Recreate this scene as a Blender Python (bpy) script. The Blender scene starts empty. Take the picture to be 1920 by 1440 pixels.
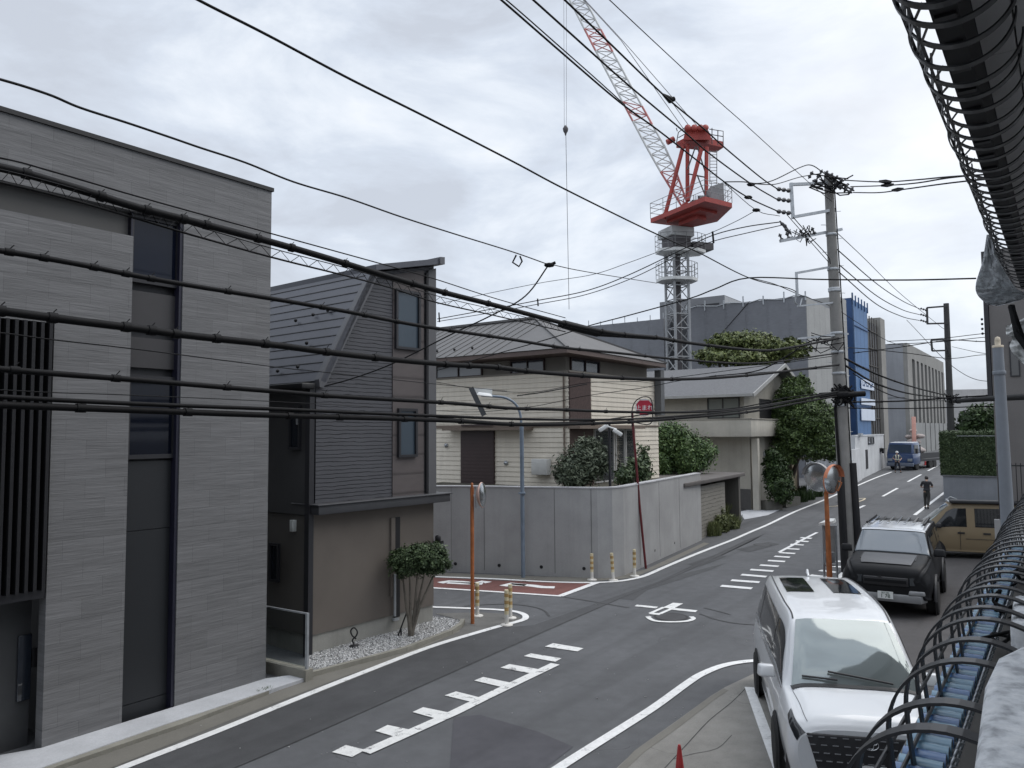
import bpy, bmesh, math, random
from mathutils import Vector, Matrix
import numpy as np
random.seed(7); rng = np.random.default_rng(7)
V = Vector
# ---------------------------------------------------------------- camera
F, CX, CY, H = 1440.0, 960.0, 720.0, 4.55
PITCH, ROLL = math.atan(92/1440), 0.0076
sc = bpy.context.scene
col = sc.collection
fwd = V((0, math.cos(PITCH), math.sin(PITCH)))
r0 = V((1, 0, 0)); u0 = V((0, -math.sin(PITCH), math.cos(PITCH)))
RT = r0*math.cos(ROLL) - u0*math.sin(ROLL)
UP = r0*math.sin(ROLL) + u0*math.cos(ROLL)
CAM = V((0, 0, H))
cd = bpy.data.cameras.new('camera'); co = bpy.data.objects.new('camera', cd); col.objects.link(co)
cd.sensor_width = 36; cd.lens = 36*F/1920; cd.clip_start = .05; cd.clip_end = 3000
m = Matrix((RT, UP, -fwd)).transposed().to_4x4(); m.translation = CAM
co.matrix_world = m; sc.camera = co
# ---------------------------------------------------------------- world and sun
SUN_EL, SUN_AZ = math.radians(55), math.radians(78)      # azimuth to the right of the view axis
w = bpy.data.worlds.new('World'); sc.world = w; w.use_nodes = True
nt = w.node_tree; N = nt.nodes; L = nt.links; N.clear()
out = N.new('ShaderNodeOutputWorld'); bg = N.new('ShaderNodeBackground'); bg.inputs[1].default_value = 0.105
L.new(bg.outputs[0], out.inputs[0])
sky = N.new('ShaderNodeTexSky'); sky.sky_type = 'NISHITA'; sky.sun_disc = False
sky.sun_elevation = SUN_EL; sky.sun_rotation = SUN_AZ; sky.air_density = 1.0; sky.dust_density = 2
tc = N.new('ShaderNodeTexCoord')
def wn(t, **k):
    n = N.new(t)
    for a, b in k.items(): setattr(n, a, b)
    return n
mp = wn('ShaderNodeMapping'); mp.inputs['Scale'].default_value = (1.0, 1.0, 2.4); mp.inputs['Location'].default_value = (3.1, 2.3, .4)
L.new(tc.outputs['Generated'], mp.inputs[0])
n1 = wn('ShaderNodeTexNoise'); n1.inputs['Scale'].default_value = 3.6; n1.inputs['Detail'].default_value = 7
n1.inputs['Roughness'].default_value = .58; n1.inputs['Distortion'].default_value = .35; L.new(mp.outputs[0], n1.inputs['Vector'])
cr = wn('ShaderNodeValToRGB'); L.new(n1.outputs[0], cr.inputs[0])
e = cr.color_ramp.elements
e[0].position = .36; e[0].color = (5.4, 5.8, 6.5, 1)
e[1].position = .66; e[1].color = (8.5, 8.8, 9.25, 1)
q = e.new(.47); q.color = (6.2, 6.75, 7.6, 1)
q = e.new(.56); q.color = (7.3, 7.8, 8.5, 1)
# bright patch of thin cloud in front of the sun
sd = V((math.sin(math.radians(31))*math.cos(math.radians(21)), math.cos(math.radians(31))*math.cos(math.radians(21)), math.sin(math.radians(21))))
dt = wn('ShaderNodeVectorMath', operation='DOT_PRODUCT'); dt.inputs[1].default_value = sd
L.new(tc.outputs['Generated'], dt.inputs[0])
mr = wn('ShaderNodeMapRange'); mr.inputs[1].default_value = .955; mr.inputs[2].default_value = 1.0; mr.inputs[3].default_value = 0; mr.inputs[4].default_value = 1
L.new(dt.outputs['Value'], mr.inputs[0])
n2 = wn('ShaderNodeTexNoise'); n2.inputs['Scale'].default_value = 5; n2.inputs['Detail'].default_value = 4; L.new(mp.outputs[0], n2.inputs['Vector'])
ml = wn('ShaderNodeMath', operation='MULTIPLY'); L.new(mr.outputs[0], ml.inputs[0]); L.new(n2.outputs[0], ml.inputs[1])
m2 = wn('ShaderNodeMath', operation='MULTIPLY'); m2.inputs[1].default_value = 1.2; m2.use_clamp = True; L.new(ml.outputs[0], m2.inputs[0])
mx = wn('ShaderNodeMix', data_type='RGBA'); L.new(m2.outputs[0], mx.inputs[0]); L.new(cr.outputs[0], mx.inputs[6]); mx.inputs[7].default_value = (9.9, 10.1, 10.4, 1)
mx2 = wn('ShaderNodeMix', data_type='RGBA'); mx2.inputs[0].default_value = .9
L.new(sky.outputs[0], mx2.inputs[6]); L.new(mx.outputs[2], mx2.inputs[7]); 
sx = wn('ShaderNodeSeparateXYZ'); L.new(tc.outputs['Generated'], sx.inputs[0])   # overcast sky: brighter towards the zenith
zr = wn('ShaderNodeMapRange'); zr.inputs[1].default_value = .50; zr.inputs[2].default_value = .9; zr.inputs[3].default_value = 1; zr.inputs[4].default_value = 1.9; L.new(sx.outputs[2], zr.inputs[0])
vs_ = wn('ShaderNodeVectorMath', operation='SCALE'); L.new(mx2.outputs[2], vs_.inputs[0]); L.new(zr.outputs[0], vs_.inputs['Scale']); L.new(vs_.outputs[0], bg.inputs[0])
sl = bpy.data.lights.new('sun', 'SUN'); sl.energy = 1.35; sl.angle = math.radians(50); sl.color = (1, .955, .89)
so = bpy.data.objects.new('sun', sl); col.objects.link(so)
sv = V((math.sin(SUN_AZ)*math.cos(SUN_EL), math.cos(SUN_AZ)*math.cos(SUN_EL), math.sin(SUN_EL)))
so.rotation_euler = sv.to_track_quat('Z', 'Y').to_euler(); so.location = (0, 0, 60)
sc.view_settings.view_transform = 'Standard'; sc.view_settings.look = 'None'; sc.view_settings.exposure = .2; sc.view_settings.gamma = 1
# ---------------------------------------------------------------- pixel to place
AZ = math.radians(35.8)
A = V((math.sin(AZ), math.cos(AZ), 0)); T = V((math.cos(AZ), -math.sin(AZ), 0)); Z = V((0, 0, 1))
S0, SL, S1 = 32.0, .0245, 150.0
def gz(p):
    s = p.x*A.x + p.y*A.y
    return SL*(min(max(s, S0), S1)-S0)
def ray(px, py): return fwd + RT*((px-CX)/F) + UP*((CY-py)/F)
def P(px, py, d): return CAM + ray(px, py)*d
def atY(px, py, y):
    r = ray(px, py); return CAM + r*(y/r.y)
def G(px, py, lift=0):
    r = ray(px, py)
    k = (lift-H)/r.z if r.z < -1e-6 else 1e9
    p = CAM + r*k
    if r.z >= -1e-6 or p.dot(A) > S0:
        k = (lift - SL*S0 - H)/(r.z - SL*r.dot(A)); p = CAM + r*k
    return p
def ST(s, t, z=0): p = A*s + T*t; p.z = z; return p
class Fac:
    """vertical facade frame: origin A on ground, u towards B, n outward (towards the camera side)"""
    def __init__(f, a, b, flip=False):
        f.o = V((a.x, a.y, 0)); d = V((b.x-a.x, b.y-a.y, 0)); f.L = d.length; f.u = d.normalized()
        f.n = V((f.u.y, -f.u.x, 0))
        if f.n.dot(CAM-f.o) < 0: f.n = -f.n
        if flip: f.n = -f.n
        f.z0 = gz(a); f.ang = math.atan2(f.u.y, f.u.x)
    def at(f, px, py, off=0):
        r = ray(px, py); p0 = f.o + f.n*off
        k = (p0-CAM).dot(f.n)/r.dot(f.n); p = CAM + r*k
        return (p-f.o).dot(f.u), p.z
    def w(f, u, v, z): return f.o + f.u*u + f.n*v + Z*z
# ---------------------------------------------------------------- mesh builder
class MB:
    def __init__(s): s.v = []; s.f = []; s.sm = []
    def add(s, vs, fs, smooth=False):
        k = len(s.v); s.v += [V(x) for x in vs]; s.f += [tuple(i+k for i in q) for q in fs]; s.sm += [smooth]*len(fs); return s
    def hexa(s, c):   # 8 corners: 4 bottom (ccw), 4 top
        return s.add(c, [(3,2,1,0),(4,5,6,7),(0,1,5,4),(1,2,6,5),(2,3,7,6),(3,0,4,7)])
    def box(s, fr, u0, u1, v0, v1, z0, z1):
        if u1 < u0: u0, u1 = u1, u0
        if z1 < z0: z0, z1 = z1, z0
        return s.hexa([fr.w(u0,v0,z0),fr.w(u1,v0,z0),fr.w(u1,v1,z0),fr.w(u0,v1,z0),fr.w(u0,v0,z1),fr.w(u1,v0,z1),fr.w(u1,v1,z1),fr.w(u0,v1,z1)])
    def prism(s, fr, pts, v0, v1):   # polygon in (u,z) extruded along the normal
        n = len(pts)
        vs = [fr.w(u,v0,z) for u, z in pts] + [fr.w(u,v1,z) for u, z in pts]
        return s.add(vs, [tuple(range(n))[::-1], tuple(range(n,2*n))] + [(i,(i+1)%n,n+(i+1)%n,n+i) for i in range(n)])
    def poly(s, pts, down=.0):
        n = len(pts)
        if not down: return s.add(pts, [tuple(range(n))])
        vs = list(pts) + [V(p)-Z*down for p in pts]
        return s.add(vs, [tuple(range(n)), tuple(range(n,2*n))[::-1]] + [(i,n+i,n+(i+1)%n,(i+1)%n) for i in range(n)])
    def tube(s, pts, r, n=8, cap=True, rr=None, smooth=True):
        pts = [V(p) for p in pts]; vs = []; fs = []; m = len(pts); prev = None
        for i, p in enumerate(pts):
            d = (pts[min(i+1,m-1)]-pts[max(i-1,0)]).normalized()
            if prev is None:
                a = d.cross(Z) if abs(d.z) < .95 else d.cross(V((1,0,0)))
            else: a = prev - d*prev.dot(d)
            a.normalize(); b = d.cross(a); prev = a
            q = rr[i] if rr else r
            for k in range(n):
                t = 2*math.pi*k/n; vs.append(p + a*math.cos(t)*q + b*math.sin(t)*q)
        for i in range(m-1):
            for k in range(n): fs.append((i*n+k, i*n+(k+1)%n, (i+1)*n+(k+1)%n, (i+1)*n+k))
        s.add(vs, fs, smooth)
        if cap: s.add(vs[:n], [tuple(range(n))[::-1]]); s.add(vs[-n:], [tuple(range(n))])
        return s
    def bar(s, a, b, w, h=None, up=None):   # square bar
        a, b = V(a), V(b); h = h or w; d = (b-a).normalized(); up = V(up) if up else (Z if abs(d.z) < .95 else V((1,0,0)))
        x = d.cross(up).normalized()*w/2; y = x.cross(d).normalized()*h/2
        return s.hexa([a-x-y, a+x-y, a+x+y, a-x+y, b-x-y, b+x-y, b+x+y, b-x+y])
    def lathe(s, c, prof, n=20, axis=None):
        axis = V(axis).normalized() if axis else Z; a = axis.orthogonal().normalized(); b = axis.cross(a); vs = []; fs = []; m = len(prof)
        for r, z in prof:
            for k in range(n): t = 2*math.pi*k/n; vs.append(V(c)+axis*z+(a*math.cos(t)+b*math.sin(t))*r)
        for i in range(m-1):
            for k in range(n): fs.append((i*n+k, i*n+(k+1)%n, (i+1)*n+(k+1)%n, (i+1)*n+k))
        s.add(vs, fs, True)
        if prof[0][0] > 1e-4: s.add(vs[:n], [tuple(range(n))[::-1]])
        if prof[-1][0] > 1e-4: s.add(vs[-n:], [tuple(range(n))])
        return s
    def ball(s, c, r, n=10):
        rx, ry, rz = r if hasattr(r, '__len__') else (r, r, r); c = V(c); vs = []; fs = []; m = n//2+1
        for i in range(m):
            ph = math.pi*i/(m-1)
            for k in range(n): t = 2*math.pi*k/n; vs.append(c+V((rx*math.sin(ph)*math.cos(t), ry*math.sin(ph)*math.sin(t), rz*math.cos(ph))))
        for i in range(m-1):
            for k in range(n): fs.append((i*n+k, (i+1)*n+k, (i+1)*n+(k+1)%n, i*n+(k+1)%n))
        return s.add(vs, fs, True)
ORG = {}
def mesh_obj(name, mb, mat, loc):
    me = bpy.data.meshes.new(name); me.from_pydata([tuple(v-loc) for v in mb.v], [], mb.f)
    me.polygons.foreach_set('use_smooth', mb.sm); me.validate(); me.update()
    bm = bmesh.new(); bm.from_mesh(me); bmesh.ops.recalc_face_normals(bm, faces=bm.faces) if len(bm.faces) < 60000 else None
    bm.to_mesh(me); bm.free()
    o = bpy.data.objects.new(name, me); col.objects.link(o); me.materials.append(mat); return o
def part(name, mb, mat, parent, label=None, bevel=0):
    loc = ORG[parent.name]; o = mesh_obj(name, mb, mat, loc); o.parent = parent; ORG[o.name] = loc
    if label: o['label'] = label
    if bevel: bev(o, bevel)
    return o
def bev(o, w_, seg=2):
    b = o.modifiers.new('bevel', 'BEVEL'); b.width = w_; b.segments = seg; b.limit_method = 'ANGLE'; b.angle_limit = .6
    for p in o.data.polygons: p.use_smooth = True
    return o
def tag(o, label, cat, group=None, kind=None):
    o['label'] = label; o['category'] = cat
    if group: o['group'] = group
    if kind: o['kind'] = kind
    return o
def thing(name, label, cat, loc, group=None):
    o = bpy.data.objects.new(name, None); o.empty_display_size = .2; col.objects.link(o); loc = V(loc); o.location = loc; ORG[o.name] = loc
    return tag(o, label, cat, group)
def single(name, mb, mat, label, cat, group=None, kind=None, loc=None):
    if loc is None:
        a = np.array([tuple(v) for v in mb.v]); loc = V(((a[:,0].min()+a[:,0].max())/2, (a[:,1].min()+a[:,1].max())/2, a[:,2].min()))
    o = mesh_obj(name, mb, mat, loc); o.location = loc; ORG[o.name] = loc; return tag(o, label, cat, group, kind)
def struct(name, mb, mat):
    o = mesh_obj(name, mb, mat, V((0,0,0))); o['kind'] = 'structure'; return o
# ---------------------------------------------------------------- materials
def newmat(name):
    m = bpy.data.materials.new(name); m.use_nodes = True; nt = m.node_tree; return m, nt, nt.nodes['Principled BSDF']
def sp(nt, ang=None, scale=(1,1,1)):
    """world position, turned so x runs along a facade of angle ang; returns vector socket (u, z, v) if ang given"""
    g = nt.nodes.new('ShaderNodeNewGeometry')
    if ang is None:
        mp = nt.nodes.new('ShaderNodeMapping'); mp.inputs['Scale'].default_value = scale; nt.links.new(g.outputs['Position'], mp.inputs[0]); return mp.outputs[0]
    mp = nt.nodes.new('ShaderNodeMapping'); mp.inputs['Rotation'].default_value = (0, 0, -ang); nt.links.new(g.outputs['Position'], mp.inputs[0])
    s = nt.nodes.new('ShaderNodeSeparateXYZ'); c = nt.nodes.new('ShaderNodeCombineXYZ'); nt.links.new(mp.outputs[0], s.inputs[0])
    nt.links.new(s.outputs[0], c.inputs[0]); nt.links.new(s.outputs[2], c.inputs[1]); nt.links.new(s.outputs[1], c.inputs[2])
    m2 = nt.nodes.new('ShaderNodeMapping'); m2.inputs['Scale'].default_value = scale; nt.links.new(c.outputs[0], m2.inputs[0]); return m2.outputs[0]
def noise(nt, vec, scale, detail=5, rough=.55, dist=0):
    n = nt.nodes.new('ShaderNodeTexNoise'); n.inputs['Scale'].default_value = scale; n.inputs['Detail'].default_value = detail
    n.inputs['Roughness'].default_value = rough; n.inputs['Distortion'].default_value = dist; nt.links.new(vec, n.inputs['Vector']); return n.outputs[0]
def ramp(nt, fac, stops):
    r = nt.nodes.new('ShaderNodeValToRGB'); nt.links.new(fac, r.inputs[0]); e = r.color_ramp.elements
    e[0].position, e[0].color = stops[0][0], (*stops[0][1], 1); e[1].position, e[1].color = stops[-1][0], (*stops[-1][1], 1)
    for p, c in stops[1:-1]: q = e.new(p); q.color = (*c, 1)
    return r.outputs[0]
def mix(nt, fac, a, b, mode='MIX'):
    m = nt.nodes.new('ShaderNodeMix'); m.data_type = 'RGBA'; m.blend_type = mode
    for s, i in ((fac, 0), (a, 6), (b, 7)):
        if isinstance(s, (int, float)): m.inputs[i].default_value = s
        elif isinstance(s, tuple): m.inputs[i].default_value = (*s, 1)
        else: nt.links.new(s, m.inputs[i])
    return m.outputs[2]
def bump(nt, b, hgt, strength=.3, dist=.01, prev=None):
    n = nt.nodes.new('ShaderNodeBump'); n.inputs['Strength'].default_value = strength; n.inputs['Distance'].default_value = dist
    nt.links.new(hgt, n.inputs['Height'])
    if prev: nt.links.new(prev, n.inputs['Normal'])
    nt.links.new(n.outputs[0], b.inputs['Normal']); return n.outputs[0]
def mth(nt, op, a, b=None):
    n = nt.nodes.new('ShaderNodeMath'); n.operation = op
    for i, s in enumerate((a, b)):
        if s is None: continue
        if isinstance(s, (int, float)): n.inputs[i].default_value = s
        else: nt.links.new(s, n.inputs[i])
    return n.outputs[0]
def sc3(c, k): return tuple(min(x*k, .95) for x in c)
def mat(name, c, rough=.7, var=.15, scale=3, metal=0, bmp=0, bscale=60, big=0, coat=0, spec=.5, streak=0):
    m, nt, b = newmat(name); v = sp(nt)
    n = noise(nt, v, scale); lo, hi = sc3(c, 1-var), sc3(c, 1+var)
    colr = ramp(nt, n, [(.3, lo), (.7, hi)])
    if streak:
        v2 = sp(nt, None, (3, 3, .25)); n2 = noise(nt, v2, 2, 6); colr = mix(nt, mth(nt, 'MULTIPLY', ramp(nt, n2, [(.45, (0,0,0)), (.75, (1,1,1))]), streak), colr, sc3(c, .5))
    nt.links.new(colr, b.inputs['Base Color']); b.inputs['Roughness'].default_value = rough; b.inputs['Metallic'].default_value = metal
    b.inputs['Specular IOR Level'].default_value = spec
    if coat: b.inputs['Coat Weight'].default_value = coat; b.inputs['Coat Roughness'].default_value = .05
    if bmp: bump(nt, b, noise(nt, v, bscale, 4), bmp, .01)
    return m
def glassmat(name, c=(.02,.025,.035), rough=.04, spec=.8):
    m, nt, b = newmat(name); b.inputs['Base Color'].default_value = (*c, 1); b.inputs['Roughness'].default_value = rough
    b.inputs['Specular IOR Level'].default_value = spec
    bump(nt, b, noise(nt, sp(nt), 1.5, 2), .03, .02); return m
def asphalt(name, c, crack=.5, coarse=0):
    m, nt, b = newmat(name); v = sp(nt)
    big = noise(nt, v, .35, 4); mid = noise(nt, v, 3, 6, .6); fine = noise(nt, v, 160, 3, .7)
    c0 = ramp(nt, big, [(.3, sc3(c, .86)), (.7, sc3(c, 1.12))])
    c1 = mix(nt, .5, c0, ramp(nt, mid, [(.3, (.38,.38,.38)), (.7, (.6,.6,.6))]), 'OVERLAY')
    c2 = mix(nt, .55, c1, ramp(nt, fine, [(.3, (.25,.25,.25)), (.72, (.8,.8,.8))]), 'OVERLAY')
    # long dark tyre tracks and oil along the road, thin wandering cracks
    v2 = sp(nt, math.pi/2-AZ, (1, 1, 1)); mpp = nt.nodes.new('ShaderNodeMapping'); mpp.inputs['Scale'].default_value = (.06, 1, 1.1); nt.links.new(v2, mpp.inputs[0])
    tr = noise(nt, mpp.outputs[0], 1.6, 3); c3 = mix(nt, mth(nt, 'MULTIPLY', ramp(nt, tr, [(.5, (0,0,0)), (.68, (1,1,1))]), .4), c2, sc3(c, .55))
    vo = nt.nodes.new('ShaderNodeTexVoronoi'); vo.feature = 'DISTANCE_TO_EDGE'; vo.inputs['Scale'].default_value = .45
    wob = nt.nodes.new('ShaderNodeVectorMath'); wob.operation = 'ADD'; nz = nt.nodes.new('ShaderNodeTexNoise'); nz.inputs['Scale'].default_value = 1.2; nz.inputs['Detail'].default_value = 6
    nt.links.new(v, nz.inputs['Vector']); nt.links.new(v, wob.inputs[0]); nt.links.new(nz.outputs['Color'], wob.inputs[1]); nt.links.new(wob.outputs[0], vo.inputs['Vector'])
    ck = mth(nt, 'MULTIPLY', mth(nt, 'LESS_THAN', vo.outputs['Distance'], .004), ramp(nt, noise(nt, v, .25, 2), [(.5, (0,0,0)), (.62, (1,1,1))]))
    c4 = mix(nt, mth(nt, 'MULTIPLY', ck, crack), c3, sc3(c, .35))
    nt.links.new(c4, b.inputs['Base Color']); b.inputs['Roughness'].default_value = .82; b.inputs['Specular IOR Level'].default_value = .35
    bump(nt, b, fine, .35+coarse, .006); return m
def paintmat(name, c, wear=.5):
    m, nt, b = newmat(name); v = sp(nt)
    n = noise(nt, v, 9, 8, .7); n2 = noise(nt, v, 60, 3, .7)
    c1 = ramp(nt, n, [(.3, sc3(c, .82)), (.6, c)])
    wr = mth(nt, 'MULTIPLY', ramp(nt, noise(nt, v, 5, 10, .8, .6), [(.56, (0,0,0)), (.62, (1,1,1))]), wear)
    nt.links.new(mix(nt, wr, mix(nt, .25, c1, n2, 'MULTIPLY'), (.11,.11,.115)), b.inputs['Base Color']); b.inputs['Roughness'].default_value = .75; return m
def concrete(name, c, streak=.5, scale=1.2):
    m, nt, b = newmat(name); v = sp(nt)
    c1 = ramp(nt, noise(nt, v, scale, 6, .6), [(.3, sc3(c, .85)), (.7, sc3(c, 1.1))])
    v2 = sp(nt, None, (2.5, 2.5, .12)); st = ramp(nt, noise(nt, v2, 1.6, 7, .65), [(.48, (0,0,0)), (.8, (1,1,1))])
    c2 = mix(nt, mth(nt, 'MULTIPLY', st, streak), c1, sc3(c, .52)); f = noise(nt, v, 50, 4, .7)
    nt.links.new(mix(nt, .25, c2, ramp(nt, f, [(.3, (.3,.3,.3)), (.7, (.7,.7,.7))]), 'OVERLAY'), b.inputs['Base Color'])
    b.inputs['Roughness'].default_value = .85; bump(nt, b, f, .2, .005); return m
def leafmat(name, dark, light):
    m, nt, b = newmat(name); g = nt.nodes.new('ShaderNodeNewGeometry'); v = sp(nt)
    a = mth(nt, 'ADD', mth(nt, 'MULTIPLY', g.outputs['Random Per Island'], .6), mth(nt, 'MULTIPLY', noise(nt, v, 2.2, 3), .5))
    nt.links.new(ramp(nt, a, [(.2, dark), (.85, light)]), b.inputs['Base Color']); b.inputs['Roughness'].default_value = .55
    b.inputs['Specular IOR Level'].default_value = .35; return m
def tilemat(name, c, ang):
    """thin stacked stone strips: long, slightly uneven courses"""
    m, nt, b = newmat(name); v = sp(nt, ang)
    br = nt.nodes.new('ShaderNodeTexBrick'); nt.links.new(v, br.inputs['Vector']); br.inputs['Scale'].default_value = 1
    br.inputs['Brick Width'].default_value = .6; br.inputs['Row Height'].default_value = .3; br.inputs['Mortar Size'].default_value = .0035; br.offset = .5
    br.inputs['Color1'].default_value = (*sc3(c, .93), 1); br.inputs['Color2'].default_value = (*sc3(c, 1.07), 1); br.inputs['Mortar'].default_value = (*sc3(c, .8), 1)
    v2 = sp(nt, ang, (.8, 14, 1)); n = noise(nt, v2, 1.0, 6, .62); v3 = sp(nt, ang, (3, 36, 1)); n3 = noise(nt, v3, 1.0, 4, .6)
    c1 = mix(nt, .36, br.outputs[0], ramp(nt, n, [(.32, (.3,.3,.3)), (.68, (.66,.66,.66))]), 'OVERLAY')
    c2 = mix(nt, .3, c1, ramp(nt, n3, [(.3, (.34,.34,.34)), (.7, (.62,.62,.62))]), 'OVERLAY')
    nt.links.new(c2, b.inputs['Base Color']); b.inputs['Roughness'].default_value = .7
    hh = mth(nt, 'ADD', mth(nt, 'MULTIPLY', n, 1.0), mth(nt, 'MULTIPLY', n3, .5)); hh = mth(nt, 'SUBTRACT', hh, mth(nt, 'MULTIPLY', br.outputs['Fac'], .3))
    bump(nt, b, hh, .5, .018); return m
def ribmat(name, c, ang, pitch=.075, depth=.02, rough=.6, jitter=1.0, vert=False, line=.75):
    """grooved siding: bump grooves each pitch, slightly wavy"""
    m, nt, b = newmat(name); v = sp(nt, ang); n = noise(nt, sp(nt, ang, (2.5, 7, 1)), 1.3, 5)
    s = nt.nodes.new('ShaderNodeSeparateXYZ'); nt.links.new(v, s.inputs[0])
    ax = s.outputs[0] if vert else s.outputs[1]
    ax = mth(nt, 'ADD', mth(nt, 'DIVIDE', ax, pitch), mth(nt, 'MULTIPLY', n, jitter))
    fr = mth(nt, 'FRACT', ax); g = mth(nt, 'SMOOTH_MIN', mth(nt, 'MULTIPLY', fr, 6), 1.0)
    c1 = mix(nt, .5, ramp(nt, n, [(.3, sc3(c, .85)), (.7, sc3(c, 1.12))]), ramp(nt, noise(nt, v, .7, 3), [(.3, sc3(c, .85)), (.7, sc3(c, 1.15))]))
    nt.links.new(mix(nt, mth(nt, 'LESS_THAN', fr, .12), c1, mix(nt, 1.0, c1, (line,line,line), 'MULTIPLY')), b.inputs['Base Color'])
    b.inputs['Roughness'].default_value = rough; bump(nt, b, g, .8, depth); return m
def cr_spline(pts, n=8):
    pts = [np.array(p, float) for p in pts]; out = []
    for i in range(len(pts)-1):
        p0 = pts[i-1] if i else 2*pts[0]-pts[1]; p1, p2 = pts[i], pts[i+1]; p3 = pts[i+2] if i+2 < len(pts) else 2*pts[-1]-pts[-2]
        for k in range(n):
            t = k/n; out.append(.5*((2*p1)+(-p0+p2)*t+(2*p0-5*p1+4*p2-p3)*t*t+(-p0+3*p1-3*p2+p3)*t**3))
    out.append(pts[-1]); return out
# ================================================================ GROUND
M = {}
M['asph'] = asphalt('asphalt_road', (.098,.100,.105)); M['asph_old'] = asphalt('asphalt_old', (.125,.122,.115), .9, .3)
M['asph_new'] = asphalt('asphalt_new', (.066,.067,.070), .2); M['asph_patch'] = asphalt('asphalt_patch', (.075,.074,.083), .8, .3)
M['asph_park'] = asphalt('asphalt_parking', (.07,.066,.066), .6)
M['red_road'] = asphalt('asphalt_red', (.15,.066,.058), .2); M['pave'] = asphalt('pavement_concrete', (.235,.226,.208), 1.0, .5)
M['apron'] = concrete('apron_slab', (.46,.47,.49), .25, 2); M['kerb'] = concrete('kerb_concrete', (.25,.24,.205), .4, 3)
M['gutter'] = concrete('gutter_concrete', (.165,.157,.137), .5, 2); M['white'] = paintmat('road_paint', (.86,.86,.85)); M['wornwhite'] = paintmat('road_paint_worn', (.82,.82,.8), .95)
M['yellowpaint'] = paintmat('road_paint_cream', (.72,.62,.45), .6)
mb = MB(); ss = [-60, 0, S0, 60, 100, S1, 420]
for i in range(len(ss)-1):
    for t0, t1 in ((-260,-60),(-60,60),(60,260)):
        q = [ST(ss[i],t0), ST(ss[i+1],t0), ST(ss[i+1],t1), ST(ss[i],t1)]
        for p in q: p.z = gz(p)
        mb.add(q, [(0,1,2,3)])
struct('ground', mb, M['asph'])
def gpoly(name, px, lift, m, down=0):
    mb = MB(); mb.poly([G(x, y, lift) if not isinstance(x, V) else x for x, y in px], down); return struct(name, mb, m)
def dens(pts, w, step=.6):
    """polyline on the ground -> strip quads draped on the slope"""
    out = [V(pts[0])]
    for a, b in zip(pts, pts[1:]):
        n = max(1, int((b-a).length/step))
        for k in range(1, n+1): out.append(a.lerp(b, k/n))
    return out
def strip(mb, pts, w, lift):
    pts = dens(pts, w); vs = []
    for i, p in enumerate(pts):
        d = pts[min(i+1,len(pts)-1)]-pts[max(i-1,0)]; d.z = 0; d.normalize(); n = V((d.y,-d.x,0))
        for s in (-1, 1): q = p+n*s*w/2; q.z = gz(q)+lift; vs.append(q)
    return mb.add(vs, [(2*i,2*i+1,2*i+3,2*i+2) for i in range(len(pts)-1)])
def gline(name, px, w, lift=.012, m='white', smooth=5):
    pts = [V((*p, 0)) for p in cr_spline([tuple(G(x, y))[:2] for x, y in px], smooth)] if smooth else [G(x, y) for x, y in px]
    return struct(name, strip(MB(), pts, w, lift), M[m])
def gquads(name, qs, lift=.012, m='white', org=None):
    mb = MB()
    for q in qs:
        if org: q = [(org[0]+x/org[2], org[1]+y/org[2]) for x, y in q]
        mb.poly([G(x, y, lift) for x, y in q])
    return struct(name, mb, M[m])
Z6 = lambda l, o=(800,860,3.2): [(o[0]+x/o[2], o[1]+y/o[2]) for x, y in l]
Z5 = (560,1060,2.4)
gpoly('road_new_lane', [(60,1500),(250,1436),(540,1320),(800,1216),(930,1178),(1000,1172),(1230,1092),(1400,1012),(1432,1002),(1300,1066),(1164,1122),(560,1389),(300,1500)], .004, M['asph_new'])
gpoly('road_patch', [(840,1500),(850,1345),(900,1340),(1010,1372),(1075,1400),(1010,1450),(960,1500)], .006, M['asph_patch'])
gpoly('road_patch_crossing', Z6([(1150,840),(1500,700),(1800,625),(1700,668),(1320,790),(1240,850)]), .005, M['asph_new'])
gpoly('road_shoulder', [(0,1560),(190,1440),(440,1342),(640,1264),(760,1220),(862,1183),(900,1176),(930,1176),(800,1218),(540,1322),(250,1437),(100,1500)], .007, M['asph_old'])
gpoly('red_lane', [(640,1078),(816,1083),(1019,1092),(1108,1094),(1053,1117),(925,1109),(812,1102),(640,1094)], .006, M['red_road'])
gpoly('side_street_gutter', [(640,1068),(816,1073),(1019,1081),(1150,1082),(1210,1068),(1320,1017),(1330,1019),(1253,1056),(1187,1083),(1100,1091),(816,1080),(640,1074)], .008, M['gutter'])
gpoly('corner_pavement', [(815,1150),(900,1148),(965,1152),(978,1160),(950,1172),(890,1186),(850,1196),(862,1180),(872,1168),(855,1160)], .009, M['asph_old'])
gpoly('pavement', [(1100,1500),(1156,1440),(1197,1402),(1268,1352),(1331,1306),(1360,1288),(1415,1262),(1500,1262),(1560,1500)], .01, M['pave'])
gpoly('parking_ground', [(1420,1250),(1540,1140),(1600,1085),(1640,1050),(1735,985),(2300,985),(2900,1500),(1500,1500)], .004, M['asph_park'])
gpoly('parking_red_patch', [(1690,1190),(1850,1180),(1950,1240),(1760,1260)], .008, M['red_road'])
gline('edge_line_left', [(-60,1560),(100,1493),(250,1433),(400,1375),(540,1318),(660,1270),(800,1216),(884,1190),(940,1174),(968,1167),(984,1161),(984,1154),(969,1148),(941,1144.5),(894,1142),(812,1139),(700,1136)], .16, .014)
gline('edge_line_wall', [(640,1076),(816,1082),(925,1086),(1019,1091),(1100,1093),(1153,1091),(1187,1086),(1212,1079),(1253,1061),(1316,1035),(1400,1001),(1440,984),(1490,960),(1540,940),(1572,926),(1598,915),(1640,897),(1672,885)], .17, .014)
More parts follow.
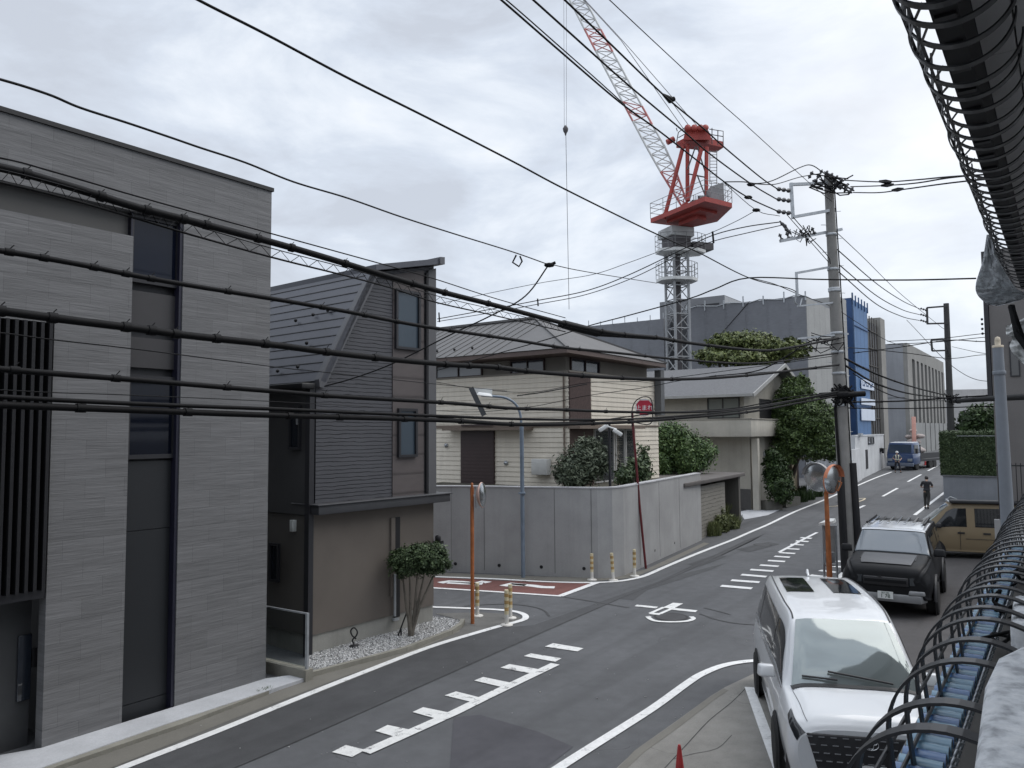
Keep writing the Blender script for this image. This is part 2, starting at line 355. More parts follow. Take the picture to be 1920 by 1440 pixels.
gline('red_lane_line', [(640,1094),(812,1103),(925,1110),(1053,1118.5)], .15, .015, smooth=0); gline('red_lane_line_end', [(1050,1118.5),(1119,1093)], .2, .017, smooth=0)
gline('edge_line_right', [(960,1500),(1047,1442),(1106,1404),(1160,1370),(1227,1327),(1289,1282),(1318,1264),(1360,1248),(1415,1240),(1500,1240)], .165, .016)
gline('far_edge_line', [(1715,966),(1773,922),(1830,878)], .17, smooth=0)
gline('parking_line', [(1405,1290),(1432,1365),(1475,1480)], .16, .017, smooth=0)
for nm, l in (('parking_bay_line', [(1742,1189),(1800,1196)]), ('parking_bay_line', [(1724,1222),(1800,1230)]), ('parking_bay_line', [(1735,1250),(1800,1258)])): gline(nm, l, .14, .016, smooth=0)
gquads('ladder_marking', [[(150,840),(212,808),(300,830),(240,862)],[(345,745),(400,718),(530,745),(470,782)],[(512,660),(560,638),(690,665),(640,695)],[(657,585),(708,567),(830,598),(780,615)],[(790,518),(830,502),(965,530),(925,550)],[(908,460),(948,444),(1085,468),(1045,486)],[(1013,408),(1045,396),(1183,418),(1155,434)],[(1108,365),(1145,350),(1282,373),(1255,387)]], .013, 'wornwhite', Z5)
gline('ladder_rail', Z6([(300,846),(530,743),(700,667),(860,588),(1000,521),(1155,447)], Z5), .2, .017, 'wornwhite', 0)
bars = [(1352,1099,1410,1104),(1371,1088.5,1424,1092.5),(1390,1078,1437,1082),(1407,1068.5,1450,1071.5),(1425,1060,1460,1062.5),(1440,1051.5,1472,1053.5),(1452,1043.5,1481,1045.5),(1461,1036.5,1491,1038.5),(1472,1029,1499,1030.5),(1482,1021,1507,1022.5),(1492,1014.5,1516,1016),(1501,1008.5,1522,1010)]
mb = MB()
for x0, y0, x1, y1 in bars+[(1519,1079,1552,1083),(1537,1070,1570,1074),(1553,1061,1590,1065),(1567,1052.5,1595,1055)]: strip(mb, [G(x0,y0), G(x1,y1)], .30, .013)
struct('ladder_marking_far', mb, M['white'])
gline('ladder_rail_far', [(1461,1036),(1480,1026),(1500,1015),(1532,999)], .13, .017, smooth=0); gline('ladder_rail_right', [(1568,1090),(1590,1068)], .2, .017, smooth=0)
mb = MB()
for x0, y0, x1, y1 in ((1602,957,1621,948),(1655,931,1683,915.5),(1702,903.5,1727,890),(1740,883,1757,874),(1768,866,1782,858)): strip(mb, [G(x0,y0), G(x1,y1)], .16, .013)
struct('centre_dashes', mb, M['white'])
gline('cream_loop_marking', [(1553,950),(1575,948),(1600,938),(1620,934.5),(1618,938),(1597,945)], .12, .014, 'yellowpaint')
# worn bicycle mark in the middle of the crossing, characters in the red lane
gline('bicycle_mark_bar', [(1192,1136),(1232,1140)], .2, .013, 'wornwhite', 0); gline('bicycle_mark_bar_right', [(1258,1142),(1306,1147)], .22, .013, 'wornwhite', 0)
gquads('bicycle_mark_frame', [[(1243,1139),(1262,1130),(1281,1131.5),(1261,1142)],[(1216,1151),(1222,1148.5),(1241,1150),(1236,1153)]], .015, 'wornwhite'); gline('bicycle_mark_stroke', [(1219,1151),(1245,1139.5)], .1, .016, 'wornwhite', 0); gline('bicycle_mark_stroke_right', [(1237,1152),(1260,1142)], .1, .016, 'wornwhite', 0)
gline('bicycle_mark_wheel', [(1296,1157),(1300,1161),(1288,1165.5),(1258,1167),(1228,1165),(1215,1158),(1220,1157)], .12, .016, 'wornwhite')
mb = MB()
for l in ([(825,1093.5),(842,1090.5),(868,1092),(890,1094.5),(905,1091),(916,1093)],[(840,1093),(870,1094.5),(905,1095)],[(944,1099.5),(958,1095),(1000,1099),(1018,1101.5),(1040,1102)],[(956,1096),(985,1098)]):
    strip(mb, [G(x,y) for x,y in l], .3, .012)
struct('red_lane_characters', mb, M['white'])
M['seam'] = mat('asphalt_seam', (.035,.035,.036), .9, .3, 6); M['skid'] = mat('skid_mark', (.052,.052,.054), .85, .2, 4)
for px in ([(300,1500),(560,1389),(760,1300),(1000,1193),(1164,1122)],[(1164,1122),(1300,1066),(1432,1002)]): gline('road_seam', px, .025, .0075, 'seam', 3)
for px in ([(870,1137),(935,1133),(987,1136),(1018,1144),(1030,1156)],[(1312,1151),(1347,1163),(1400,1171),(1500,1174)],[(1320,1140),(1345,1146),(1370,1153)],[(1040,1117),(1110,1128),(1180,1140)]): gline('skid_mark', px, .06, .008, 'skid', 5)
def disc(name, px, py, r, m, lift=.0095):
    c_ = G(px, py); mb = MB(); vs = []
    for k in range(28): q = c_+V((r*math.cos(k*math.pi/14), r*math.sin(k*math.pi/14), 0)); q.z = gz(q)+lift; vs.append(q)
    mb.poly(vs); return struct(name, mb, m)
disc('manhole_rim', 1258, 1157, .42, M['seam']); disc('manhole_cover', 1258, 1157, .36, asphalt('manhole_iron', (.075,.075,.078), 0, .6), .0105)
disc('manhole_rim', 1430, 1022, .36, M['seam']); disc('manhole_cover', 1430, 1022, .31, bpy.data.materials['manhole_iron'], .0105)
gquads('road_repair', [[(1380,1030),(1440,1016),(1462,1020),(1405,1035)],[(1290,1058),(1340,1040),(1362,1043),(1312,1062)]], .0085, 'asph_new')
gpoly('pavement_edge_strip', [(1150,1449),(1190,1407),(1262,1357),(1326,1310),(1356,1291),(1366,1294),(1338,1313),(1275,1362),(1205,1412),(1165,1452)], .014, M['gutter'])
gline('pavement_crack', [(1230,1460),(1262,1425),(1290,1395),(1330,1352),(1372,1318),(1400,1290)], .014, .0135, 'seam', 3); gline('pavement_crack_side', [(1262,1425),(1300,1415),(1345,1405),(1372,1380)], .009, .0138, 'seam', 3)
rs_ = random.Random(21); mb = MB()
for k in range(90):
    q = G(rs_.uniform(300,1500), rs_.uniform(1060,1430)); r_ = rs_.uniform(.006,.022); mb.ball(q+Z*r_*.4, (r_,r_*.8,r_*.5), 5)
o = single('road_grit', mb, mat('grit_pale', (.4,.4,.38), .8, .3), 'scattered pale grit and pebbles on the road surface', 'grit', kind='stuff', loc=V((0,0,0)))
# kerbs, apron, gravel
gpoly('apron', [(-200,1560),(-140,1440),(78,1402),(498,1272),(571,1262),(574,1271),(312,1357),(73,1441),(-60,1500)], .07, M['apron'], .1)
mb = MB()
k1 = [G(*p) for p in ((-200,1545),(73,1443),(312,1359),(574,1273))]; k2 = [G(*p) for p in ((-160,1560),(112,1443),(345,1363),(604,1263))]
for i in range(3):
    a, b, c, d = k1[i], k1[i+1], k2[i+1], k2[i]; mb.hexa([a, b, c, d, a+Z*.06, b+Z*.06, c+Z*.06, d+Z*.06])
kp = [(574,1272),(760,1222),(845,1189),(864,1176),(868,1168)]
for a, b in zip(kp, kp[1:]):
    a, b = G(*a), G(*b); mb.bar(a+Z*.05, b+Z*.05, .1, .1)
struct('kerb', mb, M['kerb'])
gpoly('gutter', [(-160,1560),(112,1443),(345,1363),(604,1263),(760,1224),(862,1181),(862,1184),(760,1228),(640,1270),(440,1347),(190,1447),(-100,1575)], .012, M['gutter'])
m_, nt, b = newmat('white_gravel'); v = sp(nt); vo = nt.nodes.new('ShaderNodeTexVoronoi'); vo.inputs['Scale'].default_value = 28; nt.links.new(v, vo.inputs['Vector'])
nt.links.new(mix(nt, 1.0, ramp(nt, vo.outputs['Distance'], [(.3, (.85,.85,.85)), (.8, (.3,.3,.3))]), ramp(nt, vo.outputs['Color'], [(.1, (.5,.5,.5)), (.9, (1,1,1))]), 'MULTIPLY'), b.inputs['Base Color'])
vi = mth(nt, 'SUBTRACT', 1.0, vo.outputs['Distance']); bump(nt, b, vi, 1.0, .03); b.inputs['Roughness'].default_value = .8
mb = MB(); gp = [G(*p) for p in ((578,1226),(812,1160),(850,1163),(866,1170),(862,1177),(845,1188),(760,1221),(600,1264),(577,1270))]
mb.poly([p+Z*.04 for p in gp], .0)
pb = [p for p in gp]
base = gp[0]
import itertools
def inpoly(p, poly):
    c = False
    for a, b2 in zip(poly, poly[1:]+poly[:1]):
        if (a.y > p.y) != (b2.y > p.y) and p.x < (b2.x-a.x)*(p.y-a.y)/(b2.y-a.y)+a.x: c = not c
    return c
xs = [p.x for p in gp]; ys = [p.y for p in gp]; k = 0
while k < 5000:
    p = V((random.uniform(min(xs),max(xs)), random.uniform(min(ys),max(ys)), 0))
    k += 1
    if inpoly(p, gp):
        s_ = random.uniform(.012,.028); mm = Matrix.Rotation(random.uniform(0,6), 3, V((random.random(),random.random(),random.random())).normalized())
        mb.add([p+Z*.05+mm@V(q)*s_ for q in ((1,0,0),(-1,0,0),(0,1,0),(0,-1,0),(0,0,.7),(0,0,-.7))], [(0,2,4),(2,1,4),(1,3,4),(3,0,4),(2,0,5),(1,2,5),(3,1,5),(0,3,5)])
o = single('gravel', mb, m_, 'white gravel bed along the foot of the dark brown house', 'gravel', kind='stuff', loc=V((0,0,0)))
# ================================================================ HOUSES ON THE LEFT
M['trim'] = mat('dark_trim', (.022,.022,.026), .45, .1); M['cap'] = mat('parapet_metal', (.012,.012,.013), .5, .1)
M['glass'] = glassmat('dark_glass'); M['panel_dark'] = mat('dark_panel', (.035,.036,.040), .55, .12, 1.5, bmp=.1); M['black'] = mat('black', (.008,.008,.01), .6, .1)
M['blackmetal'] = mat('black_metal', (.014,.014,.016), .42, .15, 8); M['steel'] = mat('galvanised_steel', (.42,.44,.46), .45, .15, 6, metal=.6)
def window(parent, fr, u0, u1, z0, z1, v, fm, gm, name='window', fw=.05, mull=(), d=.06, label=None):
    """frame + pane on a facade, v = wall plane offset"""
    mb = MB(); mb.box(fr,u0,u1,v,v+d,z1-fw,z1); mb.box(fr,u0,u1,v,v+d,z0,z0+fw); mb.box(fr,u0,u0+fw,v,v+d,z0+fw,z1-fw); mb.box(fr,u1-fw,u1,v,v+d,z0+fw,z1-fw)
    for q in mull: mb.box(fr,u0+(u1-u0)*q-fw*.4,u0+(u1-u0)*q+fw*.4,v,v+d*.9,z0+fw,z1-fw)
    f = part(name, mb, fm, parent, label); g = MB(); g.box(fr,u0+fw,u1-fw,v+.004,v+.02,z0+fw,z1-fw); part('pane', g, gm, f); return f
def rc(fr, x0, y0, x1, y1, off=0):
    """pixel box -> (u0,u1,z0,z1) on the facade"""
    a = fr.at(x0, (y0+y1)/2, off)[0]; b = fr.at(x1, (y0+y1)/2, off)[0]; xm = (x0+x1)/2
    return min(a,b), max(a,b), fr.at(xm, max(y0,y1), off)[1], fr.at(xm, min(y0,y1), off)[1]
# ---- grey tiled house
f1 = Fac(G(78,1402,.07), G(498,1272,.07)); Lw = f1.L; zt = f1.at(508,359)[1]
M['tile1'] = tilemat('stone_strip_tile', (.158,.158,.161), f1.ang)
h = thing('tiled_house', 'grey stone tiled flat roofed house with a tall dark window strip', 'house', f1.w(Lw/2, -3, 0))
def U(x, y): return f1.at(x, y)[0]
uS0, uS1 = (U(250,420)+U(229,1352))/2, (U(346,430)+U(326,1325))/2; uE = Lw; uW = -9.0; ul = U(99,610); u30 = U(30,1250)
zb = f1.at(250,395)[1]; zr = f1.at(250,443)[1]; zl0 = f1.at(92,1104)[1]; zl1 = f1.at(100,606)[1]
mb = MB(); DT = .22
mb.box(f1,uW,uE,-DT,0,zb,zt); mb.box(f1,uW,uS0,-DT,0,zl1,zr); mb.box(f1,0,uS0,-DT,0,0,zl1); mb.box(f1,uS1,uE,-DT,0,0,zb)
part('tile_wall', mb, M['tile1'], h, 'grey stone strip tile')
mb = MB(); mb.box(f1,uW,uE,-8,-DT-.003,zl0,zt-.3); mb.box(f1,.3,uE,-8,-DT-.003,0,zl0); part('inner_wall', mb, M['panel_dark'], h)
mb = MB(); mb.box(f1,uW-.03,uE+.03,-8,.035,zt,zt+.07); part('roof_cap', mb, M['cap'], h)
mb = MB(); mb.box(f1,uW,uS0,-DT-.002,-DT+.04,zr,zb); part('band_panel', mb, mat('band_panel_grey', (.085,.083,.080), .6, .08, 1), h, 'plain grey band under the parapet')
g0, g1 = f1.at(298,533)[1], f1.at(298,410)[1]
window(h, f1, uS0+.003, uS1-.003, g0, zb-.003, -.16, M['trim'], glassmat('blue_dark_glass', (.006,.009,.02), .05, .3), fw=.06)
pz = [(f1.at(298,548)[1], f1.at(298,618)[1]), (f1.at(298,634)[1], f1.at(298,690)[1])]
mb = MB()
for a, b_ in pz: mb.box(f1,uS0+.04,uS1-.04,-.18,-.14,b_,a)
part('spandrel_panel', mb, mat('spandrel_grey', (.048,.046,.048), .5, .1, 1), h)
window(h, f1, uS0+.003, uS1-.003, f1.at(290,860)[1], f1.at(290,704)[1], -.16, M['trim'], glassmat('blue_dark_glass_low', (.005,.007,.014), .05, .3), fw=.07)
zq = f1.at(285,862)[1]; mb = MB()
for a, b_ in ((0,f1.at(280,1315)[1]-.012),(f1.at(280,1315)[1],f1.at(280,994)[1]-.012),(f1.at(280,994)[1],zq-.02)): mb.box(f1,uS0+.003,uS1-.06,-.19,-.15,a,b_)
part('door_panel', mb, mat('tall_black_panel', (.017,.019,.022), .5, .1, 1), h)
mb = MB(); mb.box(f1,uS1-.055,uS1-.003,-.2,-.02,0,zb); mb.box(f1,uS0+.003,uS0+.03,-.2,-.08,0,zb); part('strip_trim', mb, mat('strip_trim_blue_black', (.014,.014,.028), .4, .1), h)
mb = MB(); n = 26
for k in range(n+70):
    u = ul-.02-k*.115
    if u < uW: break
    mb.box(f1,u-.045,u,-.15,.06,zl0,zl1+.25 if False else zl1-.002)
part('louvre', mb, M['blackmetal'], h, 'dark vertical louvre')
mb = MB(); mb.box(f1,uW,ul-.001,-.2,-.16,zl0,zl1); part('louvre_back', mb, M['black'], h)
mb = MB(); mb.box(f1,-.02,-.36,-1.25,-.01,0,zl0-.003) if False else mb.box(f1,-.9,-.002,-.5,-.46,0,zl0-.003); part('porch_side', mb, mat('porch_panel_grey', (.05,.052,.055), .5, .1), h)
mb = MB(); mb.box(f1,uW,-.9,-2.2,-2.1,0,zl0-.003); mb.box(f1,-.93,-.903,-2.1,-.46,0,zl0-.003); part('porch_back', mb, M['black'], h)
mb = MB(); mb.box(f1,uW,-.003,-2.2,-.02,zl0-.12,zl0-.004); part('porch_ceiling', mb, M['trim'], h)
a0,a1,b0,b1 = rc(f1,31,1190,56,1312,-.46); mb = MB(); mb.box(f1,a0,a1,-.455,-.41,b0,b1); part('letterbox', mb, M['glass'], h, bevel=.008)
a0,a1,b0,b1 = rc(f1,58,1214,68,1250,-.46); mb = MB(); mb.box(f1,a0,a1,-.455,-.42,b0,b1); part('intercom', mb, M['black'], h, bevel=.005)
# ---- glass screen beside it
pA, pB = G(500,1251,.1), G(572,1268,.1); fg = Fac(pA, pB)
g = thing('glass_screen', 'low clear glass screen with steel post between the two dark houses', 'glass screen', pB)
mb = MB(); mb.box(fg,-1.2,fg.L+.06,-.14,.04,-.1,.22); part('upstand', mb, M['kerb'], g)
mb = MB(); zz = fg.at(572,1150)[1]; mb.box(fg,fg.L-.03,fg.L+.02,-.07,-.02,.22,zz); part('post', mb, M['steel'], g)
m_, nt, b = newmat('clear_glass'); b.inputs['Base Color'].default_value = (.75,.8,.8,1); b.inputs['Roughness'].default_value = .03; b.inputs['Transmission Weight'].default_value = 1; b.inputs['IOR'].default_value = 1.1; M['clear'] = m_
mb = MB(); mb.box(fg,-1.2,fg.L-.035,-.055,-.045,.24,zz-.03); part('pane', mb, m_, g)
mb = MB(); mb.box(fg,-1.2,fg.L-.035,-.065,-.035,zz-.03,zz); part('top_rail', mb, M['steel'], g)
# ---- dark house with the slanted roof
f2 = Fac(G(583,1231), G(813,1167)); fs = Fac(G(583,1231), G(583,1231)+V((-f2.u.y, f2.u.x, 0))*-1 if False else G(583,1231)+(-f2.n)); L2 = f2.L
if fs.u.dot(f2.n) > 0: pass
h = thing('slanted_roof_house', 'dark grey house with steep slanted metal roof and brown ground floor', 'house', f2.w(L2/2,-3,0))
M['sid2'] = ribmat('dark_wavy_siding', (.078,.079,.088), f2.ang, .085, .018, jitter=1.0, line=.86)
M['brown2'] = mat('brown_stucco', (.132,.114,.099), .8, .08, 1.2, bmp=.25, bscale=90); M['roof2'] = mat('roof_slate_blue_metal', (.085,.088,.104), .42, .1, 1.5, metal=.2)
zf = (f2.at(585,1192)[1]+f2.at(812,1134)[1])/2; zc0 = (f2.at(595,967,.3)[1]+f2.at(813,943,.3)[1])/2; zc1 = (f2.at(592,946,.3)[1]+f2.at(815,927,.3)[1])/2
uR = L2-.02; D2 = 9.0
mb = MB(); mb.box(f2,0,L2,-D2,-.03,-.1,zf); part('foundation', mb, concrete('foundation_concrete', (.30,.295,.27), .5), h)
mb = MB(); mb.box(f2,-.02,L2,-D2,0,zf,zc0+.02); part('ground_floor_wall', mb, M['brown2'], h, 'plain brown ground floor wall')
# upper wall follows the roof line
uT, zT = f2.at(692,512); uEv, zEv = f2.at(596,716); uH, zH = f2.at(815,500)
prof = [(.06,zc0+.02),(L2,zc0+.02),(L2,zH),(uT,zT),(uEv+.1,zEv),(.06,zEv)]
mb = MB(); mb.prism(f2, prof, -D2, .02); part('upper_wall', mb, M['sid2'], h, 'dark wavy upper siding')
u76 = f2.at(734,800)[0]; u96 = f2.at(796,800)[0]; zlow = zc1
def slab_z(u): return zT+(zH-zT)*(u-uT)/(L2-uT)
M['pan2'] = ribmat('brown_grey_panel', (.098,.084,.082), f2.ang, .45, .008, jitter=.05)
mb = MB(); mb.prism(f2, [(u76,zlow),(u96-.06,zlow),(u96-.06,slab_z(u96)-.1),(u76,slab_z(u76)-.1)], .021, .045); part('window_panel', mb, M['pan2'], h)
mb = MB(); mb.prism(f2, [(u96+.05,zlow),(L2+.01,zlow),(L2+.01,slab_z(L2)-.06),(u96+.05,slab_z(u96)-.08)], .021, .09); part('corner_pilaster', mb, mat('pilaster_grey', (.10,.10,.105), .65, .08, 1), h)
mb = MB(); mb.tube([f2.w(u96-.0,.07,zc1+.02), f2.w(u96,.07,slab_z(u96)-.15)], .035, 8); part('downpipe', mb, M['black'], h)
mb = MB(); mb.prism(f2, [(-.06,zc0),(L2+.28,zc0),(L2+.28,zc1-.03),(-.06,zc1-.03)], -.6, .3); mb.prism(f2, [(-.1,zc1-.03),(L2+.32,zc1-.03),(L2+.32,zc1),(-.1,zc1)], -.6, .34); part('canopy', mb, mat('canopy_dark', (.05,.051,.056), .5, .1), h, bevel=.01)
for px in ((740,545,786,656),(745,766,780,857)):
    a0,a1,b0,b1 = rc(f2,*px,.05); window(h, f2, a0, a1, b0, b1, .046, M['trim'], glassmat('blue_grey_glass', (.045,.065,.085), .25, .6), fw=.06, d=.07)
a0,a1,b0,b1 = rc(f2,731,970,749,1158,0); mb = MB(); mb.box(f2,a0+.13,a1,.001,.02,b0,b1); part('slit_window', mb, M['black'], h)
mb = MB(); mb.box(f2,a0,a0+.12,.001,.05,b0+.5,b1); part('slit_fin', mb, M['brown2'], h); mb = MB(); mb.box(f2,a0+.06,a0+.2,.001,.1,b0-.05,b0); mb.tube([f2.w(a0+.1,.06,b0+.05),f2.w(a0+.1,.06,b0+1.0)], .03, 8); part('drain_pipe', mb, M['steel'], h)
# steep roof side (falls towards the left), gentle roof over the facade
ov = .16; p1 = (uT,zT+.12); p0 = (uEv-.05,zEv+.02)
mb = MB(); mb.prism(f2, [p0,(p0[0]+.13,p0[1]-.04),(p1[0]+.1,p1[1]-.12),(p1[0],p1[1])], -D2-.2, ov)
part('steep_roof', mb, M['roof2'], h, 'steep slate blue metal roof side with horizontal seams')
mb = MB(); d = V((p1[0]-p0[0], p1[1]-p0[1], 0)); ln = d.length; nx, nz = -d.y/ln, d.x/ln
for k in range(1, 13):
    q = k/13; u_, z_ = p0[0]+d.x*q, p0[1]+d.y*q; mb.prism(f2, [(u_,z_),(u_+d.x/ln*.03,z_+d.y/ln*.03),(u_+nx*.012+d.x/ln*.02,z_+nz*.012+d.y/ln*.02),(u_+nx*.012,z_+nz*.012)], -D2-.2, ov-.17)
part('roof_seams', mb, M['trim'], h)
for k, q, v_ in ((0,.33,-.9),(1,.33,-1.6),(2,.36,-2.4),(3,.62,-.7),(4,.6,-1.2),(5,.57,-1.8),(6,.12,-.8),(7,.1,-1.5),(8,.14,-2.1)):
    u_, z_ = p0[0]+d.x*q, p0[1]+d.y*q; mb = MB(); mb.ball(f2.w(u_+nx*.07,v_,z_+nz*.07), .045, 6); part('snow_guard', mb, M['black'], h)
mb = MB(); mb.prism(f2, [(p0[0]-.02,p0[1]-.14),(p0[0]+.1,p0[1]-.16),(p1[0]+.14,p1[1]-.16),(p1[0]+.02,p1[1]+.02),(p0[0]-.04,p0[1]+.02)], ov-.16, ov); part('barge_board', mb, mat('barge_grey', (.095,.096,.104), .5, .08), h)
uX = f2.at(826,486,.25)[0]
mb = MB(); mb.prism(f2, [(uT-.05,zT+.02),(uX,slab_z(uX)+.02),(uX,slab_z(uX)+.16),(uT-.05,zT+.15)], -D2-.2, .3); part('upper_roof', mb, M['roof2'], h)
mb = MB(); mb.prism(f2, [(uX-.1,slab_z(uX)+.0),(uX+.06,slab_z(uX)+.01),(uX+.06,slab_z(uX)+.19),(uX-.1,slab_z(uX)+.17)], -D2-.2, .34); part('roof_edge', mb, mat('roof_edge_grey', (.10,.10,.11), .5, .1), h)
# side wall (faces left), gutter, small windows, lamp
fS = Fac(f2.w(-.02,0,0), f2.w(-.02,-1,0)); fS.n = -f2.u; L_ = fS
def sat(px, py): return fS.at(px, py)
mb = MB(); mb.box(fS,.15,D2,.0,.03,zf,sat(540,963)[1]); part('side_wall_lower', mb, mat('side_brown_dark', (.11,.102,.092), .75, .1, 1), h)
mb = MB(); mb.box(fS,.1,D2,.0,.06,sat(540,963)[1]+.01,zEv-.02); part('side_wall_upper', mb, mat('side_dark', (.072,.072,.073), .7, .1, 1), h)
mb = MB(); mb.box(fS,-.05,.1,-.02,.1,-.05,zEv-.1); part('corner_post', mb, M['trim'], h)
mb = MB(); mb.box(fS,-.1,D2,.0,.34,zEv-.16,zEv-.04); part('gutter', mb, M['cap'], h, bevel=.02)
for px in ((509,1018,527,1090),(546,760,567,843)):
    a0,a1,b0,b1 = rc(fS,*px,.04); window(h, fS, a0, a1, b0, b1, .06, M['trim'], M['glass'], fw=.05)
mb = MB(); u_, z_ = sat(556,985); mb.box(fS,u_-.05,u_+.05,.03,.14,z_-.12,z_+.12); part('wall_lamp', mb, mat('lamp_white', (.6,.62,.6), .4, .1), h, bevel=.01)
mb = MB(); u_, z_ = sat(566,790); mb.box(fS,u_-.04,u_+.04,.06,.12,z_-.07,z_+.07); part('meter_box', mb, mat('meter_grey', (.35,.36,.37), .5, .1), h)
# camera and lamp on the far corner
mb = MB(); p = f2.w(L2+.05,.1,f2.at(818,1012)[1]); mb.box(f2,L2+.0,L2+.2,-.05,.15,p.z-.1,p.z-.02); mb.lathe(p+Z*-.03, [(.02,0),(.07,.02),(.07,.12),(.03,.16)], 10)
part('corner_lamp', mb, M['black'], h)
# ================================================================ RETAINING WALL AND CREAM HOUSE
M['wall'] = concrete('retaining_wall_grey', (.35,.348,.346), .25, .8); M['joint'] = mat('joint_dark', (.12,.12,.12), .9, .1)
wp = [G(*p) for p in ((560,1070),(847,1072),(1097,1083.5),(1122,1084.5),(1150,1083.5),(1171,1079),(1316,1013))]
for p in wp: p.z = 0
ztop = G(1097,1083.5); ztop = atY(1097,916,wp[2].y).z
h = thing('retaining_wall', 'tall smooth grey retaining wall curving round the street corner below the cream house', 'wall', wp[3])
mb = MB(); tp = []
for i, p in enumerate(wp):
    d = (wp[min(i+1,len(wp)-1)]-wp[max(i-1,0)]).normalized(); n = V((-d.y,d.x,0)); tp.append(p+n*.22)
for i in range(len(wp)-1): mb.hexa([wp[i],wp[i+1],tp[i+1],tp[i],wp[i]+Z*ztop,wp[i+1]+Z*ztop,tp[i+1]+Z*ztop,tp[i]+Z*ztop])
part('wall_body', mb, M['wall'], h)
mb = MB()
for i in range(len(wp)-1):
    d = (wp[i+1]-wp[i]).normalized(); n = V((d.y,-d.x,0))*.02; mb.hexa([wp[i]+n+Z*ztop,wp[i+1]+n+Z*ztop,tp[i+1]-n+Z*ztop,tp[i]-n+Z*ztop,wp[i]+n+Z*(ztop+.04),wp[i+1]+n+Z*(ztop+.04),tp[i+1]-n+Z*(ztop+.04),tp[i]-n+Z*(ztop+.04)])
part('coping', mb, concrete('coping_light', (.42,.42,.43), .3), h)
fw1 = Fac(wp[1], wp[2]); fw2 = Fac(wp[5], wp[6])
for px in (846,908,1040,1109): mb = MB(); u, z = fw1.at(px,1000); mb.box(fw1,u-.008,u+.008,.0005,.004,.1,ztop-.02); part('joint', mb, M['joint'], h)
for px in (1200,1237,1275): mb = MB(); u, z = fw2.at(px,1000); mb.box(fw2,u-.008,u+.008,.0005,.004,.1,ztop-.02); part('joint', mb, M['joint'], h)
for px in ((854,1057),(936,1060),(1015,1063),(1095,1066),(822,990)): mb = MB(); u, z = fw1.at(*px); mb.lathe(fw1.w(u,.001,z), [(.055,0),(.055,.008),(.03,.009),(.03,.002)], 12, fw1.n); part('drain_hole', mb, M['black'], h)
for px in ((1228,1032),(1265,1018)): mb = MB(); u, z = fw2.at(*px); mb.lathe(fw2.w(u,.001,z), [(.045,0),(.045,.008)], 12, fw2.n); part('drain_hole', mb, M['joint'], h)
# garden behind the wall (raised earth)
M['soil'] = mat('garden_soil', (.06,.055,.04), .95, .3, 4, bmp=.5)
mb = MB(); gp_ = [tp[i]+Z*(ztop-.25) for i in range(len(tp))] + [ST(40,-2,ztop-.25)+A*0, ST(40,-30,ztop-.25)]
g2 = tp[-1]+A*0; gp_ = [p+Z*(ztop-.25) for p in tp] + [tp[-1]-T*14+Z*(ztop-.25), tp[0]+A*14+Z*(ztop-.25)]
mb.poly(gp_); struct('garden_ground', mb, M['soil'])
# ---- cream house
C = atY(1068, 800, 28.6); C.z = 0
fL = Fac(C, C-T*12); fR = Fac(C, C+A*8)
h = thing('cream_house', 'two storey cream lap sided house with a broad grey hipped roof behind the retaining wall', 'house', C-T*4+A*3)
M['lap'] = mat('cream_lap_siding', (.68,.625,.53), .7, .06, 1, streak=.2); M['brown'] = mat('dark_brown_metal', (.040,.022,.021), .55, .1, 2)
M['fascia'] = mat('brown_fascia', (.105,.075,.065), .6, .1); M['soffit'] = mat('brown_soffit', (.16,.125,.10), .7, .08)
M['beige_panel'] = mat('upper_beige_panel', (.20,.185,.16), .75, .08, 1)
def lap(mb, fr, u0, u1, z0, z1, v, step=.19, d=.028):
    if u1 < u0: u0, u1 = u1, u0
    z = z0
    while z < z1-.01:
        t = min(z+step, z1); mb.hexa([fr.w(u0,v-.02,z),fr.w(u1,v-.02,z),fr.w(u1,v+d,z),fr.w(u0,v+d,z),fr.w(u0,v-.02,t),fr.w(u1,v-.02,t),fr.w(u1,v+.004,t),fr.w(u0,v+.004,t)]); z = t
zS = fL.at(1050,698)[1]; zB = ztop-.3; e0 = C-A*.9+T*.5; zE = atY(1064,658,e0.y).z; zE1 = atY(1064,651,e0.y).z
zcan = fL.at(1066,799)[1]; LA, LT = 7.6, 12.5
mb = MB(); mb.box(fL,0,LT,-LA,-.025,0,zS); part('inner_wall', mb, M['lap'], h)
mb = MB(); lap(mb,fL,0,LT,zB,zS,0); lap(mb,fR,fR.at(1108,760)[0],LA,zcan+.05,zS,0); lap(mb,fR,fR.at(1190,860)[0],LA,zB,zcan,0); part('lap_siding', mb, M['lap'], h, 'cream horizontal lap siding')
mb = MB(); mb.box(fL,.35,LT,-LA+.3,-.35,zS+.05,zE-.02); part('upper_band', mb, M['beige_panel'], h)
mb = MB(); mb.box(fL,-.05,LT,-LA-.1,.05,zS,zS+.06); part('sill_band', mb, M['beige_panel'], h)
a0,a1,b0,b1 = rc(fR,1068,700,1107,795,.03); mb = MB(); mb.box(fR,-.02,a1,-.02,.05,zcan+.05,zS-.002); part('brown_pier', mb, mat('brown_slate', (.065,.042,.038), .8, .3, 14, bmp=.3), h)
for px, fr, gm in (((958,668,1022,694),fL,'dark_glass'),((818,690,905,706),fL,'x'),((1068,668,1122,694),fR,'dark_glass')):
    off = -.35; u0 = fr.at(px[0],680,off)[0]; u1 = fr.at(px[2],680,off)[0]
    window(h, fr, min(u0,u1), max(u0,u1), zS+.07, zE-.06, -.349, M['brown'], glassmat('white_curtain_glass',(.30,.32,.34),.2) if gm=='x' else glassmat('upper_glass',(.03,.035,.05),.08), mull=(.5,), d=.08)
